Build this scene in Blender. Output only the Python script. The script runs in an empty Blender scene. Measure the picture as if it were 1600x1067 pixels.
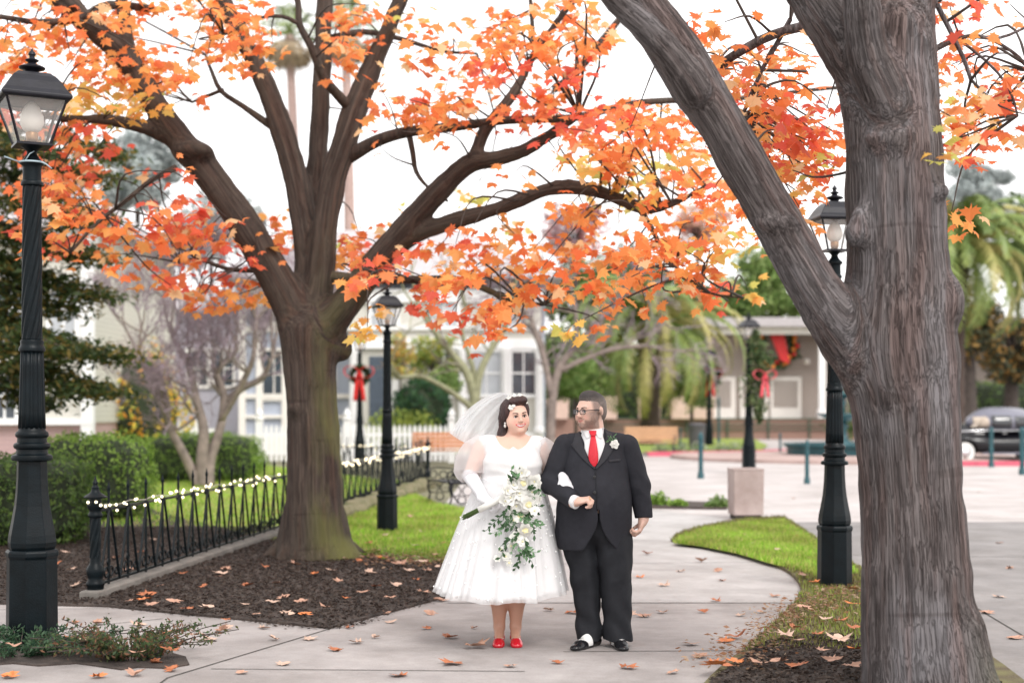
import bpy, math, random
import numpy as np
from mathutils import Vector, Matrix
from mathutils.bvhtree import BVHTree
random.seed(7); RNG = np.random.default_rng(7)
C = bpy.context.scene.collection
SC = bpy.context.scene
PI = math.pi
# ------------------------------------------------------------ camera, sky, sun, exposure
F = 1600*50/36.0; HOR = 640.0; CAMZ = 1.6
cam_d = bpy.data.cameras.new('camera'); cam = bpy.data.objects.new('camera', cam_d); C.objects.link(cam)
cam.location = (0, 0, CAMZ); cam.rotation_euler = (math.radians(90), 0, 0)
cam_d.lens = 50; cam_d.sensor_width = 36; cam_d.shift_y = (HOR-533.5)/1600
cam_d.clip_end = 3000; cam_d.dof.use_dof = True; cam_d.dof.focus_distance = 9.5; cam_d.dof.aperture_fstop = 1.35
SC.camera = cam
SUN_EL, SUN_AZ = 48, 150     # degrees; azimuth measured clockwise from +Y
w = bpy.data.worlds.new('World'); SC.world = w; w.use_nodes = True
nt = w.node_tree; nt.nodes.clear()
sky = nt.nodes.new('ShaderNodeTexSky'); sky.sky_type = 'NISHITA'; sky.sun_disc = False
sky.sun_elevation = math.radians(SUN_EL); sky.sun_rotation = math.radians(SUN_AZ)
sky.dust_density = 1.0; sky.air_density = 1.0; sky.ozone_density = 1.0
hs = nt.nodes.new('ShaderNodeHueSaturation'); hs.inputs['Saturation'].default_value = 0.12
bg = nt.nodes.new('ShaderNodeBackground'); bg.inputs['Strength'].default_value = 0.15
wo = nt.nodes.new('ShaderNodeOutputWorld')
cloud = nt.nodes.new('ShaderNodeMixRGB'); cloud.inputs[0].default_value = .6; cloud.inputs[2].default_value = (7.2,7.0,6.9,1)   # even overcast layer
nt.links.new(sky.outputs[0], hs.inputs['Color']); nt.links.new(hs.outputs[0], cloud.inputs[1]); nt.links.new(cloud.outputs[0], bg.inputs[0]); nt.links.new(bg.outputs[0], wo.inputs[0])
sl = bpy.data.lights.new('sun', 'SUN'); sl.energy = 1.5; sl.angle = math.radians(25); sl.color = (1, .96, .91)
so = bpy.data.objects.new('sun', sl); C.objects.link(so)
az, el = math.radians(SUN_AZ), math.radians(SUN_EL)
sdir = Vector((math.sin(az)*math.cos(el), math.cos(az)*math.cos(el), math.sin(el)))
so.rotation_euler = sdir.to_track_quat('Z', 'Y').to_euler()
SC.view_settings.view_transform = 'Standard'; SC.view_settings.look = 'None'
SC.view_settings.exposure = 0.88; SC.view_settings.gamma = 1
# ------------------------------------------------------------ pixel helpers (photo pixels -> world metres)
def G(px, py, z=0.0):
    Y = (CAMZ-z)*F/(py-HOR); return ((px-800)/F*Y, Y, z)
def P3(px, py, Y): return ((px-800)/F*Y, Y, CAMZ-(py-HOR)/F*Y)
# ------------------------------------------------------------ objects and tags
def tag(o, label=None, cat=None, group=None, kind=None):
    if label: o['label'] = label
    if cat: o['category'] = cat
    if group: o['group'] = group
    if kind: o['kind'] = kind
    return o
def empty(name, loc=(0,0,0), rz=0, label=None, cat=None, group=None):
    o = bpy.data.objects.new(name, None); C.objects.link(o); o.location = loc; o.rotation_euler = (0,0,rz)
    o.empty_display_size = .1
    return tag(o, label, cat, group)
def children(o): return [c for c in bpy.data.objects if c.parent == o]
def copy_tree(o, parent=None):
    kids = [c for c in C.objects if c.parent == o]
    c = o.copy(); C.objects.link(c); c.parent = parent
    for ch in kids: copy_tree(ch, c)
    return c
class MB:
    def __init__(s): s.v = []; s.f = []; s.m = []; s.n = 0
    def add(s, v, f, mi=0):
        v = np.asarray(v, dtype=float).reshape(-1, 3); s.v.append(v)
        for q in f: s.f.append([i+s.n for i in q])
        s.m += [mi]*len(f); s.n += len(v); return s
    def box(s, c, d, rz=0, mi=0, rot=None, taper=1.0):
        x, y, z = d[0]/2, d[1]/2, d[2]/2
        t = taper
        v = np.array([(-x,-y,-z),(x,-y,-z),(x,y,-z),(-x,y,-z),(-x*t,-y*t,z),(x*t,-y*t,z),(x*t,y*t,z),(-x*t,y*t,z)])
        R = np.array(rot if rot is not None else Matrix.Rotation(rz, 3, 'Z'))
        v = v@R.T + np.array(c)
        return s.add(v, [(0,3,2,1),(4,5,6,7),(0,1,5,4),(1,2,6,5),(2,3,7,6),(3,0,4,7)], mi)
    def tube(s, pts, rad, n=8, mi=0, cap=True):
        pts = np.asarray(pts, float); k = len(pts)
        rad = np.full(k, rad) if np.isscalar(rad) else np.asarray(rad, float)
        tan = np.gradient(pts, axis=0); tan /= np.linalg.norm(tan, axis=1)[:, None]+1e-9
        ref = np.array((0,1,0)) if abs(tan[0][1]) < .9 else np.array((1,0,0))
        u = np.cross(tan[0], ref); u /= np.linalg.norm(u)
        a = np.arange(n)*2*PI/n; vs = []
        for i in range(k):
            u = u - tan[i]*np.dot(u, tan[i]); u /= np.linalg.norm(u)+1e-9
            w_ = np.cross(tan[i], u)
            vs.append(pts[i]+rad[i]*(np.cos(a)[:,None]*u+np.sin(a)[:,None]*w_))
        fs = [(i*n+j, i*n+(j+1)%n, (i+1)*n+(j+1)%n, (i+1)*n+j) for i in range(k-1) for j in range(n)]
        if cap: fs += [tuple(range(n))[::-1], tuple((k-1)*n+j for j in range(n))]
        return s.add(np.concatenate(vs), fs, mi)
    def lathe(s, prof, n=24, c=(0,0,0), mi=0, rot=0, mod=None):
        a = np.arange(n)*2*PI/n+rot; vs = []
        for r, z in prof:
            rr = np.full(n, max(r, 1e-4))
            if mod: rr = rr*mod(a, z)
            vs.append(np.stack([rr*np.cos(a), rr*np.sin(a), np.full(n, z)], 1))
        k = len(prof)
        fs = [(i*n+j, i*n+(j+1)%n, (i+1)*n+(j+1)%n, (i+1)*n+j) for i in range(k-1) for j in range(n)]
        fs += [tuple(range(n))[::-1], tuple((k-1)*n+j for j in range(n))]
        return s.add(np.concatenate(vs)+np.array(c), fs, mi)
    def ball(s, c, r, n=10, m=6, mi=0):
        r = np.array((r,r,r) if np.isscalar(r) else r); vs = [(0,0,1)]
        for i in range(1, m):
            t = PI*i/m
            vs += [(math.sin(t)*math.cos(2*PI*j/n), math.sin(t)*math.sin(2*PI*j/n), math.cos(t)) for j in range(n)]
        vs.append((0,0,-1)); L = len(vs)-1
        fs = [(0, 1+j, 1+(j+1)%n) for j in range(n)]
        for i in range(m-2):
            b = 1+i*n; fs += [(b+j, b+n+j, b+n+(j+1)%n, b+(j+1)%n) for j in range(n)]
        b = 1+(m-2)*n; fs += [(L, b+(j+1)%n, b+j) for j in range(n)]
        return s.add(np.array(vs)*r+np.array(c), fs, mi)
    def torus(s, c, R, r, n=24, m=8, rot=None, mi=0):
        vs = []
        for i in range(n):
            a = 2*PI*i/n
            for j in range(m):
                b = 2*PI*j/m; vs.append(((R+r*math.cos(b))*math.cos(a), (R+r*math.cos(b))*math.sin(a), r*math.sin(b)))
        vs = np.array(vs)
        if rot is not None: vs = vs@np.array(rot).T
        fs = [(i*m+j, ((i+1)%n)*m+j, ((i+1)%n)*m+(j+1)%m, i*m+(j+1)%m) for i in range(n) for j in range(m)]
        return s.add(vs+np.array(c), fs, mi)
    def grid(s, P, mi=0, closed=False):
        P = np.asarray(P, float); a, b = P.shape[:2]
        fs = [(i*b+j, i*b+(j+1)%b, (i+1)*b+(j+1)%b, (i+1)*b+j) for i in range(a-1) for j in range(b if closed else b-1)]
        return s.add(P.reshape(-1, 3), fs, mi)
    def prism(s, poly, z0, z1, mi=0):
        n = len(poly); v = [(x,y,z0) for x,y in poly]+[(x,y,z1) for x,y in poly]
        return s.add(v, [tuple(range(n))[::-1], tuple(range(n, 2*n))]+[(i,(i+1)%n,n+(i+1)%n,n+i) for i in range(n)], mi)
    def build(s, name, mats, parent=None, smooth=False, bevel=0, sharp=None):
        me = bpy.data.meshes.new(name)
        V = np.concatenate(s.v) if s.v else np.zeros((0,3))
        me.from_pydata(V.tolist(), [], s.f)
        for m in (mats if isinstance(mats, (list, tuple)) else [mats]): me.materials.append(m)
        if any(s.m): me.polygons.foreach_set('material_index', s.m)
        if smooth: me.polygons.foreach_set('use_smooth', [True]*len(me.polygons))
        me.update()
        if smooth and sharp:
            try: me.set_sharp_from_angle(angle=math.radians(sharp))
            except Exception: pass
        o = bpy.data.objects.new(name, me); C.objects.link(o)
        if parent: o.parent = parent
        if bevel:
            b = o.modifiers.new('bevel', 'BEVEL'); b.width = bevel; b.segments = 2; b.limit_method = 'ANGLE'
        return o
def fastmesh(name, V, T, mat, parent=None, smooth=False, col=None, attr=None):
    """V (n,3), T (m,k) all faces the same size k"""
    V = np.asarray(V, np.float32); T = np.asarray(T, np.int32); m, k = T.shape
    me = bpy.data.meshes.new(name)
    me.vertices.add(len(V)); me.vertices.foreach_set('co', V.ravel())
    me.loops.add(m*k); me.loops.foreach_set('vertex_index', T.ravel())
    me.polygons.add(m); me.polygons.foreach_set('loop_start', np.arange(m, dtype=np.int32)*k)
    try: me.polygons.foreach_set('loop_total', np.full(m, k, np.int32))
    except Exception: pass
    me.update(calc_edges=True)
    me.polygons.foreach_set('use_smooth', np.full(m, smooth))
    if col is not None:
        ca = me.color_attributes.new('Col', 'FLOAT_COLOR', 'POINT')
        cc = np.ones((len(V), 4), np.float32); cc[:, :3] = col; ca.data.foreach_set('color', cc.ravel())
    if attr is not None:
        at = me.attributes.new('bark', 'FLOAT_VECTOR', 'POINT'); at.data.foreach_set('vector', np.asarray(attr, np.float32).ravel())
    me.materials.append(mat); me.validate()
    o = bpy.data.objects.new(name, me); C.objects.link(o)
    if parent: o.parent = parent
    return o
# ------------------------------------------------------------ materials
def hexc(r, g, b):
    f = lambda c: (c/255/12.92) if c/255 <= .04045 else ((c/255+.055)/1.055)**2.4
    return (f(r), f(g), f(b))
def newmat(name):
    m = bpy.data.materials.new(name); m.use_nodes = True; t = m.node_tree
    return m, t, t.nodes['Principled BSDF']
def N(t, typ, **kw):
    n = t.nodes.new(typ)
    for k, v in kw.items():
        if k in n.inputs.keys() if isinstance(k, str) else False: n.inputs[k].default_value = v
        else: setattr(n, k, v)
    return n
def mat(name, col, rough=.6, metal=0, var=.15, scale=6, bump=.0, bscale=60, col2=None, spec=.5, coat=0, stretch=(1,1,1)):
    m, t, b = newmat(name)
    tc = N(t, 'ShaderNodeTexCoord'); mp = N(t, 'ShaderNodeMapping'); mp.inputs['Scale'].default_value = stretch
    t.links.new(tc.outputs['Object'], mp.inputs[0])
    no = N(t, 'ShaderNodeTexNoise'); no.inputs['Scale'].default_value = scale; no.inputs['Detail'].default_value = 6
    t.links.new(mp.outputs[0], no.inputs['Vector'])
    cr = N(t, 'ShaderNodeValToRGB'); cr.color_ramp.elements[0].position = .3; cr.color_ramp.elements[1].position = .7
    c2 = col2 if col2 else tuple(min(1, c*(1+var)) for c in col); c1 = col if col2 else tuple(c*(1-var) for c in col)
    cr.color_ramp.elements[0].color = (*c1, 1); cr.color_ramp.elements[1].color = (*c2, 1)
    t.links.new(no.outputs[0], cr.inputs[0]); t.links.new(cr.outputs[0], b.inputs['Base Color'])
    b.inputs['Roughness'].default_value = rough; b.inputs['Metallic'].default_value = metal
    b.inputs['Specular IOR Level'].default_value = spec; b.inputs['Coat Weight'].default_value = coat
    if bump:
        n2 = N(t, 'ShaderNodeTexNoise'); n2.inputs['Scale'].default_value = bscale; n2.inputs['Detail'].default_value = 4
        t.links.new(mp.outputs[0], n2.inputs['Vector'])
        bp = N(t, 'ShaderNodeBump'); bp.inputs['Strength'].default_value = bump; bp.inputs['Distance'].default_value = .02
        t.links.new(n2.outputs[0], bp.inputs['Height']); t.links.new(bp.outputs[0], b.inputs['Normal'])
    return m
def leafmat(name, trans=.45, rough=.55, mult=1.0):
    m, t, b = newmat(name); at = N(t, 'ShaderNodeVertexColor'); at.layer_name = 'Col'
    b.inputs['Roughness'].default_value = rough; b.inputs['Specular IOR Level'].default_value = .3
    tr = N(t, 'ShaderNodeBsdfTranslucent'); mx = N(t, 'ShaderNodeMixShader'); mx.inputs[0].default_value = trans
    t.links.new(at.outputs[0], b.inputs['Base Color']); t.links.new(at.outputs[0], tr.inputs[0])
    t.links.new(b.outputs[0], mx.inputs[1]); t.links.new(tr.outputs[0], mx.inputs[2])
    t.links.new(mx.outputs[0], t.nodes['Material Output'].inputs[0]); return m
def colmat(name, rough=.5, sss=0, spec=.4):
    m, t, b = newmat(name); at = N(t, 'ShaderNodeVertexColor'); at.layer_name = 'Col'
    t.links.new(at.outputs[0], b.inputs['Base Color']); b.inputs['Roughness'].default_value = rough
    b.inputs['Specular IOR Level'].default_value = spec
    if sss:
        b.inputs['Subsurface Weight'].default_value = sss; b.inputs['Subsurface Radius'].default_value = (.02,.008,.005)
        b.inputs['Subsurface Scale'].default_value = .5
    return m
def sheer(name, col, alpha, rough=.7):
    m, t, b = newmat(name); b.inputs['Base Color'].default_value = (*col, 1); b.inputs['Roughness'].default_value = rough
    tr = N(t, 'ShaderNodeBsdfTransparent'); tl = N(t, 'ShaderNodeBsdfTranslucent'); tl.inputs[0].default_value = (*col, 1)
    m1 = N(t, 'ShaderNodeMixShader'); m1.inputs[0].default_value = .4
    m2 = N(t, 'ShaderNodeMixShader'); m2.inputs[0].default_value = alpha
    t.links.new(b.outputs[0], m1.inputs[1]); t.links.new(tl.outputs[0], m1.inputs[2])
    t.links.new(tr.outputs[0], m2.inputs[1]); t.links.new(m1.outputs[0], m2.inputs[2])
    t.links.new(m2.outputs[0], t.nodes['Material Output'].inputs[0]); return m
def glassmat(name, col=(.9,.95,1), alpha=.25, rough=.05):
    m, t, b = newmat(name); b.inputs['Base Color'].default_value = (*col, 1); b.inputs['Roughness'].default_value = rough
    tr = N(t, 'ShaderNodeBsdfTransparent'); m2 = N(t, 'ShaderNodeMixShader'); m2.inputs[0].default_value = alpha
    t.links.new(tr.outputs[0], m2.inputs[1]); t.links.new(b.outputs[0], m2.inputs[2])
    t.links.new(m2.outputs[0], t.nodes['Material Output'].inputs[0]); return m
def emitmat(name, col, s):
    m, t, b = newmat(name); b.inputs['Emission Color'].default_value = (*col, 1); b.inputs['Emission Strength'].default_value = s
    b.inputs['Base Color'].default_value = (*col, 1); return m
# ------------------------------------------------------------ implicit surfaces (round cones, ellipsoids) meshed with surface nets
def axis(lo, hi, h, fine=()):
    pts = [lo]; 
    while pts[-1] < hi:
        p = pts[-1]; s = h
        for a, b, hf in fine:
            if a-1e-9 <= p < b: s = min(s, hf)
        pts.append(p+s)
    return np.array(pts)
def smin(a, b, k):
    if k <= 0: return np.minimum(a, b)
    h = np.maximum(k-np.abs(a-b), 0)/k
    return np.minimum(a, b)-h*h*k*.25
class Cone:      # round cone a->b
    def __init__(s, a, b, ra, rb, k=.03, flat=None):
        s.a = np.array(a, float); s.b = np.array(b, float); s.ra = ra; s.rb = rb; s.k = k; s.sub = False
        R = max(ra, rb); s.lo = np.minimum(s.a, s.b)-R; s.hi = np.maximum(s.a, s.b)+R
    def tpar(s, X, Y, Z):
        d = s.b-s.a; L = d@d+1e-12
        return np.clip(((X-s.a[0])*d[0]+(Y-s.a[1])*d[1]+(Z-s.a[2])*d[2])/L, 0, 1)
    def __call__(s, X, Y, Z):
        t = s.tpar(X, Y, Z); d = s.b-s.a
        q = np.sqrt((X-s.a[0]-t*d[0])**2+(Y-s.a[1]-t*d[1])**2+(Z-s.a[2]-t*d[2])**2)
        return q-(s.ra+(s.rb-s.ra)*t)
class Ell:
    def __init__(s, c, r, k=.03, R=None, sub=False):
        s.c = np.array(c, float); s.r = np.array(r, float); s.k = k; s.sub = sub
        s.R = np.eye(3) if R is None else np.array(R)
        m = s.r.max() if R is not None else s.r; s.lo = s.c-m; s.hi = s.c+m
    def __call__(s, X, Y, Z):
        x, y, z = X-s.c[0], Y-s.c[1], Z-s.c[2]; R = s.R
        a = (R[0,0]*x+R[1,0]*y+R[2,0]*z)/s.r[0]; b = (R[0,1]*x+R[1,1]*y+R[2,1]*z)/s.r[1]; c = (R[0,2]*x+R[1,2]*y+R[2,2]*z)/s.r[2]
        k0 = np.sqrt(a*a+b*b+c*c)+1e-9; k1 = np.sqrt((a/s.r[0])**2+(b/s.r[1])**2+(c/s.r[2])**2)+1e-9
        return np.where(k0 < 1e-6, -s.r.min(), k0*(k0-1)/k1)
class Group:     # several cones joined by a plain union, blended into the rest as one
    def __init__(s, parts, k):
        s.parts = parts; s.k = k; s.sub = False; s.lo = np.min([p.lo for p in parts], 0); s.hi = np.max([p.hi for p in parts], 0)
def field(prims, ax):
    xs, ys, zs = ax; Fd = np.full((len(xs), len(ys), len(zs)), 9.0, np.float32)
    for p in prims:
        mg = p.k+.10
        i0, i1 = np.searchsorted(xs, p.lo[0]-mg), np.searchsorted(xs, p.hi[0]+mg)
        j0, j1 = np.searchsorted(ys, p.lo[1]-mg), np.searchsorted(ys, p.hi[1]+mg)
        k0, k1 = np.searchsorted(zs, p.lo[2]-mg), np.searchsorted(zs, p.hi[2]+mg)
        if i1 <= i0 or j1 <= j0 or k1 <= k0: continue
        if isinstance(p, Group):
            d = field([Cone(c.a, c.b, c.ra, c.rb, .012) for c in p.parts], (xs[i0:i1], ys[j0:j1], zs[k0:k1])); sub = Fd[i0:i1,j0:j1,k0:k1]
            Fd[i0:i1,j0:j1,k0:k1] = smin(sub, d, p.k); continue
        X, Y, Z = xs[i0:i1,None,None], ys[None,j0:j1,None], zs[None,None,k0:k1]
        d = p(X, Y, Z); sub = Fd[i0:i1,j0:j1,k0:k1]
        Fd[i0:i1,j0:j1,k0:k1] = (-smin(-sub, d, p.k)) if p.sub else smin(sub, d, p.k)
    return Fd
def nets(Fd, ax):
    ins = Fd < 0; nx, ny, nz = Fd.shape
    c = ins.astype(np.int8)
    s = sum(c[i:nx-1+i, j:ny-1+j, k:nz-1+k] for i in (0,1) for j in (0,1) for k in (0,1))
    act = (s > 0) & (s < 8); I, J, K = np.nonzero(act); idx = np.full(act.shape, -1, np.int64); idx[I,J,K] = np.arange(len(I))
    acc = np.zeros((len(I), 3)); cnt = np.zeros(len(I)); off = [(i,j,k) for i in (0,1) for j in (0,1) for k in (0,1)]
    pos = lambda i, j, k: np.stack([ax[0][i], ax[1][j], ax[2][k]], 1)
    for a in off:
        for d in range(3):
            if a[d]: continue
            b = list(a); b[d] = 1
            A = (I+a[0], J+a[1], K+a[2]); B = (I+b[0], J+b[1], K+b[2])
            fa, fb = Fd[A], Fd[B]; m = (fa < 0) != (fb < 0)
            t = np.where(m, fa/(np.where(m, fa-fb, 1)), 0)[:, None]
            acc += np.where(m[:,None], pos(*A)*(1-t)+pos(*B)*t, 0); cnt += m
    V = acc/np.maximum(cnt, 1)[:, None]; Q = []
    for d in range(3):
        sl0 = [slice(1,-1)]*3; sl0[d] = slice(0, -1); sl1 = list(sl0); sl1[d] = slice(1, None)
        a = ins[tuple(sl0)]; b = ins[tuple(sl1)]; x = np.nonzero(a != b); g = [x[q]+(0 if q == d else 1) for q in range(3)]
        u, v_ = [(1,2),(2,0),(0,1)][d]
        def cell(du, dv):
            q = [g[0].copy(), g[1].copy(), g[2].copy()]; q[u] = q[u]-du; q[v_] = q[v_]-dv; return idx[tuple(q)]
        q = np.stack([cell(1,1), cell(0,1), cell(0,0), cell(1,0)], 1); fl = b[x]
        q[fl] = q[fl][:, ::-1]; Q.append(q)
    Q = np.concatenate(Q); Q = Q[(Q >= 0).all(1)]
    return V, Q
def sdf_mesh(prims, ax, warp=None):
    Fd = field(prims, ax)
    if warp is not None: Fd = Fd+warp(ax[0][:,None,None], ax[1][None,:,None], ax[2][None,None,:], Fd)
    return nets(Fd.astype(np.float32), ax)
def smooth3(path, n):
    """Catmull-Rom through the rows of path (any columns)"""
    P = np.asarray(path, float); P = np.vstack([2*P[0]-P[1], P, 2*P[-1]-P[-2]]); out = []
    for i in range(1, len(P)-2):
        for t in np.arange(n)/n:
            a, b, c, d = P[i-1], P[i], P[i+1], P[i+2]
            out.append(.5*((2*b)+(-a+c)*t+(2*a-5*b+4*c-d)*t*t+(-a+3*b-3*c+d)*t**3))
    out.append(P[-2]); return np.array(out)
# ------------------------------------------------------------ ground
def concrete(name, c1, c2, scale=1.2):
    m, t, b = newmat(name); tc = N(t, 'ShaderNodeTexCoord')
    n1 = N(t, 'ShaderNodeTexNoise'); n1.inputs['Scale'].default_value = scale; n1.inputs['Detail'].default_value = 8; n1.inputs['Roughness'].default_value = .65
    n2 = N(t, 'ShaderNodeTexNoise'); n2.inputs['Scale'].default_value = 90; n2.inputs['Detail'].default_value = 3
    cr = N(t, 'ShaderNodeValToRGB'); cr.color_ramp.elements[0].position = .35; cr.color_ramp.elements[1].position = .68
    cr.color_ramp.elements[0].color = (*c1,1); cr.color_ramp.elements[1].color = (*c2,1)
    mx = N(t, 'ShaderNodeMixRGB'); mx.blend_type = 'MULTIPLY'; mx.inputs[0].default_value = .35
    t.links.new(tc.outputs['Object'], n1.inputs['Vector']); t.links.new(tc.outputs['Object'], n2.inputs['Vector'])
    t.links.new(n1.outputs[0], cr.inputs[0]); t.links.new(cr.outputs[0], mx.inputs[1]); t.links.new(n2.outputs[0], mx.inputs[2])
    n3 = N(t, 'ShaderNodeTexNoise'); n3.inputs['Scale'].default_value = .55; n3.inputs['Detail'].default_value = 9; n3.inputs['Roughness'].default_value = .75; t.links.new(tc.outputs['Object'], n3.inputs['Vector'])
    r3 = N(t, 'ShaderNodeValToRGB'); r3.color_ramp.elements[0].position = .40; r3.color_ramp.elements[0].color = (.72,.70,.68,1); r3.color_ramp.elements[1].position = .56; t.links.new(n3.outputs[0], r3.inputs[0])
    m3 = N(t, 'ShaderNodeMixRGB'); m3.blend_type = 'MULTIPLY'; m3.inputs[0].default_value = .7; t.links.new(mx.outputs[0], m3.inputs[1]); t.links.new(r3.outputs[0], m3.inputs[2])
    t.links.new(m3.outputs[0], b.inputs['Base Color']); b.inputs['Roughness'].default_value = .85
    bp = N(t, 'ShaderNodeBump'); bp.inputs['Strength'].default_value = .25; bp.inputs['Distance'].default_value = .01
    t.links.new(n2.outputs[0], bp.inputs['Height']); t.links.new(bp.outputs[0], b.inputs['Normal']); return m
M = {}
M['path'] = concrete('path_concrete', (.32,.292,.285), (.47,.435,.425), 1.5)
M['path_lit'] = concrete('lit_path_concrete', (.43,.41,.405), (.57,.55,.545), 1.5)  # same path concrete, brighter light of the far stretch painted into its colour
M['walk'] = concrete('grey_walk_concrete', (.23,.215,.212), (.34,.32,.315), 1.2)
M['plaza'] = concrete('plaza_concrete', (.50,.455,.445), (.64,.59,.58), .5)
M['ground'] = mat('ground_soil', (.16,.15,.09), .95, var=.3, scale=.6, bump=.3)
M['grass_base'] = mat('lawn_soil', (.17,.24,.04), .95, scale=2.5, col2=(.30,.36,.07), bump=.6, bscale=80)
M['dry'] = mat('dry_turf', (.085,.06,.04), .95, scale=5, col2=(.16,.15,.06), bump=.6, bscale=80)
M['mulch'] = mat('mulch', (.036,.027,.024), .95, scale=7, col2=(.092,.070,.060), bump=1.0, bscale=70)
M['kerb'] = mat('kerb_stone', (.17,.155,.14), .9, var=.25, scale=5, bump=.5)
M['redkerb'] = mat('red_kerb_paint', (.55,.10,.15), .7, var=.12)
M['joint'] = mat('joint_gap', (.05,.045,.04), .95)
def sheet(name, poly, z, m, thick=0, kind='structure'):
    b = MB(); n = len(poly)
    if thick: b.prism([(p[0],p[1]) for p in poly], z-thick, z)
    else: b.add([(p[0],p[1],z) for p in poly], [tuple(range(n))])
    return tag(b.build(name, m), kind=kind)
def ccw(poly):
    a = sum(poly[i][0]*poly[(i+1)%len(poly)][1]-poly[(i+1)%len(poly)][0]*poly[i][1] for i in range(len(poly)))
    return poly if a > 0 else poly[::-1]
def gp(*pp): return ccw([G(a,b)[:2] for a,b in pp])
sheet('ground', [(-900,-60),(900,-60),(900,1400),(-900,1400)], 0, M['ground'])
# plaza: everything paved on the right and the middle distance
plaza = ccw([(-1.2,-8),(30,-8),(45,80),(-12,80),(-6,52),(-1.0,46),(-1.2,14)])
sheet('plaza', plaza, .006, M['plaza'])
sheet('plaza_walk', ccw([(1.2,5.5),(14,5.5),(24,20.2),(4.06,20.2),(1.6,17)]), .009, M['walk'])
curveR = smooth3([(1040,1150),(1110,1067),(1165,1020),(1215,975),(1250,935),(1240,905),(1200,882),(1150,866),(1095,855),(1048,848)], 5)
islandTop = smooth3([(1048,848),(1060,838),(1100,826),(1160,816),(1225,811)], 4)
# main path
path_poly = [(-6.6,-2),(4,-2)]+[G(a,b)[:2] for a,b in curveR]+[G(a,b)[:2] for a,b in [(1060,835),(1140,812),(1030,798),(870,790),(720,786),(705,800)]]+[(-1.05,12.5),G(690,938)[:2],G(515,985)[:2],G(170,951)[:2],G(-60,945)[:2],(-9,11.6)]
sheet('path', path_poly, .012, M['path'])
sheet('path', [(-1.0,12.0),G(700,944)[:2],G(1251,944)[:2]]+[G(a,b)[:2] for a,b in curveR if b < 940 and a > 1040]+[G(a,b)[:2] for a,b in [(1060,835),(1140,812),(1030,798),(870,790),(720,786),(705,800)]]+[(-1.05,12.5)], .014, M['path_lit'])  # far stretch of the path, laid paler to carry its brighter light
# right hand strip: lawn at the far end, dry turf, mulch round the trunk
edgeR = [(1225,811),(1262,836),(1300,862),(1345,893),(1420,945),(1500,1000),(1570,1050),(1640,1105)]
isl = [G(a,b)[:2] for a,b in curveR]+[G(a,b)[:2] for a,b in islandTop[1:]]+[G(a,b)[:2] for a,b in edgeR[1:]]+[(4.6,6.0),(1.2,5.8)]
isl = ccw(isl)
sheet('planting_strip', isl, .045, M['dry'], thick=.035)
M['mulchR'] = M['mulch']
mR = ccw([G(a,b,.05)[:2] for a,b in [(1108,1064),(1170,1018),(1205,1000),(1260,990),(1330,992),(1400,1000),(1480,1010),(1560,1064),(1600,1120)]]+[(4.2,6.3),(1.3,6.0)])
sheet('mulch_bed', mR, .05, M['mulch'])
gR = ccw([G(a,b,.05)[:2] for a,b in [(1052,848),(1064,838),(1100,827),(1160,817),(1224,813),(1262,838),(1300,864),(1343,895),(1290,905),(1245,890),(1200,879),(1150,864),(1095,853)]])
sheet('lawn', gR, .049, M['grass_base'])
# left mulch bed: gently mounded mesh
def inpoly(x, y, poly):
    r = np.zeros(np.shape(x), bool); n = len(poly)
    for i in range(n):
        x1,y1 = poly[i][:2]; x2,y2 = poly[(i+1)%n][:2]
        c = ((y1 > y) != (y2 > y)) & (x < (x2-x1)*(y-y1)/(y2-y1+1e-12)+x1); r ^= c
    return r
bedL = ccw([G(a,b)[:2] for a,b in [(-60,945),(170,951),(515,985),(690,938)]]+[(-.50,12.6),(-.55,14.5),(-.75,15.7),(-1.8,16.2),(-4.2,24),(-12,24),(-16,11.6)])
sheet('mulch_bed', bedL, .03, M['mulch'], thick=.025)
lawnL = ccw([(-.66,14.6),(-.58,16.5),(-.55,19),(-.75,22.5),(-1.2,23.5),(-1.75,26),(-1.9,30),(-9,44),(-14,44),(-5.5,22),(-2.6,16.6),(-1.75,15.7),(-1.3,15.3)])
sheet('lawn', lawnL, .034, M['grass_base'])
# thin dark joints sawn into the concrete
def joint(a, b, w_=.012, z=.0155):
    a = np.array(a[:2]); b = np.array(b[:2]); d = b-a; n = np.array((-d[1], d[0]))/np.linalg.norm(d)*w_/2
    return [(a-n), (b-n), (b+n), (a+n)]
jb = MB()
for a, b in [((515,985),(262,1062)),((700,944),(1246,944)),((262,1062),(225,1090)),((0,955),(170,953)),((880,1021),(1165,1019)),((330,1048),(820,1052)),((760,884),(1190,880)),((90,986),(255,969)),((760,845),(1040,846))]:
    q = joint(G(*a), G(*b)); jb.add([(p[0],p[1],.016) for p in q], [(0,1,2,3)])
tag(jb.build('path_joints', M['joint']), kind='structure')
jb = MB()
for a, b in [((1520,948),(1640,1020)),((1240,800),(1640,812)),((1330,868),(1640,872)),((1200,770),(1640,772))]:
    q = joint(G(*a), G(*b), .02); jb.add([(p[0],p[1],.0105) for p in q], [(0,1,2,3)])
tag(jb.build('plaza_joints', M['joint']), kind='structure')
# kerbs
kb = MB()
def kerbline(kb, pts, w_, h):
    for a, b in zip(pts[:-1], pts[1:]):
        a = np.array(a[:2]); b = np.array(b[:2]); c = (a+b)/2; d = b-a
        kb.box((c[0], c[1], h/2), (np.linalg.norm(d)+.01, w_, h), math.atan2(d[1], d[0]))


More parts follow.
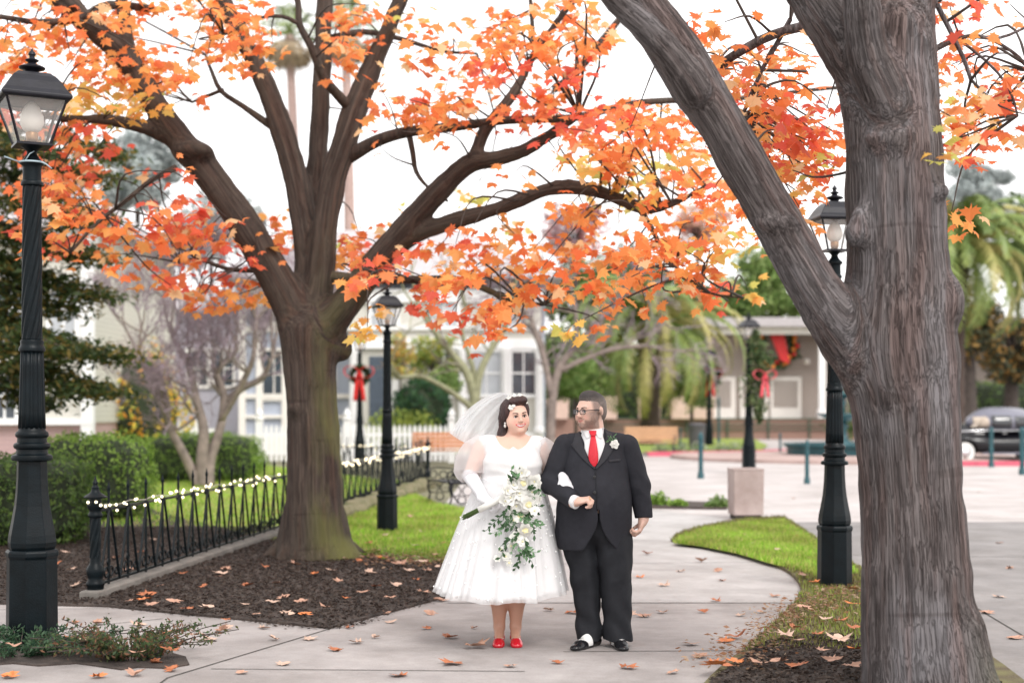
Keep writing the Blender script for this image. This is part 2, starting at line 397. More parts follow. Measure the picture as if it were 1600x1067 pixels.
kb = MB(); kerbline(kb, [G(1010,713),G(1100,712),G(1180,711),G(1230,708)], .35, .16); kerbline(kb, [G(1490,728),G(1680,728)], .3, .14)
tag(kb.build('red_kerb', M['redkerb']), kind='structure')
kb = MB(); kerbline(kb, [G(600,722),G(720,720),G(870,716),G(1010,713)], .3, .12)
tag(kb.build('far_kerb', M['kerb']), kind='structure')
# lawn beyond the red kerb, planting edge with little shrubs
sheet('far_lawn', ccw([G(1010,711)[:2],G(1185,709)[:2],G(1200,697)[:2],G(1170,683)[:2],G(900,690)[:2],(-6,72),(-6,50)]), .05, M['grass_base'])
# circular paved ring round the fountain
FX, FY = G(1315,716)[:2]
rb = MB(); rb.lathe([(5.6,0),(5.6,.10),(5.3,.13),(4.9,.13)], 48, (FX,FY,.007)); M['pink'] = concrete('pink_paving', (.46,.33,.30), (.58,.43,.40))
tag(rb.build('fountain_ring', M['pink']), kind='structure')
# low dark planting strip beside the plaza (soil)
sheet('plant_bed', ccw([G(a,b)[:2] for a,b in [(1012,795),(1135,797),(1140,789),(1015,783)]]), .04, M['mulch'], thick=.03)
# -------- grass blades
def blades(name, poly, n, h, z, cols, keep=None, width=.006):
    xs = [p[0] for p in poly]; ys = [p[1] for p in poly]; out = []
    while len(out) < n:
        x = RNG.uniform(min(xs), max(xs), n); y = RNG.uniform(min(ys), max(ys), n); m = inpoly(x, y, poly)
        if keep is not None: m &= keep(x, y)
        out += list(zip(x[m], y[m]))
    P = np.array(out[:n]); a = RNG.uniform(0, 2*PI, n); hh = h*RNG.uniform(.5, 1.2, n); ln = RNG.uniform(0, .6, n)
    d = np.stack([np.cos(a), np.sin(a)], 1)*width; l = RNG.uniform(0, 2*PI, n)
    tip = np.stack([P[:,0]+np.cos(l)*ln*hh, P[:,1]+np.sin(l)*ln*hh, z+hh], 1)
    V = np.stack([np.c_[P-d, np.full(n, z)], np.c_[P+d, np.full(n, z)], tip], 1).reshape(-1, 3)
    pt = (np.sin(P[:,0]*3.1+2*np.sin(P[:,1]*1.3))*np.sin(P[:,1]*2.3+1.5*np.sin(P[:,0]*2.1)))[:,None]
    cc = np.array(cols)[RNG.integers(0, len(cols), n)]*RNG.uniform(.7, 1.3, (n,1))*(1+.25*pt*np.array((.6,1,.6)))
    o = fastmesh(name, V, np.arange(3*n).reshape(-1,3), M['leaf'], col=np.repeat(cc, 3, 0))
    return o
M['leaf'] = leafmat('leaf')
gcols = [(.22,.42,.04),(.32,.50,.06),(.44,.54,.10),(.18,.32,.03),(.27,.45,.05),(.54,.47,.20),(.40,.42,.12)]
tag(blades('grass', gR, 26000, .055, .049, gcols), 'bright short grass on the curved island by the right lamp post', 'grass', kind='stuff')
near = ccw([(-.66,14.6),(-.58,16.5),(-.55,19),(-.75,22.5),(-1.2,23.5),(-1.75,26),(-2.4,26),(-2.6,20),(-2.6,16.6),(-1.75,15.7),(-1.3,15.3)])
tag(blades('grass', near, 26000, .06, .034, gcols), 'grass verge between the iron fence and the path', 'grass', kind='stuff')
lawnb = ccw([(-2.0,30),(-9,44),(-14,44),(-5.5,19),(-3.3,19)])
tag(blades('grass', lawnb, 20000, .07, .034, gcols, width=.012), 'lawn behind the iron fence and hedges', 'grass', kind='stuff')
dcols = [(.20,.15,.07),(.16,.18,.05),(.12,.09,.05),(.26,.24,.09)]
tag(blades('grass', isl, 20000, .04, .045, dcols+[(.30,.34,.08),(.24,.32,.06)], keep=lambda x,y: y > 9.2), 'thin dry grass round the right lamp base', 'grass', kind='stuff')
# mulch chips
def chips(name, poly, n, z, cols, s=.014):
    xs = [p[0] for p in poly]; ys = [p[1] for p in poly]; out = []
    while len(out) < n:
        x = RNG.uniform(max(min(xs),-6), max(xs), n); y = RNG.uniform(min(ys), min(max(ys),19), n); m = inpoly(x, y, poly); out += list(zip(x[m], y[m]))
    P = np.array(out[:n]); V = []
    for j in range(4):
        a = RNG.uniform(0, 2*PI, n) if j == 0 else a
        sx = [1,-1,-1,1][j]*s*RNG.uniform(.6,1.6,n); sy = [1,1,-1,-1][j]*s*.4
        V.append(np.stack([P[:,0]+np.cos(a)*sx-np.sin(a)*sy, P[:,1]+np.sin(a)*sx+np.cos(a)*sy, z+RNG.uniform(0,.02,n)], 1))
    V = np.stack(V, 1).reshape(-1,3); cc = np.array(cols)[RNG.integers(0,len(cols),n)]
    return fastmesh(name, V, np.arange(4*n).reshape(-1,4), M['leaf'], col=np.repeat(cc,4,0))
ccols = [(.042,.029,.024),(.068,.049,.040),(.098,.073,.059),(.030,.021,.018)]
tag(chips('bark_chips', bedL, 38000, .032, ccols), 'dark bark chips covering the bed under the left maple', 'mulch', kind='stuff')
tag(chips('bark_chips', mR, 9000, .052, ccols), 'dark bark chips round the foot of the right maple', 'mulch', kind='stuff')

# ragged borders: stray blades, crumbs of bark and dry leaf bits spilling over the bed edges
def edge_scatter(name, line, n, wd, z, cols, size, label, cat):
    L = smooth3(line, 6); i = RNG.integers(0, len(L)-1, n); t = RNG.uniform(0,1,(n,1)); p = L[i]*(1-t)+L[i+1]*t; p = np.c_[p[:,:2]+RNG.normal(0,wd,(n,2)), np.full(n, z)+RNG.uniform(0,.015,n)]
    a = RNG.uniform(0,2*PI,n); s = size*RNG.uniform(.5,1.6,n); d = np.stack([np.cos(a)*s, np.sin(a)*s, RNG.uniform(-.3,.3,n)*s], 1); e = np.stack([-np.sin(a)*s*.4, np.cos(a)*s*.4, RNG.uniform(-.2,.4,n)*s], 1)
    V = np.stack([p-d, p+e, p+d, p-e], 1).reshape(-1,3); cc = np.array(cols)[RNG.integers(0,len(cols),n)]
    return tag(fastmesh(name, V, np.arange(4*n).reshape(-1,4), M['leaf'], col=np.repeat(cc,4,0)), label, cat, kind='stuff')
tan = [(.38,.22,.14),(.30,.15,.08),(.45,.32,.22),(.20,.12,.07)]
edge_scatter('leaf_litter', [G(550,866),G(620,874),G(700,886)], 1500, .30, .045, tan, .022, 'broken dry leaf bits between the mulch and the grass verge', 'leaf litter')
edge_scatter('leaf_litter', [G(1330,925),G(1280,950),G(1230,975),G(1180,1015),G(1130,1055)], 1400, .14, .06, tan, .018, 'broken dry leaf bits along the right bed', 'leaf litter')
edge_scatter('bark_crumbs', [G(180,950),G(330,966),G(515,984),G(600,960),G(690,937)], 1500, .05, .018, ccols, .012, 'bark crumbs spilled over the edge of the left bed', 'mulch')
edge_scatter('leaf_litter', [G(560,868),G(620,872),G(700,880),G(690,850)], 500, .25, .05, [(.16,.28,.04),(.25,.36,.06)], .03, 'stray tufts of grass at the edge of the verge', 'grass')
# ------------------------------------------------------------ bark trees
def barkmat(name, c1, c2, c3, fs=1.0, bumpd=.02, moss=None, bstr=.9):
    m, t, b = newmat(name); at = N(t, 'ShaderNodeAttribute'); at.attribute_name = 'bark'
    mp = N(t, 'ShaderNodeMapping'); mp.inputs['Scale'].default_value = (15*fs, 15*fs, .42*fs); t.links.new(at.outputs['Vector'], mp.inputs[0])
    mp2 = N(t, 'ShaderNodeMapping'); mp2.inputs['Scale'].default_value = (3, 3, 1.2); t.links.new(at.outputs['Vector'], mp2.inputs[0])
    mp3 = N(t, 'ShaderNodeMapping'); mp3.inputs['Scale'].default_value = (1.2, 1.2, 9); t.links.new(at.outputs['Vector'], mp3.inputs[0])
    n1 = N(t, 'ShaderNodeTexNoise'); n1.inputs['Scale'].default_value = 1.6; n1.inputs['Detail'].default_value = 7; n1.inputs['Roughness'].default_value = .6; n1.inputs['Distortion'].default_value = .25
    n2 = N(t, 'ShaderNodeTexNoise'); n2.inputs['Scale'].default_value = 1.0; n2.inputs['Detail'].default_value = 5
    vo = N(t, 'ShaderNodeTexNoise'); vo.inputs['Scale'].default_value = 2.6; vo.inputs['Detail'].default_value = 5; vo.inputs['Roughness'].default_value = .55; vo.inputs['Distortion'].default_value = .8
    n3 = N(t, 'ShaderNodeTexNoise'); n3.inputs['Scale'].default_value = 1.0; n3.inputs['Detail'].default_value = 2
    t.links.new(mp.outputs[0], n1.inputs['Vector']); t.links.new(mp2.outputs[0], n2.inputs['Vector']); t.links.new(mp3.outputs[0], n3.inputs['Vector'])
    wm = N(t, 'ShaderNodeMixRGB'); wm.inputs[0].default_value = .12
    t.links.new(mp.outputs[0], wm.inputs[1]); t.links.new(n1.outputs['Color'], wm.inputs[2]); 
    t.links.new(wm.outputs[0], vo.inputs['Vector']); vd = N(t, 'ShaderNodeMath', operation='SUBTRACT'); vd.inputs[1].default_value = .5; t.links.new(vo.outputs[0], vd.inputs[0]); va = N(t, 'ShaderNodeMath', operation='ABSOLUTE'); t.links.new(vd.outputs[0], va.inputs[0])
    cr = N(t, 'ShaderNodeValToRGB'); e = cr.color_ramp.elements; e[0].position = .38; e[0].color = (*c1,1); e[1].position = .64; e[1].color = (*c2,1)
    t.links.new(n1.outputs[0], cr.inputs[0])
    mx = N(t, 'ShaderNodeMixRGB'); mx.inputs[2].default_value = (*c3,1)
    r2 = N(t, 'ShaderNodeValToRGB'); r2.color_ramp.elements[0].position = .45; r2.color_ramp.elements[1].position = .65
    r2.color_ramp.elements[1].color = (.75,.75,.75,1)
    t.links.new(n2.outputs[0], r2.inputs[0]); t.links.new(r2.outputs[0], mx.inputs[0]); t.links.new(cr.outputs[0], mx.inputs[1])
    # fissures
    rf = N(t, 'ShaderNodeValToRGB'); rf.color_ramp.elements[0].position = .0; rf.color_ramp.elements[1].position = .05
    rf.color_ramp.elements[0].color = (.45,.42,.40,1); t.links.new(va.outputs[0], rf.inputs[0])
    mf = N(t, 'ShaderNodeMixRGB'); mf.blend_type = 'MULTIPLY'; mf.inputs[0].default_value = .65
    t.links.new(mx.outputs[0], mf.inputs[1]); t.links.new(rf.outputs[0], mf.inputs[2])
    # horizontal lenticel bands
    rb_ = N(t, 'ShaderNodeValToRGB'); rb_.color_ramp.elements[0].position = .30; rb_.color_ramp.elements[1].position = .36; rb_.color_ramp.elements[0].color = (.55,.5,.48,1)
    t.links.new(n3.outputs[0], rb_.inputs[0]); mb_ = N(t, 'ShaderNodeMixRGB'); mb_.blend_type = 'MULTIPLY'; mb_.inputs[0].default_value = .6
    t.links.new(mf.outputs[0], mb_.inputs[1]); t.links.new(rb_.outputs[0], mb_.inputs[2]); last = mb_.outputs[0]
    mp4 = N(t, 'ShaderNodeMapping'); mp4.inputs['Scale'].default_value = (11, 11, .5); mp4.inputs['Location'].default_value = (3, 7, 1); t.links.new(at.outputs['Vector'], mp4.inputs[0])
    n4 = N(t, 'ShaderNodeTexNoise'); n4.inputs['Scale'].default_value = 1.0; n4.inputs['Detail'].default_value = 3; t.links.new(mp4.outputs[0], n4.inputs['Vector'])
    r4 = N(t, 'ShaderNodeValToRGB'); r4.color_ramp.elements[0].position = .50; r4.color_ramp.elements[1].position = .62; r4.color_ramp.elements[0].color = (0,0,0,1); r4.color_ramp.elements[1].color = (.42,.42,.42,1); t.links.new(n4.outputs[0], r4.inputs[0])
    m4 = N(t, 'ShaderNodeMixRGB'); m4.blend_type = 'MULTIPLY'; m4.inputs[2].default_value = (1.0,.66,.56,1); t.links.new(r4.outputs[0], m4.inputs[0]); t.links.new(last, m4.inputs[1]); last = m4.outputs[0]
    if moss:
        col, x0, x1, z0, z1 = moss
        tc = N(t, 'ShaderNodeTexCoord'); sp = N(t, 'ShaderNodeSeparateXYZ'); t.links.new(tc.outputs['Object'], sp.inputs[0])
        a = N(t, 'ShaderNodeMapRange'); a.inputs['From Min'].default_value = x0; a.inputs['From Max'].default_value = x1; t.links.new(sp.outputs[0], a.inputs[0])
        c = N(t, 'ShaderNodeMapRange'); c.inputs['From Min'].default_value = z1; c.inputs['From Max'].default_value = z0; t.links.new(sp.outputs[2], c.inputs[0])
        mu = N(t, 'ShaderNodeMath', operation='MULTIPLY'); t.links.new(a.outputs[0], mu.inputs[0]); t.links.new(c.outputs[0], mu.inputs[1])
        mu2 = N(t, 'ShaderNodeMath', operation='MULTIPLY'); t.links.new(mu.outputs[0], mu2.inputs[0])
        r3 = N(t, 'ShaderNodeValToRGB'); r3.color_ramp.elements[0].position = .38; r3.color_ramp.elements[1].position = .6; t.links.new(n2.outputs[0], r3.inputs[0]); t.links.new(r3.outputs[0], mu2.inputs[1])
        mg = N(t, 'ShaderNodeMixRGB'); mg.inputs[2].default_value = (*col,1); t.links.new(mu2.outputs[0], mg.inputs[0]); t.links.new(last, mg.inputs[1]); last = mg.outputs[0]
    t.links.new(last, b.inputs['Base Color']); b.inputs['Roughness'].default_value = .88; b.inputs['Specular IOR Level'].default_value = .25
    ad = N(t, 'ShaderNodeMath', operation='MULTIPLY_ADD'); ad.inputs[1].default_value = .8
    t.links.new(n1.outputs[0], ad.inputs[0]); t.links.new(rf.outputs[0], ad.inputs[2])
    bp = N(t, 'ShaderNodeBump'); bp.inputs['Strength'].default_value = bstr; bp.inputs['Distance'].default_value = bumpd
    t.links.new(ad.outputs[0], bp.inputs['Height']); t.links.new(bp.outputs[0], b.inputs['Normal']); return m
class Tree:
    def __init__(s): s.groups = []; s.segs = []; s.extra = []; s.thin = []; s.nodes = []
    def chain(s, pts, k=.1, n=4, thin=False, root=False):
        """pts rows: x,y,z,r"""
        P = smooth3(pts, n); L = 0
        s.nodes += [tuple(p) for p in P]
        if thin: s.thin.append(P); return P
        loc = []
        for a, b in zip(P[:-1], P[1:]):
            c = Cone(a[:3], b[:3], a[3], b[3], k); d = b[:3]-a[:3]; l = np.linalg.norm(d); d = d/l
            loc.append(c); u = np.cross(d, (0,1,0)); u /= np.linalg.norm(u); c.fr = (u, np.cross(d, u), L, l); c.root = root; L += l; s.segs.append(c)
        s.groups.append(Group(loc, k)); return P
    def px(s, pts, Y, **kw):   # rows: px, py, r_px, dY
        return s.chain([(*P3(p[0], p[1], Y+p[3]), p[2]*(Y+p[3])/F) for p in pts], **kw)
    def build(s, name, h, m, parent, base, warp, pad=.15, extra=()):
        pr = s.groups+list(extra); lo = np.min([p.lo for p in pr], 0)-pad; hi = np.max([p.hi for p in pr], 0)+pad
        ax = [axis(lo[i], hi[i], h) for i in range(3)]
        V, Q = sdf_mesh(pr, ax, warp)
        W = np.zeros(len(V)); A = np.zeros((len(V), 3))
        for c in s.segs:
            if c.root: continue
            d = c(V[:,0], V[:,1], V[:,2]); t = c.tpar(V[:,0], V[:,1], V[:,2]); near_ = np.exp(-np.clip(d+.05, 0, 9)/.02)+1e-30*np.exp(-d)
            pt = V-(c.a+t[:,None]*(c.b-c.a)); u, v_, L, l = c.fr
            cc = np.stack([pt@u, pt@v_, L+t*l], 1); A += cc*near_[:,None]; W += near_
        A /= (W[:,None]+1e-12)
        b = MB()
        for P in s.thin: b.tube(P[:,:3], P[:,3], 7)
        if b.n:
            T = np.concatenate(b.v); fs = [f for f in b.f if len(f) == 4]
            at = T.copy(); Q = np.concatenate([Q, np.array(fs)+len(V)]); V = np.concatenate([V, T]); A = np.concatenate([A, at])
        base = np.array(base)
        return fastmesh(name, V-base, Q, m, parent, smooth=True, attr=A)
def lump(a1, a2, f1, f2, seed=0):
    def w_(X, Y, Z, Fd):
        n = a1*np.sin(X*f1+seed+2*np.sin(Z*f1*.7))*np.sin(Y*f1*1.1+1)*np.cos(Z*f1*.45+seed)+a2*np.sin(X*f2+3*np.sin(Y*f2*.3))*np.sin(Y*f2+2)*np.sin(Z*f2*.35)
        return n.astype(np.float32)
    return w_
# maple leaf outline: five lobes, pointed teeth
LEAF = np.array([(0,-.45),(.06,-.1),(.26,-.24),(.24,-.1),(.48,-.02),(.34,.1),(.5,.3),(.28,.26),(.2,.3),(.16,.42),(.0,.62)]+[(-.16,.42),(-.2,.3),(-.28,.26),(-.5,.3),(-.34,.1),(-.48,-.02),(-.24,-.1),(-.26,-.24),(-.06,-.1)])
def leafset(C_, Nn, T_, S, cols, droop=.25):
    """C_ centres, Nn normals, T_ tip direction, S size"""
    n = len(C_); Nn = Nn/np.linalg.norm(Nn, axis=1)[:,None]; T_ = T_-Nn*(T_*Nn).sum(1)[:,None]; T_ /= np.linalg.norm(T_, axis=1)[:,None]
    Bi = np.cross(Nn, T_); L = np.vstack([[0,0.0], LEAF]); r2 = (L**2).sum(1)
    fold = np.abs(L[:,0])
    cv = RNG.uniform(-.8, 1.5, n); droop = RNG.uniform(-.1, .65, n)[:,None]
    V = C_[:,None,:]+S[:,None,None]*(L[None,:,0,None]*Bi[:,None,:]+L[None,:,1,None]*T_[:,None,:]-((droop*r2[None,:])[:,:,None]+fold[None,:,None]*.35*cv[:,None,None])*Nn[:,None,:])
    k = len(LEAF); tri = np.array([(0, 1+i, 1+(i+1)%k) for i in range(k)]); K = k+1
    T = (tri[None]+(np.arange(n)*K)[:,None,None]).reshape(-1,3)
    return V.reshape(-1,3), T, np.repeat(cols, K, 0)
PAL = {'o': [(.86,.27,.08),(.89,.35,.11),(.84,.21,.07),(.91,.43,.13)], 'r': [(.82,.17,.08),(.86,.24,.10),(.80,.14,.09),(.89,.31,.11)],
       'y': [(.88,.52,.13),(.86,.62,.18),(.86,.40,.11),(.62,.60,.15)], 'g': [(.55,.58,.10),(.80,.60,.14),(.85,.45,.09)]}
def crown(blobs, nodes, parent, base, name='leaves', size=.15, spread=.9, dens_=.70, label=None, kinds=None):
    """blobs: px,py,rx,ry,count of clusters,palette,Y"""
    nodes = np.array(nodes); Cs=[];Ns=[];Ts=[];Ss=[];Co=[]; tb = MB()
    for (px, py, rx, ry, n, pal, Y) in blobs:
        n = max(1, int(round(n*dens_)))
        for i in range(n):
            a = RNG.uniform(0, 2*PI); q = math.sqrt(RNG.uniform(0,1)); dy = RNG.normal(0, spread)
            dy = max(-1.6, min(2.2, dy)); yy = Y+dy
            c = np.array(P3(px+rx*q*math.cos(a), py+ry*q*math.sin(a), yy))
            d = np.linalg.norm(nodes[:,:3]-c, axis=1); j = np.argmin(d); hub = nodes[j,:3]; dd = d[j]
            if dd > .12 and i%2 == 0 and dd < (2.0 if py > 0 else .8):
                mid = (hub+c)/2+RNG.normal(0,.1*dd,3)+np.array((0,0,.10*dd))
                P = smooth3([hub, mid, c], 4); tb.tube(P, np.linspace(.008+.004*dd, .003, len(P)), 4, cap=False)
            m = RNG.integers(5, 10); col = PAL[pal]
            out = c-hub; out[2] = 0; out = out/(np.linalg.norm(out)+1e-6)
            for k in range(m):
                o = RNG.normal(0, .5, 3); o[2] -= .15; o = o/np.linalg.norm(o); p = c+o*RNG.uniform(.05, .26)*np.array((1,1,.7))
                Cs.append(p); t = out*.6+o*.7+np.array((0,0,-.55)); Ts.append(t)
                Ns.append(np.array((RNG.normal(0,.5), RNG.normal(-.45,.5), .75)))
                Ss.append(size*RNG.uniform(.55, 1.35)); cc = np.array(col[RNG.integers(len(col))])*RNG.uniform(.85,1.12)
                Co.append(cc if RNG.random() > .10 else np.array((.93,.62,.34))*RNG.uniform(.9,1.0))
    V, T, cc = leafset(np.array(Cs), np.array(Ns), np.array(Ts), np.array(Ss), np.array(Co))
    o = fastmesh(name, V-np.array(base), T, M['mleaf'], parent, col=cc); tag(o, kind='stuff')
    if tb.n:
        tv = np.concatenate(tb.v)-np.array(base)
        fastmesh('twigs', tv, np.array(tb.f), M['twig'], parent, smooth=True).__setitem__('kind', 'stuff')
    return o
M['mleaf'] = leafmat('maple_leaf', .58, .5)
M['twig'] = mat('twig_bark', (.05,.038,.032), .85, var=.3)
M['barkL'] = barkmat('bark_left', (.040,.030,.026), (.092,.070,.058), (.080,.064,.051), 1.0, .012, moss=((.125,.125,.045), -.04, .22, 1.0, 3.6), bstr=.6)
M['barkR'] = barkmat('bark_right', (.062,.050,.049), (.155,.134,.132), (.195,.185,.195), 1.9, .014, moss=((.06,.065,.02), .12, .45, -.1, 1.1))
# ---- left maple
YL = 15.1; LB = G(492, 872)
TL = Tree(); base = LB
TL.px([(500,886,56,0),(498,868,50,0),(495,835,46,0),(492,790,45,0),(490,700,41,0),(486,620,39,0),(484,560,42,0),(484,520,44,.0)], YL, n=3, k=.12)
for ang, L in ((20,.55),(75,.4),(140,.45),(185,.52),(230,.5),(285,.45),(330,.6)):
    a = math.radians(ang); TL.chain([(base[0]+.12*math.cos(a), base[1]+.12*math.sin(a), .38, .2),(base[0]+.3*math.cos(a), base[1]+.3*math.sin(a), .12, .13),(base[0]+L*math.cos(a), base[1]+L*math.sin(a), -.02, .07)], k=.16, n=2, root=True)
TL.px([(476,525,34.0,0),(448,465,28.4,-.05),(420,415,26.7,-.1),(375,340,24.9,-.25),(325,270,23.2,-.35),(270,205,20.6,-.45),(228,140,17.2,-.55),(190,85,17.2,-.6),(145,45,17.2,-.7),(95,-5,16.3,-.8),(50,-60,13.8,-.9)], YL, n=3)
TL.px([(228,140,12.0,-.55),(207,95,9.5,-.55),(196,40,9.5,-.5),(186,-20,8.6,-.5)], YL, n=2)
TL.px([(270,212,12.9,-.4),(235,203,10.3,-.5),(198,193,8.6,-.6),(160,186,7.7,-.8),(115,187,6.0,-1.0),(70,180,5.2,-1.3),(20,170,3.4,-1.5),(-40,150,2.6,-1.8)], YL, n=3)
TL.px([(482,500,24.1,.1),(482,420,20.6,.15),(472,330,18.9,.2),(455,250,18.9,.3),(432,180,17.2,.4),(405,110,15.5,.5),(372,50,13.8,.6),(340,-20,12.0,.7)], YL, n=3)
TL.px([(488,500,25.8,.2),(489,400,20.6,.3),(492,300,17.2,.45),(499,200,14.6,.7),(503,100,13.8,.9),(508,-10,12.9,1.1)], YL, n=3)
TL.px([(498,470,23.2,.0),(506,380,20.6,.0),(518,290,19.8,.0),(538,225,19.8,0),(560,160,18.9,.05),(585,95,15.5,.1),(607,45,12.9,.15),(632,-15,11.2,.2)], YL, n=3)
TL.px([(500,525,30.0,-.05),(540,475,24.1,-.15),(585,415,22.4,-.3),(630,360,19.8,-.45),(680,305,17.2,-.6),(730,258,15.5,-.7),(775,248,12.0,-.8),(820,235,10.3,-.9),(866,206,8.6,-1.0),(905,180,5.2,-1.1)], YL, n=3)
TL.px([(738,252,10.3,-.72),(758,205,9.5,-.7),(786,170,7.7,-.7),(812,130,6.9,-.65),(835,85,6.0,-.6),(868,38,5.2,-.5),(905,-10,4.3,-.4)], YL, n=3, k=.05)
TL.px([(835,85,3.9,-.6),(832,40,3.4,-.55),(828,-10,3.0,-.5)], YL, n=2, thin=True)
TL.px([(612,390,13.8,-.35),(660,362,12.9,-.5),(720,343,12.0,-.7),(790,322,11.2,-.9),(850,298,11.2,-1.1),(905,293,10.3,-1.25),(955,306,9.5,-1.4),(1000,324,8.6,-1.5),(1050,318,6.9,-1.6),(1105,291,5.2,-1.7)], YL, n=3, k=.06)
TL.px([(1000,326,4.7,-1.5),(1020,360,4.3,-1.55),(1035,390,3.4,-1.6),(1070,430,2.8,-1.7),(1110,458,2.1,-1.8),(1160,465,1.7,-1.9)], YL, n=3, thin=True)
TL.px([(545,245,12,.0),(590,220,10,-.2),(640,206,9,-.4),(700,200,8,-.6),(775,190,7,-.75),(830,187,6.5,-.8),(900,184,6,-.7),(985,163,5.5,-.5),(1060,157,5,-.3),(1150,155,4,-.1),(1300,138,3,.2),(1400,140,2.5,.3),(1470,150,2,.4)], YL, n=3, thin=True)
TL.px([(520,432,9,-.3),(580,437,7,-.4),(650,437,6.5,-.5),(720,438,6,-.6),(765,455,5,-.7),(805,471,4,-.8),(850,476,2.5,-.9)], YL, n=3, thin=True)
TL.px([(546,168,9,0),(525,145,8,-.15),(505,120,7.5,-.25),(487,75,6,-.35),(468,38,5.5,-.4),(466,5,5,-.4),(450,-40,4,-.4)], YL, n=3, thin=True)
TL.px([(468,38,4,-.4),(440,26,3,-.5),(400,30,2.5,-.6),(350,55,2,-.7)], YL, n=3, thin=True)
TL.px([(640,215,5,-.4),(645,240,4.5,-.4),(650,268,3.8,-.45),(668,292,2.5,-.5),(700,315,2,-.5)], YL, n=3, thin=True)
TL.px([(428,200,6.5,.4),(408,186,6,.42),(378,165,4.5,.5),(345,142,4,.6),(330,110,3,.7),(320,85,2,.8)], YL, n=3, thin=True)
TL.px([(350,140,3,.6),(325,150,3,.6),(300,160,2,.7)], YL, n=2, thin=True)
TL.px([(275,262,5,-.6),(235,283,4,-.8),(195,315,3.5,-1),(150,350,3,-1.2),(110,395,2,-1.4)], YL, n=3, thin=True)
TL.px([(438,425,6,.1),(400,423,4,.3),(355,420,3.5,.5),(310,405,3,.7),(280,410,2,.9)], YL, n=3, thin=True)
TL.px([(240,15,6,-.7),(170,8,6.5,-.9),(120,30,6,-1.1),(60,35,5,-1.3),(10,28,4,-1.5),(-40,20,3,-1.7)], YL, n=3, thin=True)
TL.px([(520,60,7,.6),(570,50,5,.8),(630,62,4,.9),(690,80,3,1.0),(745,84,2,1.1)], YL, n=3, thin=True)
TL.px([(865,140,7,3.2),(900,115,6.5,3.2),(940,65,6,3.2),(985,10,5,3.2)], YL, n=2, thin=True)
LT = empty('maple_tree', base, 0, 'orange-leaved maple with dark forking limbs and mossy trunk beside the iron fence', 'tree', 'orange maples over the path')
knob = [Ell(P3(536,545,15.05), (.10,.10,.13), .1), Ell(P3(462,640,14.9), (.06,.08,.05), .08), Ell(P3(302,237,14.6),(.2,.2,.1),.1)]
TL.build('trunk', .028, M['barkL'], LT, base, lump(.012, .006, 7, 22, 1), extra=knob)
BL = []
def B(Y, *rows):
    for r in rows: BL.append((*r, Y))
B(14.6, (40,25,90,45,22,'o'),(150,30,90,40,22,'o'),(60,85,80,40,20,'o'),(30,150,60,40,9,'r'),(160,110,80,35,22,'o'),(130,160,70,30,14,'y'),(215,150,60,35,16,'y'),(180,70,60,40,14,'o'),
  (260,95,45,45,9,'o'),(250,10,60,25,9,'o'),(330,15,50,20,8,'o'),(370,40,40,30,7,'o'),(325,75,40,20,4,'o'),(395,75,35,35,10,'o'),(345,25,55,25,5,'o'),(300,160,15,12,1,'o'),(250,165,45,18,6,'y'))
B(14.4, (75,225,50,25,5,'r'),(130,205,50,18,6,'o'),(160,235,30,30,3,'r'),(250,270,30,12,3,'r'),(100,265,50,25,5,'r'),(85,320,45,25,6,'o'),(130,310,40,25,5,'r'),(75,380,35,25,4,'r'),(140,380,35,35,3,'o'),(20,365,20,15,1,'r'))
B(14.4, (140,215,50,30,6,'r'),(110,300,50,40,7,'o'),(60,290,40,40,5,'o'),(150,350,30,40,5,'r'),(40,330,40,40,4,'r'),(100,370,50,40,5,'o'))
B(15.0, (265,345,60,30,12,'r'),(205,360,45,20,7,'o'),(320,350,40,40,8,'r'),(350,385,50,30,9,'r'),(280,390,60,25,9,'o'),(230,430,30,20,3,'o'),(310,430,60,25,9,'r'),(345,460,55,22,8,'o'),(385,450,25,30,4,'o'),(295,475,40,10,2,'o'),(180,400,30,25,3,'o'))
B(15.8, (430,350,30,25,5,'o'),(430,390,25,25,5,'r'),(545,385,30,35,6,'r'),(580,365,30,15,4,'o'),(530,410,20,18,3,'o'),(575,420,25,18,3,'r'))
B(14.8, (520,50,35,35,5,'o'),(570,30,60,30,10,'o'),(620,15,50,20,6,'o'),(575,95,30,20,4,'o'),(525,110,20,15,2,'o'),(640,45,25,15,2,'y'),(580,125,15,15,2,'o'))
B(14.0, (665,75,35,30,5,'o'),(690,110,25,15,2,'o'),(620,165,45,18,5,'o'),(660,160,35,18,4,'r'),(585,175,20,12,1,'r'),(695,165,20,30,4,'o'),(670,200,40,15,4,'o'),(575,210,15,8,1,'r'))
B(13.8, (760,20,50,30,7,'o'),(780,75,50,35,10,'o'),(760,120,45,25,8,'r'),(840,45,45,30,8,'o'),(895,20,45,30,8,'o'),(885,75,40,30,7,'o'),(930,45,40,25,7,'o'),(900,100,30,25,5,'r'),(800,110,30,15,3,'r'),(740,165,40,22,7,'o'),(790,180,50,20,8,'r'),(860,160,40,25,7,'o'))
B(13.4, (880,190,50,25,9,'r'),(950,185,50,30,12,'r'),(960,225,60,25,9,'o'),(1010,250,60,28,9,'o'),(960,260,50,25,8,'y'),(1040,210,50,35,8,'o'),(1100,260,50,30,8,'o'),(900,240,35,20,3,'o'),(975,285,25,15,3,'y'),(1060,235,40,25,6,'y'),
  (870,320,40,25,3,'o'),(810,270,15,10,1,'o'),(920,345,40,20,4,'o'),(1030,330,30,15,3,'o'))
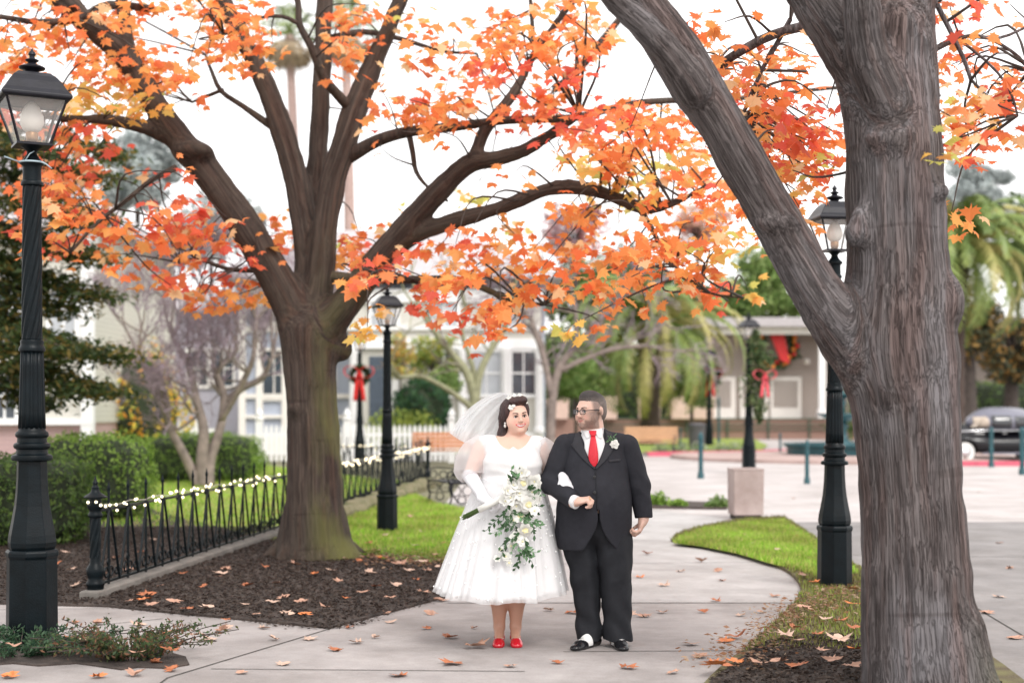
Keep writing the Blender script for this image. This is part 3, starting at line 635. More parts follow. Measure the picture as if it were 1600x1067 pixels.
B(13.6, (620,400,50,30,7,'r'),(670,410,45,25,5,'o'),(590,430,30,15,3,'r'),(740,380,40,20,6,'r'),(700,430,60,15,6,'o'),(790,370,50,25,5,'o'),(840,410,60,30,8,'o'),(780,425,50,20,4,'o'),(870,440,50,20,5,'o'),(690,470,40,25,5,'r'),(720,490,50,18,5,'r'),(770,505,35,18,5,'o'),(820,470,40,18,5,'o'),(650,500,30,12,2,'r'),(760,525,15,8,1,'r'),(875,512,15,10,2,'y'),(930,510,14,10,2,'o'),(830,498,15,8,1,'o'),(560,440,22,14,2,'o'),(565,520,25,8,3,'y'),(590,490,15,10,1,'y'))
B(13.0, (950,370,60,30,7,'o'),(1010,385,50,25,8,'o'),(920,420,50,25,8,'o'),(985,430,50,25,6,'o'),(1045,425,50,25,6,'o'),(1100,420,40,30,7,'o'),(1020,470,14,12,2,'o'),(1070,385,50,20,7,'o'),(1125,380,35,20,5,'y'),(1100,465,30,12,3,'o'),(1180,452,16,8,2,'y'),(1145,470,20,8,2,'r'),(960,465,40,10,3,'o'),(1060,345,35,15,3,'o'))
# the crown goes on above and behind the picture
B(15.5, (100,-120,260,90,40,'o'),(450,-130,260,80,36,'o'),(800,-120,220,80,30,'o'),(-160,60,120,120,26,'o'),(500,-260,400,60,30,'o'))
B(18.2, (300,30,220,60,10,'o'),(650,350,200,60,8,'y'),(900,300,120,60,6,'y'))
crown(BL, TL.nodes, LT, base, size=.145)
# ---- right maple
YR = 8.0; RB = P3(1440, 1084, YR); RB = (RB[0], RB[1], 0.0)
TR = Tree()
TR.px([(1444,1110,98,0),(1442,1068,94,0),(1434,980,86,0),(1431,900,83,0),(1426,800,79,0),(1419,700,79,0),(1413,620,84,0),(1405,560,90,.02),(1402,500,86,.02),(1404,440,80,.02),(1402,380,76,.02),(1399,300,75,.03),(1394,200,73,.04),(1385,120,70,.05),(1385,60,66,.06)], YR, n=2, k=.14)
for ang, L in ((12,.46),(60,.34),(110,.36),(325,.44)):
    a = math.radians(ang); x, y = RB[0], RB[1]; TR.chain([(x+.16*math.cos(a), y+.16*math.sin(a), .30, .17),(x+.28*math.cos(a), y+.28*math.sin(a), .10, .12),(x+L*math.cos(a), y+L*math.sin(a), -.02, .07)], k=.14, n=2, root=True)
TR.px([(1385,590,56,.0),(1330,528,50,-.0),(1280,460,41,-.04),(1246,402,38,-.06),(1216,350,37,-.1),(1178,285,36,-.12),(1150,237,37,-.15),(1122,187,36,-.18),(1085,130,40,-.2),(1055,80,38,-.22),(1015,25,36,-.25),(975,-30,34,-.3),(930,-90,30,-.35)], YR, n=3, k=.06)
TR.px([(1085,140,26,-.34),(1055,95,24,-.4),(1010,45,22,-.45),(965,5,18,-.5),(925,-40,16,-.6)], YR, n=2, k=.06)
TR.px([(1375,150,52,.0),(1335,85,46,.0),(1300,30,44,0),(1268,-20,42,0),(1240,-80,36,0)], YR, n=2, k=.06)
TR.px([(1388,165,34,-.16),(1362,105,32,-.22),(1350,50,30,-.28),(1345,-10,28,-.35),(1340,-80,24,-.4)], YR, n=2, k=.035)
TR.px([(1415,150,48,.05),(1415,70,44,.05),(1418,0,42,.08),(1425,-80,38,.1)], YR, n=2, k=.06)
TR.px([(1340,30,9,.6),(1255,42,8,.9),(1185,65,7.5,1.1),(1105,115,6.5,1.4),(1060,150,4,1.6)], YR, n=3, thin=True)
TR.px([(1235,30,4,1.0),(1210,75,4,1.1),(1190,110,3.5,1.2),(1160,180,3,1.3)], YR, n=2, thin=True)
TR.px([(1440,90,6,.4),(1500,58,3.5,.5),(1560,60,2.5,.6),(1610,40,2,.7)], YR, n=3, thin=True)
TR.px([(1445,85,5,.5),(1520,55,3,.7),(1580,80,2.5,.8),(1610,110,2,.9)], YR, n=3, thin=True)
TR.px([(1450,-20,5,.2),(1478,35,4,.2),(1505,90,3.5,.2),(1517,125,3,.2)], YR, n=2, thin=True)
TR.px([(1495,60,2.5,.6),(1540,95,2.2,.6),(1575,135,2,.7),(1590,180,1.5,.7)], YR, n=2, thin=True)
knobs = [Ell(P3(1487,470,7.9), (.07,.1,.13), .07), Ell(P3(1337,368,7.84), (.06,.05,.06), .08), Ell(P3(1468,300,7.83), (.055,.06,.045), .05), Ell(P3(1340,345,7.84),(.03,.05,.08),.08),
         Ell(P3(1390,215,7.80), (.12,.06,.05), .10), Ell(P3(1215,350,7.8),(.1,.06,.03),.06)]
RT = empty('maple_tree', RB, 0, 'thick grey-barked maple trunk leaning a heavy limb over the path at right', 'tree', 'orange maples over the path')
TR.build('trunk', .018, M['barkR'], RT, RB, lump(.008, .004, 12, 34, 3), extra=knobs)
BL = []
B(9.6, (1130,40,14,12,1,'o'),(1090,65,15,20,2,'o'),(1135,115,45,15,5,'o'),(1110,90,30,20,3,'o'),(1175,110,30,20,4,'o'),(1220,65,14,15,2,'o'),(1270,90,12,6,1,'o'),(1240,115,25,12,3,'o'),(1170,130,40,15,5,'r'))
B(9.4, (1200,190,40,25,7,'o'),(1250,175,45,25,8,'r'),(1290,200,30,30,6,'o'),(1230,225,50,25,9,'r'),(1290,250,25,30,5,'r'),(1220,265,45,18,6,'o'),(1270,270,40,20,6,'y'),(1240,300,25,12,3,'o'),(1150,200,30,25,4,'o'),(1175,160,40,15,4,'o'),(1205,235,30,20,3,'y'),(1245,325,12,8,1,'o'))
B(12.5, (1130,300,50,18,9,'o'),(1080,290,40,18,5,'r'),(1170,330,25,15,3,'o'),(1180,295,30,20,3,'y'),(1030,290,40,15,5,'y'),(1100,340,40,15,4,'o'),(1165,375,25,15,3,'o'),(1010,200,40,50,8,'o'),(1060,180,50,40,8,'o'),(1115,210,40,40,8,'o'))
B(9.0, (1480,70,20,15,2,'r'),(1490,100,22,18,3,'o'),(1540,155,40,18,5,'r'),(1580,135,30,20,4,'o'),(1560,165,40,18,4,'y'),(1500,185,30,15,4,'o'),(1540,185,35,18,5,'o'),(1500,212,32,16,6,'r'),(1530,228,20,14,2,'r'),(1590,155,20,15,2,'r'),(1465,240,10,18,2,'y'),(1500,5,25,12,2,'r'),(1580,5,20,10,1,'r'),(1520,75,12,8,1,'o'),(1600,110,20,14,2,'r'))
B(9.3, (1500,325,22,10,2,'o'))
B(8.6, (1000,-150,220,90,30,'o'),(1300,-140,220,90,30,'o'),(1600,-120,200,100,26,'o'),(1700,120,70,120,10,'o'))
crown(BL, TR.nodes, RT, RB, size=.108, spread=.5, dens_=.85)
# ------------------------------------------------------------ people
class Fn:
    def __init__(s, f, lo, hi, k=.01, sub=True): s.f = f; s.lo = np.array(lo, float); s.hi = np.array(hi, float); s.k = k; s.sub = sub
    def __call__(s, X, Y, Z): return s.f(X, Y, Z)
def below(z, k=.004): return Fn(lambda X,Y,Z: (Z-z)+0*X+0*Y, (-2,-2,-1), (2,2,3), k)
class Frame:
    def __init__(s, c, yaw=0, pitch=0, roll=0, sc=1.0):
        s.c = np.array(c, float); s.s = sc
        s.R = np.array(Matrix.Rotation(math.radians(yaw), 3, 'Z')@Matrix.Rotation(math.radians(roll), 3, 'Y')@Matrix.Rotation(math.radians(pitch), 3, 'X'))
    def p(s, x): return s.c+s.R@(np.array(x, float)*s.s)
    def inv(s, V): return ((V-s.c)@s.R)/s.s
    def ell(s, c, r, k=.02, sub=False): return Ell(s.p(c), np.array(r)*s.s, k*s.s, R=s.R, sub=sub)
    def cone(s, a, b, ra, rb, k=.02): return Cone(s.p(a), s.p(b), ra*s.s, rb*s.s, k*s.s)
def head_prims(H, fem=False, heavy=1.0):
    E, Cn = H.ell, H.cone; w_ = heavy
    L = [E((0,.018,.035),(.076,.096,.086),.02), E((0,-.03,-.02),(.066*w_,.066,.085),.04), E((0,-.045,-.078),(.05*w_,.046,.038),.03),
         E((.04*w_,-.05,-.045),(.034,.032,.038),.03), E((-.04*w_,-.05,-.045),(.034,.032,.038),.03), E((0,-.02,-.105),(.054*w_,.05,.026),.03),
         Cn((-.03,-.083,.018),(.03,-.083,.018),.013,.013,.02), E((0,-.086,-.1),(.02,.014,.014),.02)]
    for s in (-1,1):
        L.append(E((s*.031,-.104,-.002),(.017,.016,.010),.012,sub=True))
        L.append(E((s*.079*(.5+.5*w_),.012,-.005),(.008,.018,.03),.008))
    nr = .85 if fem else 1.0
    L += [Cn((0,-.090,.006),(0,-.112,-.030),.0085*nr,.012*nr,.014), E((-.012*nr,-.102,-.034),(.008,.009,.007),.008), E((.012*nr,-.102,-.034),(.008,.009,.007),.008)]
    L += [E((0,-.094,-.058),(.026 if fem else .024,.010,.0060),.006), E((0,-.092,-.069),(.022,.010,.0068),.006)]
    return L
def hand_prims(wr, d, n, curl=(.5,.6,.5), side=1, sc=1.0, k=.005):
    wr = np.array(wr, float); d = np.array(d, float); d /= np.linalg.norm(d); n = np.array(n, float); n -= d*(n@d); n /= np.linalg.norm(n)
    s = np.cross(d, n)*side; L = []
    R = np.stack([s, d, n], 1); L.append(Ell(wr+d*.045*sc, (.043*sc,.052*sc,.018*sc), .012, R=R)); L.append(Cone(wr-d*.03*sc, wr+d*.02*sc, .028*sc, .026*sc, .02))
    for i, ln in enumerate((.072,.080,.074,.058)):
        p = wr+d*.082*sc+s*(-.032+.0213*i)*sc; a = .15+.05*i; rr = .0098*sc
        for j, f in enumerate((.45,.32,.25)):
            a += curl[j]; dr = d*math.cos(a)+n*math.sin(a); q = p+dr*ln*f*sc; L.append(Cone(p, q, rr, rr*.93, .006 if j else .010)); p = q; rr *= .93
    p = wr+d*.02*sc-s*.034*sc+n*.008*sc; dr = d*.62-s*.55+n*.5; dr /= np.linalg.norm(dr); q = p+dr*.038*sc; L.append(Cone(p, q, .014*sc, .0115*sc, .012))
    dr = d*.8-s*.05+n*.65; dr /= np.linalg.norm(dr); L.append(Cone(q, q+dr*.034*sc, .0112*sc, .009*sc, .005))
    return L
def sdf_obj(name, prims, ax, m, parent, warp=None, colf=None, smooth=True):
    V, Q = sdf_mesh(prims, ax, warp); return fastmesh(name, V, Q, m, parent, smooth=smooth, col=None if colf is None else colf(V)), V, Q
def strip(L_, R_, n, bvh, off, mat_, name, parent, thick=.003, m=8):
    """surface laid on a body between two 2-D polylines (x,z), found by casting from the front"""
    Lp = smooth3(L_, n); Rp = smooth3(R_, n); P = []
    for a, b in zip(Lp, Rp):
        row = []
        for t in np.linspace(0, 1, m):
            x, z = a*(1-t)+b*t; h = bvh.ray_cast(Vector((x,-2,z)), Vector((0,1,0)))
            y = h[0].y if h[0] is not None else (row[-1][1]+off if row else 0)
            row.append((x, y-off, z))
        P.append(row)
    o = MB().grid(P).build(name, mat_, parent, smooth=True)
    s = o.modifiers.new('solid', 'SOLIDIFY'); s.thickness = thick; s.offset = 0
    return o
def bvh_of(V, Q): return BVHTree.FromPolygons([tuple(v) for v in V], [tuple(q) for q in Q])
def facecol(V, H, skin, lips, fem):
    L = H.inv(V); col = np.tile(np.array(skin), (len(V),1)); x, y, z = L[:,0], L[:,1], L[:,2]
    front = (y < -.05) & (np.abs(z) < .14)
    ch = np.exp(-(((np.abs(x)-.042)/.02)**2+((z+.04)/.018)**2))*front; col = col*(1-.30*ch[:,None])+np.array((.72,.25,.20))*.30*ch[:,None]
    zc = -.066+(8.5*x*x if fem else .3*np.abs(x))
    w_ = .037 if fem else .024
    lp = front & (np.abs(x) < w_) & (np.abs(z-zc) < (.0115 if fem else .008)*(1-.6*(np.abs(x)/w_)**2)) & (y < -.075); col[lp] = lips
    if fem:
        te = front & (np.abs(x) < .026) & (np.abs(z-zc-.0010) < .0042) & (y < -.075); col[te] = (.75,.72,.68)
    return col, L
M['skin'] = colmat('skin', .48, sss=.12)
M['suit'] = mat('suit_wool', (.020,.0205,.027), .78, var=.12, scale=30, bump=.15, bscale=400, spec=.3)
M['trousers'] = mat('trouser_wool', (.014,.015,.019), .8, var=.12, scale=30, bump=.15, bscale=400, spec=.3)
M['lapel'] = mat('lapel_wool', (.027,.027,.033), .7, var=.1, scale=30, bump=.1, bscale=400, spec=.35)
M['shirt'] = mat('shirt_cotton', (.78,.78,.79), .7, var=.03)
M['tie'] = mat('tie_silk', (.62,.012,.03), .38, var=.1, scale=60)
M['white'] = mat('white_satin', (.74,.73,.73), .5, var=.02, scale=20, bump=.1, bscale=40)
M['glove'] = mat('glove_satin', (.80,.80,.83), .4, var=.02)
M['tulle'] = sheer('tulle', (.86,.86,.87), .55)
M['sleeve'] = sheer('sheer_sleeve', (.86,.84,.85), .46)
M['veil'] = sheer('veil_tulle', (.88,.89,.90), .52)
M['black'] = mat('black_plastic', (.012,.012,.014), .3)
M['lens'] = glassmat('spectacle_lens', (.6,.65,.7), .15)
M['eyew'] = mat('eye_white', (.72,.70,.68), .25); M['iris'] = mat('iris', (.03,.018,.012), .15)
M['brow'] = mat('eyebrow_hair', (.022,.014,.012), .7)
M['redshoe'] = mat('red_patent', (.50,.008,.02), .18, coat=.5)
M['green'] = mat('stem_wrap_green', (.07,.12,.03), .7, var=.3, scale=30); M['gold'] = mat('ring_gold', (.8,.55,.2), .25, metal=1)
M['pearl'] = mat('pearl', (.8,.78,.75), .2)
def hairmat(n, c1, c2):
    m = mat(n, c1, .45, col2=c2, scale=40, stretch=(1,1,.25), bump=.6, bscale=120); return m
M['hairb'] = hairmat('bride_hair', (.022,.010,.010), (.060,.022,.020)); M['hairg'] = colmat('groom_hair', .6)
def eyes(H, parent, open_=.0095):
    for s in (-1,1):
        b = MB(); b.ball((0,0,0), .0125, 12, 8); e = b.build('eye', M['eyew'], parent, smooth=True); e.location = H.p((s*.031,-.0805,-.003))
        i = MB(); i.ball((0,0,0), (.0068,.003,.0068), 12, 8); io = i.build('iris', M['iris'], e, smooth=True); d = H.R@np.array((0,-.0115,0)); io.location = d
        io.rotation_euler = Matrix(H.R).to_euler()
        # upper lid / lash line
        P = [H.p((s*.031+.0135*math.cos(a)*1.15, -.0925-.0030*math.sin(a), -.0035+.0085*math.sin(a))) for a in np.linspace(.1, PI-.1, 9)]
        MB().tube(P, .0021, 5).build('eyelash', M['brow'], parent)
        P = [H.p((s*(.016+.034*t), -.1015+.014*t*t+.002, .018+.006*math.sin(t*2.4))) for t in np.linspace(0,1,7)]
        MB().tube(P, np.linspace(.0042,.0020,7), 5).build('eyebrow', M['brow'], parent)
# ===== groom
GP = G(935, 1011); groom = empty('person', GP, 0, 'bearded man in black suit, red tie and glasses looking towards the bride', 'person')
Hg = Frame((-.052,-.01,1.595), yaw=-48, pitch=3, sc=1.03)
skin_g = (.66,.43,.345)
prims = head_prims(Hg, heavy=1.12)
prims += [Cone((-.035,.02,1.53),(-.03,.02,1.40),.066,.078,.03), Ell((-.025,.01,1.2),(.20,.13,.24),.05), Ell((-.025,0,.95),(.21,.16,.24),.05),
  Cone((-.2,.01,1.36),(.16,.01,1.36),.06,.06,.05), Cone((-.25,.01,1.34),(-.325,-.02,1.11),.055,.045), Cone((-.325,-.02,1.11),(-.175,-.25,1.0),.045,.032),
  Cone((.20,.01,1.34),(.29,.02,1.08),.055,.045), Cone((.29,.02,1.08),(.30,-.03,.865),.045,.032),
  Cone((-.12,0,.8),(-.085,-.01,.47),.11,.07), Cone((-.085,-.01,.47),(-.06,.0,.10),.065,.045), Cone((.08,0,.8),(.115,-.02,.47),.11,.07), Cone((.115,-.02,.47),(.125,-.01,.10),.065,.045)]
prims += hand_prims((-.165,-.262,.995), (.88,-.30,.22), (-.25,.35,-.85), curl=(.9,1.1,.9), side=-1, sc=1.05)
prims += hand_prims((.300,-.032,.862), (-.30,-.25,-.8), (-.8,.1,.3), curl=(.5,.8,.7), side=-1, sc=1.05)
ax = [axis(-.45,.45,.009,[(-.22,.08,.0036),(.2,.36,.0045)]), axis(-.45,.25,.009,[(-.40,-.22,.0045),(-.13,.09,.0036)]), axis(.03,1.76,.011,[(.74,.88,.0045),(.9,1.06,.0045),(1.44,1.75,.0036)])]
def gcol(V):
    c, L = facecol(V, Hg, skin_g, (.50,.20,.17), False); x, y, z = L[:,0], L[:,1], L[:,2]
    hd = (V[:,2] > 1.40)
    n = np.random.default_rng(4).uniform(.1,1,len(V))
    jaw = hd & (y < .02) & (z < -.035-.25*np.abs(y+.02)*0) & (z > -.125)
    side = hd & (np.abs(x) > .046) & (z < .0) & (z > -.11) & (y > -.085) & (y < .0)
    must = hd & (z < -.046) & (z > -.0575) & (np.abs(x) < .030) & (y < -.08)
    chin = hd & (z < -.079) & (z > -.112) & (np.abs(x) < .045) & (y < -.05)
    sm = lambda v, a, b_: np.clip((v-a)/(b_-a), 0, 1)
    rgn_side = sm(np.abs(x), .038, .052)*sm(-z, -.012, .012)*sm(y, -.092, -.070)*sm(-y, -.018, -.004)*sm(z, -.122, -.110)
    rgn_chin = sm(-z, .074, .084)*sm(z, -.122, -.112)*sm(-y, .02, .04)*np.ones_like(x)
    rgn_must = sm(-z, .044, .048)*sm(z, -.060, -.056)*sm(-y, .080, .086)*sm(-np.abs(x), -.034, -.028)
    rgn_jaw = sm(-z, .050, .066)*sm(z, -.122, -.112)*sm(np.abs(x), .024, .036)*sm(-y, -.018, -.004)
    wgt = np.maximum.reduce([rgn_side, rgn_chin, rgn_must*.7, rgn_jaw])*hd*.66*(.8+.35*n)
    lipm = (np.abs(z+.064) < .0075) & (np.abs(x) < .023) & (y < -.07); wgt[lipm] = 0
    fade = sm(y, -.058, -.040)*sm(z, -.035, .0)*sm(-np.abs(x), -.086, -.080)*hd*.8*(.75+.35*n); fade = np.maximum(fade, sm(y, .03, .05)*sm(z, -.075, -.05)*hd*.8); c = c*(1-fade[:,None])+np.array((.15,.12,.11))*fade[:,None]
    return c*(1-wgt[:,None])+np.array((.075,.050,.042))*wgt[:,None]
    bd = (side | must | chin) & ~((np.abs(z+.064) < .0075) & (np.abs(x) < .023))
    k = .6
    bc = np.array((.07,.045,.038)); c[bd] = c[bd]*(1-k)+bc*k*(.7+.6*n[bd])[:,None]
    return c
gb, V, Q = sdf_obj('body', prims, ax, M['skin'], groom, colf=gcol)
eyes(Hg, groom)
# hair: short, dark on top, greying sides
hp = [Hg.ell((0,.022,.038),(.0775,.0975,.082),.01), Hg.ell((0,-.020,.092),(.052,.055,.036),.04), Hg.ell((0,.065,-.02),(.064,.050,.06),.03),
      Hg.ell((0,-.130,.004),(.074,.090,.074),.012,sub=True), Hg.ell((0,-.105,-.030),(.095,.075,.055),.01,sub=True), Hg.ell((0,-.04,-.10),(.12,.115,.085),.006,sub=True)]
for s in (-1,1): hp.append(Hg.ell((s*.088,.012,-.008),(.02,.022,.032),.004,sub=True))
hax = [axis(-.25,.12,.0036), axis(-.2,.16,.0036), axis(1.42,1.77,.0036)]
def hcol(V):
    L = Hg.inv(V); t = np.clip((L[:,2]-.045)/.05, 0, 1)[:,None]; n = np.random.default_rng(3).uniform(.6,1.35,len(V))[:,None]
    return (np.array((.17,.14,.125))*(1-t)+np.array((.040,.034,.033))*t)*n
sdf_obj('hair', hp, hax, M['hairg'], groom, colf=hcol, warp=lambda X,Y,Z,Fd: (.0012*np.sin(X*420+Z*150)*np.sin(Y*380)).astype(np.float32))
# glasses
gl = empty('glasses', (0,0,0)); gl.parent = groom
b = MB()
for s in (-1,1):
    pts = [Hg.p((s*.032+.024*math.copysign(abs(math.cos(a))**.6, math.cos(a)), -.108+.10*abs(s*.032+.024*math.cos(a))**1.0*.25, -.004+.0155*math.copysign(abs(math.sin(a))**.6, math.sin(a)))) for a in np.linspace(0, 2*PI, 21)]
    b.tube(pts, .0022, 6); b.tube([Hg.p((s*.056,-.104,.004)), Hg.p((s*.078,-.085,.006)), Hg.p((s*.084,-.02,.006)), Hg.p((s*.086,.02,.0))], .0024, 6)
b.tube([Hg.p((-.008,-.108,.002)), Hg.p((0,-.111,.004)), Hg.p((.008,-.108,.002))], .002, 6)
C.objects.unlink(gl); bpy.data.objects.remove(gl)
gf = b.build('glasses', M['black'], groom, smooth=True); lb = MB()
for s in (-1,1): lb.add([Hg.p((s*.032+.022*math.cos(a), -.1075, -.004+.014*math.sin(a))) for a in np.arange(12)*2*PI/12], [tuple(range(12))])
lb.build('lens', M['lens'], gf)
# trousers
tp = [Cone((-.13,0,.76),(-.088,-.01,.47),.128,.092,.06), Cone((-.088,-.01,.47),(-.058,0,.12),.092,.084,.03), Cone((-.058,0,.12),(-.06,-.005,.02),.084,.085,.02),
      Cone((.085,-.02,.76),(.120,-.04,.47),.135,.108,.004), Cone((.120,-.04,.47),(.125,-.03,.14),.108,.098,.004), Cone((.125,-.03,.14),(.125,-.035,.03),.098,.102,.004), Ell((-.03,0,.84),(.225,.175,.16),.04), below(.055)]
def tw(X, Y, Z, Fd):
    return (.007*np.sin(Z*34+X*30+2*np.sin(Y*14+X*9))*np.exp(-((Z-.17)/.14)**2)+.005*np.sin(X*55+Z*7+Y*12)*(Z < 2)+.006*np.sin(Z*26-X*26+1.3)*np.exp(-((Z-.52)/.16)**2)+.007*np.sin((Z-.9*np.abs(X))*22)*np.exp(-((Z-.70)/.1)**2)).astype(np.float32)
sdf_obj('trousers', tp, [axis(-.35,.33,.0075), axis(-.26,.24,.0075), axis(.03,1.0,.0075)], M['trousers'], groom, warp=tw)
# jacket
jp = [Ell((-.022,.005,1.20),(.232,.165,.235),.06), Ell((-.025,-.028,1.0),(.245,.210,.26),.06), Ell((-.035,-.005,.80),(.258,.195,.33),.08), Cone((-.175,.01,1.368),(.145,.01,1.372),.074,.074,.07),
      Cone((-.03,.045,1.44),(-.03,.03,1.38),.07,.11,.06)]
slp = [Cone((-.222,.005,1.355),(-.318,-.02,1.11),.080,.077,.03), Cone((-.318,-.02,1.11),(-.17,-.262,.998),.076,.054,.03),
       Cone((.190,.01,1.355),(.275,.01,1.09),.083,.077,.03), Cone((.275,.01,1.09),(.305,-.02,.86),.076,.060,.03)]
jp += [Fn(lambda X,Y,Z: Z-.665-.012*np.cos((X+.02)*12)*0-.02*np.clip(np.abs(X+.01)-.05,-.05,.1)*0+0*Y, (-1,-1,-1),(.2,1,.72),.004),
       Fn(lambda X,Y,Z: np.maximum(np.maximum(np.abs(X+.014-.10*(.95-Z)*.5)-(.004+1.75*np.clip(.92-Z, 0, 1)**2.0), Y+.02), Z-.94), (-.3,-.5,.5),(.3,0,.95),.004),
       Fn(lambda X,Y,Z: np.maximum(np.abs(X+.032+.015)-np.clip((Z-1.235)*.36,0,.10)+0, Y+.03+.2*(Z-1.45))+0*Z, (-.25,-.5,1.2),(.15,.0,1.56),.006),
       Fn(lambda X,Y,Z: np.sqrt((X+.035)**2+(Y-.005)**2)-.074+0*Z, (-.2,-.2,1.40),(.15,.2,1.6),.01)]
def jw(X, Y, Z, Fd):
    arm = np.exp(-((X+.30)/.08)**2)+np.exp(-((X-.30)/.06)**2)
    return (.006*1.4*arm*(np.abs(np.sin(Z*26+X*18+Y*14))-.5)*np.exp(-((Z-1.08)/.14)**2)+.0035*np.sin(X*22+Z*9)*np.sin(Z*16+Y*8)+.006*np.abs(np.sin((Z-X*.8)*19+1))*np.exp(-((X+.03)/.16)**2-((Z-1.03)/.08)**2)
            +.0045*np.sin((Z+np.abs(X+.02)*.9)*30)*np.exp(-((np.abs(X+.02)-.18)/.07)**2-((Z-1.22)/.12)**2)).astype(np.float32)
jax = [axis(-.46,.44,.0065), axis(-.36,.26,.0065), axis(.6,1.56,.0065)]
jk, JV, JQ = sdf_obj('jacket', jp, jax, M['suit'], groom, warp=jw)
def cutp(p, n): p = np.array(p, float); n = np.array(n, float); n /= np.linalg.norm(n); return Fn(lambda X,Y,Z: -((X-p[0])*n[0]+(Y-p[1])*n[1]+(Z-p[2])*n[2]), p-.12, p+.12, .004)
for sp2, ct in ((slp[:2], cutp((-.180,-.253,1.000),(.6,-.8,-.1))), (slp[2:], cutp((.306,-.026,.872),(.06,-.12,-1)))):
    sdf_obj('sleeve', sp2+[ct], jax, M['suit'], jk, warp=jw); jb_ = bvh_of(JV, JQ)
# crisp shirt front under the opening
sp = [Ell((-.030,.0,1.27),(.115,.162,.21),.05), Ell((-.025,.012,1.20),(.18,.140,.225),.04), Cone((-.04,.012,1.435),(-.035,.02,1.34),.072,.085,.04), Cone((-.042,.008,1.478),(-.04,.012,1.44),.073,.074,.01), Cone((-.12,.01,1.36),(.07,.01,1.365),.056,.056,.05),
      Fn(lambda X,Y,Z: -(Z-1.485-.25*(Y+.0))+0*X, (-.5,-.5,1.4),(.5,.5,1.7),.003)]
so_, SV, SQ = sdf_obj('shirt', sp, [axis(-.26,.22,.006), axis(-.22,.24,.006), axis(1.0,1.56,.005)], M['shirt'], groom); sb = bvh_of(SV, SQ)
# collar wings
strip([(-.115,1.475),(-.105,1.44),(-.085,1.405)],[(-.045,1.452),(-.052,1.44),(-.066,1.415)],3,sb,.006,M['shirt'],'collar',so_,.004,5)
strip([(-.040,1.452),(-.025,1.438),(-.006,1.415)],[(.035,1.48),(.028,1.44),(.012,1.405)],3,sb,.006,M['shirt'],'collar',so_,.004,5)
# tie
strip([(-.066,1.456),(-.064,1.440),(-.054,1.424)],[(-.020,1.456),(-.022,1.440),(-.030,1.424)],3,sb,.016,M['tie'],'tie_knot',groom,.016,6)
strip([(-.056,1.426),(-.066,1.37),(-.076,1.30),(-.066,1.255),(-.040,1.222)],[(-.029,1.426),(-.020,1.37),(-.012,1.30),(-.014,1.255),(-.034,1.222)],4,sb,.014,M['tie'],'tie',groom,.006,7)
# lapels
def lapel(pts_in, pts_out): return strip(pts_in, pts_out, 4, jb_, .007, M['lapel'], 'lapel', jk, .005, 6)
lapel([(-.125,1.455),(-.118,1.40),(-.095,1.33),(-.062,1.26),(-.030,1.215)],[(-.16,1.435),(-.175,1.38),(-.185,1.36),(-.110,1.27),(-.034,1.205)])
lapel([(.045,1.455),(.045,1.40),(.022,1.33),(-.008,1.26),(-.030,1.215)],[(.085,1.44),(.10,1.385),(.105,1.355),(.045,1.27),(-.026,1.205)])
# front edge seam, buttons, pocket welt
strip([(-.035,1.205),(-.034,1.12),(-.030,1.03),(-.026,.94)],[(-.027,1.205),(-.026,1.12),(-.022,1.03),(-.018,.94)],4,jb_,.003,M['trousers'],'front_edge',jk,.003,3)
def on(bv, x, z, off=.004):
    h = bv.ray_cast(Vector((x,-2,z)), Vector((0,1,0)))[0]; return (x, h.y-off, z)
for z in (1.155, 1.055): b = MB(); b.lathe([(.011,-.003),(.011,.003),(.008,.0045)], 14); o = b.build('button', M['black'], jk, smooth=False); o.location = on(jb_, -.038, z); o.rotation_euler = (PI/2,0,0)
strip([(.06,1.268),(.06,1.25)],[(.14,1.275),(.14,1.257)],2,jb_,.004,M['lapel'],'pocket_welt',jk,.003,6)
# boutonniere
def petal_flower(mb, c, r, n, d, mi=0, lay=2, seed=0):
    """small open flower with cupped petals facing direction d"""
    d = np.array(d, float); d /= np.linalg.norm(d); u = np.cross(d, (0,0,1.0)); u /= np.linalg.norm(u)+1e-9; v_ = np.cross(d, u); rg = np.random.default_rng(seed)
    for l in range(lay):
        for i in range(n):
            a = 2*PI*(i+.5*l)/n+rg.uniform(-.15,.15); e = math.cos(a)*u+math.sin(a)*v_; s = np.cross(e, d); rr = r*(1-.3*l)*rg.uniform(.85,1.1); tl = .25+.35*l
            P = []
            for t in (0,.35,.7,1.0):
                w_ = rr*(.12,.42,.40,.08)[(0,.35,.7,1.0).index(t)]; ctr = np.array(c)+e*rr*t*math.cos(tl)+d*rr*(t*math.sin(tl)-.25*t*t)
                P.append([ctr-s*w_+d*w_*.25, ctr, ctr+s*w_+d*w_*.25])
            mb.grid(P, mi)
def sprig(mb, p0, p1, n, L, mi=0, seed=0, w_=.32):
    rg = np.random.default_rng(seed); p0 = np.array(p0, float); p1 = np.array(p1, float); mid = (p0+p1)/2+rg.normal(0,.012,3); P = smooth3([p0, mid, p1], 5); mb.tube(P, .0018, 4, mi)
    for i in range(n):
        t = (i+1)/n; q = P[min(len(P)-1, int(t*(len(P)-1)))]; dr = (p1-p0)/np.linalg.norm(p1-p0); sd = rg.normal(0,1,3); sd[1] *= .5; sd -= dr*(sd@dr); sd /= np.linalg.norm(sd)
        e = dr*.7+sd*.8*(1 if i%2 else -1); e /= np.linalg.norm(e); s = np.cross(e, (0,1,0.2)); s /= np.linalg.norm(s)+1e-9; l = L*rg.uniform(.7,1.15)
        mb.add([q, q+e*l*.5+s*l*w_*.5+np.array((0,-.003,0)), q+e*l, q+e*l*.5-s*l*w_*.5+np.array((0,-.003,0))], [(0,1,2,3)], mi)
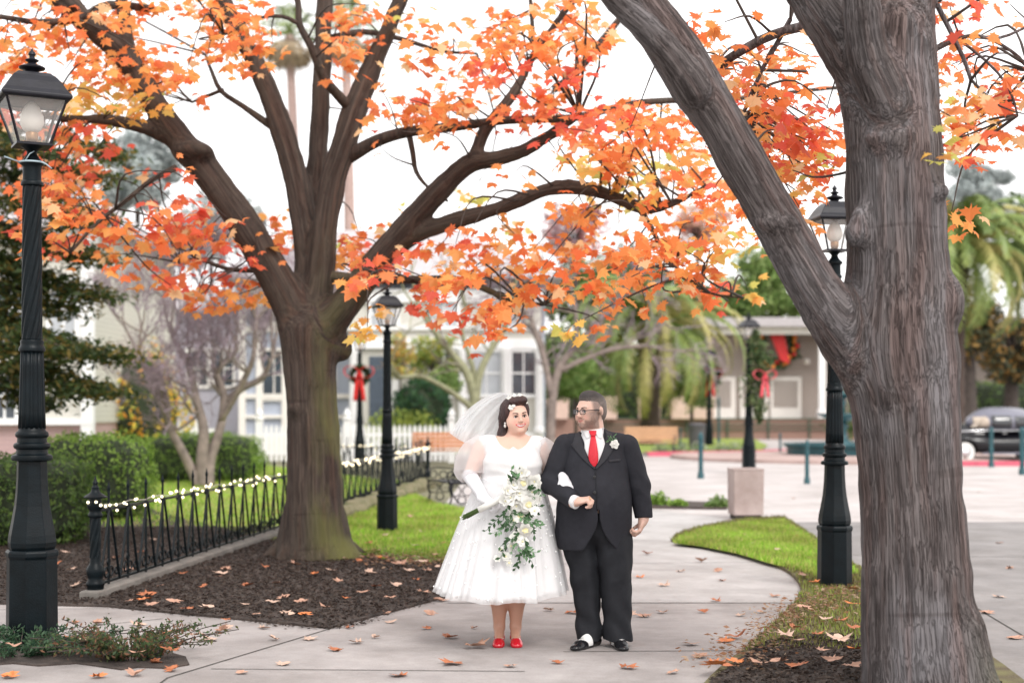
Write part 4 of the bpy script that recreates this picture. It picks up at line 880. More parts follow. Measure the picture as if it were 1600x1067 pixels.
M['petal'] = mat('white_petal', (.76,.755,.71), .55, var=.03, scale=60); M['petaly'] = mat('cream_petal', (.80,.74,.42), .55, var=.08, scale=60)
M['fleaf'] = mat('florist_leaf', (.025,.075,.022), .45, var=.35, scale=40); M['fleafl'] = mat('pale_florist_leaf', (.12,.24,.11), .5, var=.3, scale=40)
bt = empty('boutonniere', on(jb_, .098, 1.37, .015)); bt.parent = groom
b = MB(); petal_flower(b, (0,-.012,0), .034, 6, (.1,-1,.1), lay=3); b.ball((0,-.022,0), .008, 8, 6); b.build('flower', M['petal'], bt)
b = MB(); sprig(b, (-.01,0,0), (-.035,0,.045), 6, .028, seed=1); sprig(b, (0,0,0), (.0,0,.055), 5, .026, seed=2); sprig(b,(0,0,0),(-.04,-.003,.015),4,.026,seed=4); b.build('leaves', M['fleafl'], bt)
MB().tube([(-.002,-.006,-.01),(-.018,-.004,-.045),(-.026,-.002,-.07)], .0045, 6).build('stem', M['petal'], bt)
# cuffs, ring
def cuff(parent, a, b_, r, m, name='shirt_cuff'): return MB().tube([a, b_], r, 18).build(name, m, parent, smooth=True, sharp=40)
cuff(groom, (-.195,-.235,1.005), (-.158,-.270,.992), .044, M['shirt'])
MB().torus(tuple(np.array((-.165,-.262,.995))+np.array((.88,-.30,.22))/.96*.10), .011, .0025, 16, 6, rot=Matrix.Rotation(PI/2,3,'Y')).build('ring', M['gold'], groom)
# shoes: black and white wingtips
def shoe_prims(Fm): return [Fm.cone((0,.105,.045),(0,.0,.05),.042,.040,.02), Fm.cone((0,.0,.04),(0,-.10,.030),.045,.046,.03), Fm.ell((0,-.14,.026),(.042,.055,.026),.02), Fm.cone((0,.05,.05),(0,.0,.085),.036,.034,.03), below(.0,.003)]
def wcol(Fm):
    def f(V):
        L = Fm.inv(V); x, y, z = L[:,0], L[:,1], L[:,2]; c = np.tile(np.array((.012,.012,.014)), (len(V),1))
        w_ = (y < -.01) & (z > .030) & (y > -.115+1.2*np.abs(x)); c[w_] = (.75,.75,.74); return c
    return f
M['shoe'] = colmat('polished_leather', .18)
for c, yaw in (((-.075,-.055,0), -34), ((.130,-.045,0), 8)):
    Fm = Frame(c, yaw=yaw); s_, _, _ = sdf_obj('shoe', shoe_prims(Fm), [axis(c[0]-.25,c[0]+.2,.005), axis(c[1]-.25,c[1]+.2,.005), axis(-.01,.14,.004)], M['shoe'], groom, colf=wcol(Fm)); s_['label'] = 'black and white wingtip shoe'
# ===== bride
BP = G(795, 1009); bride = empty('person', BP, 0, 'smiling bride in white tea-length gown, veil and red shoes holding a bouquet', 'person')
Hb = Frame((.045,-.02,1.560), yaw=20, pitch=2, roll=-5, sc=.98)
skin_b = (.74,.47,.37)
prims = head_prims(Hb, fem=True, heavy=1.10)
prims += [Cone((.04,.02,1.49),(.03,.02,1.38),.050,.060,.03), Ell((.02,.01,1.22),(.185,.115,.2),.05), Cone((-.15,.015,1.365),(.19,.015,1.36),.052,.052,.06),
  Ell((-.06,-.065,1.245),(.095,.085,.105),.04), Ell((.12,-.065,1.245),(.095,.085,.105),.04), Ell((.03,-.02,1.345),(.11,.075,.06),.06),
  Cone((-.19,.01,1.34),(-.262,-.02,1.16),.055,.046,.04), Cone((-.262,-.02,1.16),(-.165,-.21,1.02),.040,.026,.02), Cone((.21,.015,1.34),(.30,.06,1.13),.055,.044,.04), Cone((.30,.06,1.13),(.385,-.04,1.09),.038,.028,.02), Ell((.01,0,.95),(.19,.15,.2),.06),
  Cone((-.075,0,.85),(-.070,-.01,.46),.10,.064,.04), Cone((-.070,-.01,.46),(-.066,.012,.33),.058,.063,.03), Cone((-.066,.012,.33),(-.064,.01,.13),.062,.036,.03), Cone((-.064,.01,.13),(-.064,-.065,.045),.036,.030,.02),
  Cone((.07,0,.85),(.062,-.01,.46),.10,.064,.04), Cone((.062,-.01,.46),(.054,.012,.33),.058,.063,.03), Cone((.054,.012,.33),(.046,.01,.13),.062,.036,.03), Cone((.046,.01,.13),(.046,-.065,.045),.036,.030,.02)]
ax = [axis(-.4,.46,.009,[(-.06,.15,.0036)]), axis(-.3,.22,.009,[(-.14,.07,.0036)]), axis(.0,1.72,.010,[(1.42,1.70,.0036)])]
def bcol(V):
    c, L = facecol(V, Hb, skin_b, (.66,.10,.12), True); lg = V[:,2] < .6; c[lg] = (.50,.27,.19); return c
sdf_obj('body', prims, ax, M['skin'], bride, colf=bcol); eyes(Hb, bride)
# hair with rolled fringe and a curl on the shoulder
hb = [Hb.ell((0,.030,.045),(.090,.100,.086),.02), Hb.ell((.030,-.052,.105),(.045,.042,.032),.02), Hb.ell((-.020,-.045,.098),(.040,.042,.032),.02), Hb.ell((-.078,-.005,.035),(.026,.055,.062),.03), Hb.ell((.078,.005,.03),(.022,.05,.060),.03),
      Hb.cone((-.066,.045,-.02),(-.080,.05,-.12),.042,.030,.04), Hb.cone((-.088,.05,-.12),(-.062,-.02,-.185),.034,.020,.03), Hb.cone((-.062,-.02,-.185),(-.028,-.060,-.222),.018,.009,.02), Hb.cone((.0,.08,0),(.0,.08,-.12),.06,.05,.04), Hb.cone((.075,.05,-.02),(.085,.06,-.10),.036,.022,.03),
      Hb.ell((0,-.105,-.025),(.071,.075,.098),.01,sub=True), Hb.ell((0,-.03,-.11),(.062,.07,.08),.01,sub=True)]
sdf_obj('hair', hb, [axis(-.12,.22,.004), axis(-.2,.16,.004), axis(1.28,1.74,.004)], M['hairb'], bride, warp=lambda X,Y,Z,Fd: (.002*np.sin(X*330+Z*90)*np.sin(Y*200+Z*240)).astype(np.float32))
fl = MB()
for i, (q, r) in enumerate([((-.058,-.072,.062),.020),((-.035,-.078,.075),.015),((-.07,-.05,.04),.014),((.02,-.06,.142),.018),((.05,-.04,.128),.018),((-.012,-.04,.142),.016),((.075,-.03,.085),.014),((-.045,-.02,.125),.018)]): petal_flower(fl, Hb.p(q), r, 5, Hb.R@np.array((q[0]*3,-1,q[2]*3)), seed=i)
fl.build('hair_flowers', M['petal'], bride)
b = MB(); e0 = Hb.p((-.084,-.012,-.045)); b.ball(e0, .008, 8, 6); b.ball(e0+np.array((0,0,-.018)), (.009,.007,.012), 8, 6); b.build('earring', M['pearl'], bride, smooth=True)
# bodice
bp_ = [Ell((.02,.01,1.20),(.205,.145,.2),.05), Ell((.01,-.03,1.10),(.195,.160,.12),.06), Ell((-.065,-.085,1.235),(.108,.095,.105),.04), Ell((.120,-.085,1.235),(.105,.095,.105),.04), Cone((-.15,.015,1.365),(.19,.015,1.36),.066,.066,.06), Ell((.03,-.02,1.33),(.13,.085,.07),.06),
       Fn(lambda X,Y,Z: (np.sqrt(((X-.03)/.125)**2+((Z-1.475)/.148)**2)-1)*.11+.018*np.exp(-((X-.03)/.02)**2)*(Z<1.4)+0*Y, (-.2,-.4,1.25),(.3,.4,1.6),.006), below(1.06,.004)]
def bw(X, Y, Z, Fd): return (.0022*np.sin(Z*95+np.sin(X*14)*2)*(Z < 1.30)*np.exp(-((Z-1.17)/.10)**2)).astype(np.float32)
bo, BV_, BQ_ = sdf_obj('bodice', bp_, [axis(-.26,.30,.006), axis(-.24,.2,.006), axis(1.0,1.48,.005)], M['white'], bride, warp=bw)
# sheer puffed sleeves with fine dots
def puff(path, rad, seed):
    P = smooth3(path, 5); k = len(P); rr = np.interp(np.linspace(0,1,k), np.linspace(0,1,len(rad)), rad); b = MB(); b.tube(P, rr, 28, cap=False)
    v = b.v[0].reshape(k, 28, 3); a = np.arange(28)*2*PI/28
    for i in range(k):
        v[i] = P[i]+(v[i]-P[i])*(1+.06*np.sin(5*a+i*.3+seed)+.04*np.sin(9*a+2*seed))[:,None]
    b.v[0] = v.reshape(-1,3); return b.build('sheer_sleeve', M['sleeve'], bride, smooth=True)
puff([(-.165,.01,1.395),(-.215,.0,1.33),(-.25,-.01,1.25),(-.268,-.02,1.17),(-.262,-.035,1.135)], [.055,.095,.110,.105,.055], 1)
puff([(.195,.015,1.385),(.24,.02,1.32),(.275,.04,1.24),(.30,.05,1.16)], [.055,.085,.09,.06], 2)
# gloves
HDIR = np.array((.60,-.25,.30)); HDIR /= np.linalg.norm(HDIR)
gp1 = [Cone((-.262,-.03,1.155),(-.158,-.235,1.008),.052,.033,.02)]+hand_prims((-.158,-.238,1.006), (.78,-.35,-.30), (.30,.05,-.9), curl=(.8,.95,.7), side=-1, sc=.98)
sdf_obj('glove', gp1, [axis(-.34,.04,.0045), axis(-.40,.06,.0045), axis(.86,1.24,.0045)], M['glove'], bride)
gp2 = [Cone((.30,.06,1.13),(.375,-.12,1.12),.046,.033,.02)]+hand_prims((.365,-.185,1.140), (.30,-.55,-.62), (-.15,.6,-.75), curl=(.25,.35,.3), side=1, sc=.95)
gp2 += [Cone((.372,-.10,1.125),(.365,-.185,1.14),.033,.03,.02)]
sdf_obj('glove', gp2, [axis(.24,.50,.0045), axis(-.36,.12,.0045), axis(1.02,1.22,.0045)], M['glove'], bride)
# skirt: lining, gathered satin, sheer overlay, woven dots
def skirt_pt(th, t, grow=0, hem=.345, ph=0):
    c = np.array((.01-.06*t, .0, 1.135-(1.135-hem)*t)); e = t**.80
    rx = .192+(.425-.192)*e+grow; ry = .155+(.385-.155)*e+grow
    pl = 1+t*(.036*math.sin(9*th+ph)+.028*math.sin(14*th+1.7+ph+2*t)+.020*math.sin(23*th+.6+ph))+(.012+.012*t)*math.sin(37*th+2*math.sin(5*th)+ph)*min(1,6*t)
    cz, sz = math.cos(th), math.sin(th)
    z = c[2]+t*t*(.030*abs(cz)**2+.008*math.sin(9*th+ph+1))
    return (c[0]+rx*cz*pl, c[1]+ry*sz*pl, z)
def skirt_mesh(grow, hem, ph, m, name, thick, parent):
    n = 260; rows = [[skirt_pt(2*PI*i/n, t, grow, hem, ph) for i in range(n)] for t in np.linspace(0, 1, 30)]
    o = MB().grid(rows, closed=True).build(name, m, parent, smooth=True)
    if thick: s = o.modifiers.new('solid', 'SOLIDIFY'); s.thickness = thick
    return o
sk = skirt_mesh(0, .355, 0, M['white'], 'skirt', .003, bride)
nn_ = 260; b = MB(); b.grid([[skirt_pt(2*PI*i/nn_, t, .018, .338, .35) for i in range(nn_)] for t in np.linspace(0, 1, 30)], closed=True)
for i in range(150):
    th = RNG.uniform(-PI, 0) if i < 110 else RNG.uniform(0, PI); t = RNG.uniform(.12, 1)**.8; p = np.array(skirt_pt(th, t, .021, .338, .35)); b.ball(p, (.006,.003,.006), 7, 4, mi=1)
b.build('tulle_overlay', [M['tulle'], mat('dot_white', (.9,.9,.9), .6, var=.01)], sk, smooth=True)
# belt
b = MB(); b.grid([[(.01+.199*math.cos(a), .161*math.sin(a)-.002, z) for a in np.arange(60)*2*PI/60] for z in (1.125,1.145,1.165)], closed=True); b.build('waistband', M['white'], bride, smooth=True)
# veil
def veil(seed, y_in, sp_):
    rows = []; n = 40
    top = np.array(Hb.p((-.01,.045,.125))); 
    inner = smooth3([top, (.02,.10,1.60), (-.02,.13,1.50), (-.07,.14,1.42), (-.115,.135,1.375)], 6)
    outer = smooth3([top+np.array((.0,-.01,.012)), (-.070,.04,1.715), (-.20,.07,1.660), (-.320,.10,1.560), (-.405,.12,1.440)], 6)
    for i in range(len(inner)):
        t = i/(len(inner)-1); row = []
        for j in range(n):
            s = j/(n-1); p = inner[i]*(1-s)+outer[i]*s
            p = p+np.array((0, (.03*math.sin(s*19+seed+t*2)+.012*math.sin(s*41+2*seed))*t+sp_*math.sin(s*PI)*t, .03*math.sin(s*PI)*t*(1-t)*2-.045*math.sin(s*PI)*t*t))
            row.append(p)
        rows.append(row)
    return rows
vo_ = MB(); vo_.grid(veil(0, 0, .05)); vo_.grid(veil(2.1, 0, -.04)); vo_.grid(np.array(veil(1.1,0,.0))*np.array((.93,1,.985))+np.array((-.005,.0,.025)))
for i in range(0): pass
vl = vo_.build('veil', M['veil'], bride, smooth=True)
MB().tube([r[-1] for r in veil(0,0,.05)], .0022, 5).tube([p for p in veil(0,0,.05)[-1]], .0022, 5).build('veil_edge', M['veil'], vl)
# shoes
for c, yaw in (((-.064,-.03,0), -4), ((.046,-.03,0), 5)):
    Fm = Frame(c, yaw=yaw)
    sp_ = [Fm.cone((0,.02,.055),(0,-.055,.032),.034,.040,.02), Fm.ell((0,-.085,.026),(.040,.045,.026),.02), Fm.cone((0,.055,.082),(0,.02,.06),.033,.033,.02), Fm.ell((0,-.012,.088),(.030,.055,.034),.008,sub=True), below(.0,.003)]
    o, _, _ = sdf_obj('shoe', sp_, [axis(c[0]-.15,c[0]+.15,.0045), axis(c[1]-.18,c[1]+.15,.0045), axis(-.01,.13,.004)], M['redshoe'], bride); o['label'] = 'red high-heeled shoe'
    MB().tube([Fm.p((0,.07,.07)), Fm.p((0,.072,.0))], [.012,.006], 8).build('heel', M['redshoe'], o)
# ===== bouquet
bq = empty('bouquet', tuple(np.array(BP)+np.array((-.10,-.33,1.0))), 0, 'cascading bouquet of white orchids and dark green sprigs in the gloved hand', 'bouquet')
o0 = np.array((-.10,-.33,1.0)); L_ = lambda px, py, y: np.array(((px-795)/231*.965, y, 1.6-(py-640)/231*.965))-o0
def bp2(px, py, y=-.37): return L_(px, py, y)
hd = MB()
a0 = L_(726,809,-.30); a1 = L_(775,783,-.335)
for i in range(14):
    o = RNG.normal(0,.009,3); hd.tube([a0+o*1.2, a1+o*.6, L_(806,765,-.36)+o], .0055, 5)
hd.build('stems', M['green'], bq, smooth=True); MB().tube([L_(748,797,-.316), L_(770,786,-.332), L_(800,770,-.352)], [.022,.021,.024], 14).build('ribbon_wrap', M['petal'], bq, smooth=True)
whites = [(800,757,27),(820,752,28),(812,770,30),(836,768,25),(795,776,24),(828,786,24),(806,790,24),(840,752,20),(816,738,20),(790,765,20),(812,806,20),(800,812,16),(822,826,19),(806,838,18),(818,845,14),(796,852,14),(786,868,13),(770,872,10),(833,778,18),(846,778,14),(785,782,16),(826,806,16),(840,796,13),(777,858,9),(792,878,9)]
for i, (px, py, r) in enumerate(whites):
    px = 812+(px-812)*.82
    b = MB(); yel = i in (1, 10, 12, 5); c = bp2(px, py, -.385+RNG.normal(0,.014)-(.012 if py < 800 else 0)); petal_flower(b, c, r/231*.66, 6, (RNG.normal(0,.4),-1,RNG.normal(.1,.35)), lay=3, seed=i+20); b.ball(c+np.array((0,-.012,0)), .006, 6, 4, mi=1)
    b.build('flower', [M['petal'], M['petaly']], bq, smooth=True)
    if yel: b2 = MB(); petal_flower(b2, c+np.array((.004,-.012,-.003)), .026, 5, (0,-1,0), seed=i); b2.build('flower', M['petaly'], bq, smooth=True)
grn = [(806,752,799,734),(800,756,803,742),(790,800,760,828),(795,805,770,832),(800,800,786,818),(812,815,790,822),(815,808,845,812),(818,802,838,800),(822,822,835,834),(815,828,800,860),(812,830,782,852),(820,840,818,862),(818,855,838,862),(816,856,832,878),(812,858,806,886),(828,775,846,770),(822,780,842,790),(800,838,783,870),(808,850,828,868),(800,790,812,830),(795,780,786,812),(805,800,822,812),(800,745,812,735),(824,765,838,762),(832,812,842,822)]
for i, (x0,y0,x1,y1) in enumerate(grn):
    b = MB(); yy = -.402 if y0 < 790 else -.385
    sprig(b, bp2(x0,y0,yy), bp2(x1,y1,yy-.01), 9, .042, seed=i+3, w_=.46); b.build('sprig', M['fleaf'] if i%3 else M['fleafl'], bq)
# ------------------------------------------------------------ street furniture
M['iron'] = mat('blue_black_iron', (.003,.006,.008), .40, var=.35, scale=9, bump=.12, bscale=90, spec=.16)
M['ironcap'] = mat('lantern_black', (.008,.008,.013), .38, var=.3, scale=14, bump=.08, spec=.3)
M['teal'] = mat('teal_paint', (.012,.07,.085), .45, var=.25, scale=12)
M['glass'] = glassmat('lantern_glass', (.75,.72,.70), .22, .12)
M['globe'] = mat('frosted_globe', (.78,.74,.68), .3, var=.03)
M['brass'] = mat('lamp_holder_brass', (.35,.2,.1), .4, metal=.6)
def make_lamp():
    r = empty('street_lamp', (0,0,0))
    o8 = PI/8
    b = MB(); b.lathe([(.186,0),(.186,.05),(.178,.06),(.172,.60),(.182,.615),(.182,.645),(.168,.66)], 8, rot=o8); b.build('plinth', M['iron'], r, bevel=.006)
    b = MB(); b.lathe([(.150,.655),(.163,.68),(.166,.71),(.160,.76),(.140,.86),(.122,.96),(.112,1.05),(.106,1.15),(.103,1.27)], 8, rot=o8); b.build('bell_base', M['iron'], r, bevel=.004)
    b = MB(); b.lathe([(.10,1.27),(.134,1.275),(.140,1.29),(.134,1.31),(.108,1.32),(.104,1.35),(.120,1.36),(.124,1.375),(.120,1.39),(.100,1.40),(.098,1.43),(.110,1.44),(.112,1.455),(.106,1.47),(.092,1.48),(.088,1.50)], 28); b.build('ring_moulding', M['iron'], r, smooth=True, sharp=45)
    zs = np.linspace(1.495, 2.03, 6); b = MB(); b.lathe([(.090-.014*(z-1.5)/.53, z) for z in zs], 96, mod=lambda a,z: 1-.075*np.clip(np.cos(16*a), -.3, 1)); b.build('fluted_shaft', M['iron'], r, smooth=True)
    b = MB(); b.lathe([(.074,2.02),(.088,2.03),(.090,2.045),(.084,2.06),(.076,2.075),(.080,2.09),(.076,2.105),(.066,2.11)], 28); b.build('collar', M['iron'], r, smooth=True, sharp=45)
    zs = np.linspace(2.105, 3.175, 110); b = MB(); b.lathe([(.068-.006*(z-2.1), z) for z in zs], 72, mod=lambda a,z: 1-.085*np.clip(np.cos(9*a-z*34), -.4, 1)); b.build('twisted_shaft', M['iron'], r, smooth=True)
    b = MB(); b.lathe([(.06,3.17),(.074,3.178),(.076,3.19),(.070,3.205),(.063,3.21),(.061,3.30),(.064,3.31),(.080,3.325),(.080,3.34),(.060,3.355),(.046,3.375),(.036,3.39),(.034,3.41),(.052,3.43),(.075,3.445)], 28); b.build('capital', M['iron'], r, smooth=True, sharp=45)
    l = empty('lantern', (0,0,0)); l.parent = r
    hb, ht, z0, z1 = .105, .200, 3.445, 3.765
    f = MB(); f.box((0,0,z0+.008), (hb*2+.03, hb*2+.03, .016)); f.lathe([(.03,3.46),(.035,3.47),(.03,3.50)], 16)
    for sx in (-1,1):
        for sy in (-1,1): f.tube([(sx*hb, sy*hb, z0+.015),(sx*ht, sy*ht, z1)], .010, 4)
    for s in (-1,1):
        f.box((0, s*ht, z1-.005), (2*ht+.02,.018,.022)); f.box((s*ht, 0, z1-.006), (.018,2*ht-.02,.020))
    C.objects.unlink(l); bpy.data.objects.remove(l)
    lt = f.build('lantern', M['ironcap'], r)
    g = MB()
    for k in range(4):
        R_ = np.array(Matrix.Rotation(k*PI/2, 3, 'Z')); q = np.array([(-hb+.01,-hb,z0+.016),(hb-.01,-hb,z0+.016),(ht-.01,-ht,z1-.014),(-ht+.01,-ht,z1-.014)])@R_.T; g.add(q, [(0,1,2,3)])
    g.build('pane', M['glass'], lt)
    b = MB(); prof = [(.225,3.755),(.232,3.765),(.232,3.782),(.205,3.815),(.170,3.875),(.140,3.915),(.105,3.945)]; s2 = math.sqrt(2)
    b.lathe([(q*s2, z) for q, z in prof], 4, rot=PI/4); b.build('roof', M['ironcap'], lt, bevel=.004)
    b = MB(); b.lathe([(.050,3.94),(.042,3.965),(.052,3.975),(.086,3.985),(.090,3.995),(.060,4.01),(.030,4.02),(.026,4.03),(.044,4.04),(.046,4.047),(.020,4.06),(.018,4.075),(.026,4.085),(.022,4.10),(.010,4.11),(.004,4.125)], 20); b.build('finial', M['ironcap'], lt, smooth=True, sharp=50)
    b = MB(); b.lathe([(.030,3.54),(.062,3.565),(.082,3.61),(.078,3.66),(.050,3.72),(.022,3.75),(.004,3.76)], 20); b.build('globe', M['globe'], lt, smooth=True)
    b = MB(); b.lathe([(.034,3.47),(.040,3.50),(.044,3.54),(.03,3.555)], 16); b.build('lamp_holder', M['brass'], lt, smooth=True)
    return r
lamp0 = make_lamp()
def put(o, px, py, top, rz, label, L=4.12, Y=None):
    x, y, _ = G(px, py); o.location = (x, y, 0); s = (py-top)/F*y/L; o.scale = (s,s,s); o.rotation_euler = (0,0,rz); tag(o, label, 'street lamp', 'iron street lamps round the plaza'); return o
specs = [(50,1006,78,math.radians(28),'tallest nearest iron street lamp at the left edge beside the juniper patch'),
         (605,834,446,.3,'dark iron street lamp on the grass verge behind the bride, between tree and bench'),
         (1304,921,290,.12,'dark iron street lamp on the grass island, half hidden by the thick trunk'),
         (1170,741,489,.2,'street lamp hung with a green garland, rising behind the pinkish planter'),
         (1108,697,541,.5,'distant teal street lamp carrying a wreath with red bow near the waste bin'),
         (562,728,512,.2,'distant lamp post with red bow in front of the white picket fence')]
for i, sp_ in enumerate(specs):
    o = lamp0 if i == 0 else copy_tree(lamp0); put(o, *sp_[:4], sp_[4])
# plastic tie wrapped round the near lamp
x1, y1, _ = G(50,1006); s1 = lamp0.scale[0]
b = MB(); b.torus((0,0,0), .084, .007, 24, 6); b.tube([(-.07,-.05,0),(-.13,-.07,.02),(-.17,-.05,.035)], .006, 5); b.tube([(.07,-.05,0),(.12,-.07,-.02),(.155,-.06,-.05)], .005, 5); b.tube([(-.02,-.08,0),(.01,-.075,.05),(.03,-.05,.07),(.0,-.03,.06)], .004, 5)
o = b.build('cable_tie', mat('grey_blue_plastic', (.30,.38,.42), .5), None, smooth=True); o.location = (x1, y1, 3.335*s1); tag(o, 'pale grey tie knotted round the near lamp post below its lantern', 'tie')
# bows and wreaths
M['ribbon'] = mat('red_ribbon', (.62,.02,.02), .55, var=.15, scale=20); M['pinkrib'] = mat('pink_ribbon', (.75,.10,.13), .55, var=.2)
M['fir'] = leafmat('fir_sprig', .2, .7)
def leaf_cloud(name, pts, nrm, size, cols, parent=None, m=None, jitter=.9):
    """oval leaf faces at pts"""
    n = len(pts); a = nrm+RNG.normal(0, jitter, (n,3)); a /= np.linalg.norm(a, axis=1)[:,None]; t = np.cross(a, RNG.normal(0,1,(n,3))); t /= np.linalg.norm(t, axis=1)[:,None]; b = np.cross(a, t)
    s = size*RNG.uniform(.6,1.3,(n,1)); V = np.stack([pts-t*s, pts+b*s*.38, pts+t*s, pts-b*s*.38], 1).reshape(-1,3)
    cc = np.array(cols)[RNG.integers(0,len(cols),n)]*RNG.uniform(.8,1.2,(n,1))
    return fastmesh(name, V, np.arange(4*n).reshape(-1,4), m or M['leaf'], parent, col=np.repeat(cc,4,0))
def bow(parent, s, m, name='bow'):
    b = MB()
    for q in (-1,1):
        P = []
        for t in np.linspace(0, 2*PI, 17):
            cx = q*s*.28*(1-math.cos(t)); cz = s*.22*math.sin(t)+s*.10*(1-math.cos(t))*.5; P.append([(cx, -.04*s-w_*s*.22, cz) for w_ in (-1,0,1)])
        b.grid(P)
        P = [[(q*s*(.04+.13*t)+w_*s*.075, -.06*s-.04*math.sin(t*5)*s, -s*1.0*t-(abs(w_)*.06*s if t == 1 else 0)) for w_ in (-1,0,1)] for t in np.linspace(0,1,7)]
        b.grid(P)
    b.ball((0,-.08*s,0), (.09*s,.09*s,.09*s), 10, 6); o = b.build(name, m, parent, smooth=True); k = o.modifiers.new('solid','SOLIDIFY'); k.thickness = .01; return o
def wreath(loc, R, label, n=700, orn=None, rib=True, group=None, bs=.6, m=None):
    r = empty('wreath', loc, 0, label, 'wreath', group); a = RNG.uniform(0,2*PI,n); q = RNG.normal(0,.16*R,(n,2)); rr = R+q[:,0]
    pts = np.stack([rr*np.cos(a), q[:,1]*.7-.02, rr*np.sin(a)], 1); leaf_cloud('greenery', pts, np.zeros((n,3)), .14*R+.03, [(.05,.10,.03),(.08,.14,.05),(.03,.07,.03)], r)
    if orn:
        mo = mat('ornament_orange', (.75,.22,.03), .35, var=.3, scale=4)
        for i in range(orn):
            t = 2*PI*i/orn+RNG.uniform(-.1,.1); b = MB(); b.ball((0,0,0), .12*R*RNG.uniform(.8,1.2), 10, 7); o = b.build('ornament', mo if i%4 else M['ribbon'], r, smooth=True); q2 = R*RNG.uniform(.86,1.14); o.location = (q2*math.cos(t), -.16*R, q2*math.sin(t))
    if rib: o = bow(r, bs, m or M['ribbon']); o.location = (0,-.08,R*.2)
    return r
wreath(P3(1109,588,63.2), .42, 'small green wreath with red bow on the distant teal lamp post', bs=.95)
wreath(P3(562,586,40.2), .22, 'small wreath with bright red bow on the lamp by the picket fence', bs=.75)
w_ = wreath(P3(1211,540,79.6), 1.05, 'large wreath of orange ornaments with a red sash on the tan building', n=900, orn=26, rib=False)
b = MB(); b.add([(-1.15,-.35,.95),(.35,-.35,1.05),(.75,-.35,-1.0),(.25,-.35,-.85),(-.35,-.36,.6),(-1.1,-.35,.6)], [(0,1,4,5),(1,2,3,4)]); o = b.build('sash', M['ribbon'], w_); k = o.modifiers.new('s','SOLIDIFY'); k.thickness = .05
gx, gy, gz = P3(1184,610,35.2)
gr = empty('garland', (gx,gy,gz), 0, 'hanging green garland tied with a pink ribbon down the lamp post', 'garland')
n = 1500; t = RNG.uniform(-1,1,n); q = RNG.normal(0,1,(n,2))*(.15*(1.1-np.abs(t)**2))[:,None]
leaf_cloud('greenery', np.stack([q[:,0]+.05*np.sin(t*5)-.03, q[:,1]*.7-.12, t*1.15+.35], 1), np.zeros((n,3)), .07, [(.07,.12,.04),(.13,.18,.07),(.04,.08,.03),(.22,.24,.12)], gr)
o = bow(gr, .5, M['pinkrib']); o.location = (.12,-.3,.35)
# ---- iron fence with string lights
FA = np.array(G(149,937)[:2]); FB = np.array((-1.80,30.4)); FC = np.array((-5.4,34.5))
fd = FB-FA; FL = np.linalg.norm(fd); fd /= FL; fang = math.atan2(fd[1], fd[0])
fen = empty('iron_fence', (FA[0],FA[1],0), fang, 'low dark iron fence of V-shaped bars running back behind the mossy trunk', 'fence')
def post_mb():
    b = MB(); b.lathe([(.080,0),(.080,.05),(.070,.06),(.070,.12),(.078,.13),(.074,.15),(.060,.17),(.066,.20),(.075,.235),(.072,.27),(.052,.30),(.046,.32),(.044,.36)], 20)
    zs = np.linspace(.355,.70,50); b.lathe([(.045,z) for z in zs], 40, mod=lambda a,z: 1-.11*np.clip(np.cos(6*a-z*42),-.4,1))
    b.lathe([(.045,.69),(.058,.70),(.060,.72),(.050,.735),(.052,.76),(.066,.775),(.068,.80),(.052,.81),(.050,.85)], 20)
    b.lathe([(.050,.85),(.095,.858),(.098,.868),(.072,.885),(.040,.905),(.030,.935),(.034,.945),(.022,.955),(.018,.975),(.024,.985),(.014,1.0),(.004,1.045)], 20); return b
pm = post_mb().build('post', M['iron'], fen, smooth=True, sharp=50)
def rail(name, z, th, par, L): b = MB(); b.box((L/2,0,z), (L, th, th)); return b.build(name, M['iron'], par)
rail('top_rail', .745, .022, fen, FL); rail('bottom_rail', .125, .022, fen, FL)
u = MB(); u.tube([(0,0,.10),(0,0,.92)], .011, 6); u.lathe([(.009,.90),(.017,.915),(.012,.94),(.002,.985)], 8); u.lathe([(.010,.70),(.026,.715),(.026,.755),(.010,.77)], 8)
for s in (-1,1):
    u.tube([(s*.225,-.012,.125),(s*.02,-.012,.735)], .0115, 6); R90 = Matrix.Rotation(PI/2,3,'X')
    u.torus((s*.055,0,.205), .042, .008, 14, 6, rot=R90); u.torus((s*.175,.0,.195), .030, .007, 12, 6, rot=R90)
u.torus((0,0,.29), .030, .007, 12, 6, rot=R90)
un0 = u.build('picket', M['iron'], fen, smooth=True, sharp=50); nun = int((FL-.2)/.46)
for i in range(nun):
    o = un0 if i == 0 else un0.copy()
    if i: C.objects.link(o); o.parent = fen
    o.location = (.30+.46*i, 0, 0)
p2 = pm.copy(); C.objects.link(p2); p2.parent = fen; p2.location = (FL,0,0)
d2 = FC-FB; L2 = np.linalg.norm(d2); d2 /= L2
fn2 = empty('iron_fence', (FB[0],FB[1],0), math.atan2(d2[1], d2[0]), 'far return of the iron fence turning back from its corner near the orange bench', 'fence')
rail('top_rail', .745, .022, fn2, L2); rail('bottom_rail', .125, .022, fn2, L2)
for i in range(int(L2/.46)):
    o = un0.copy(); C.objects.link(o); o.parent = fn2; o.location = (.25+.46*i, 0, 0)
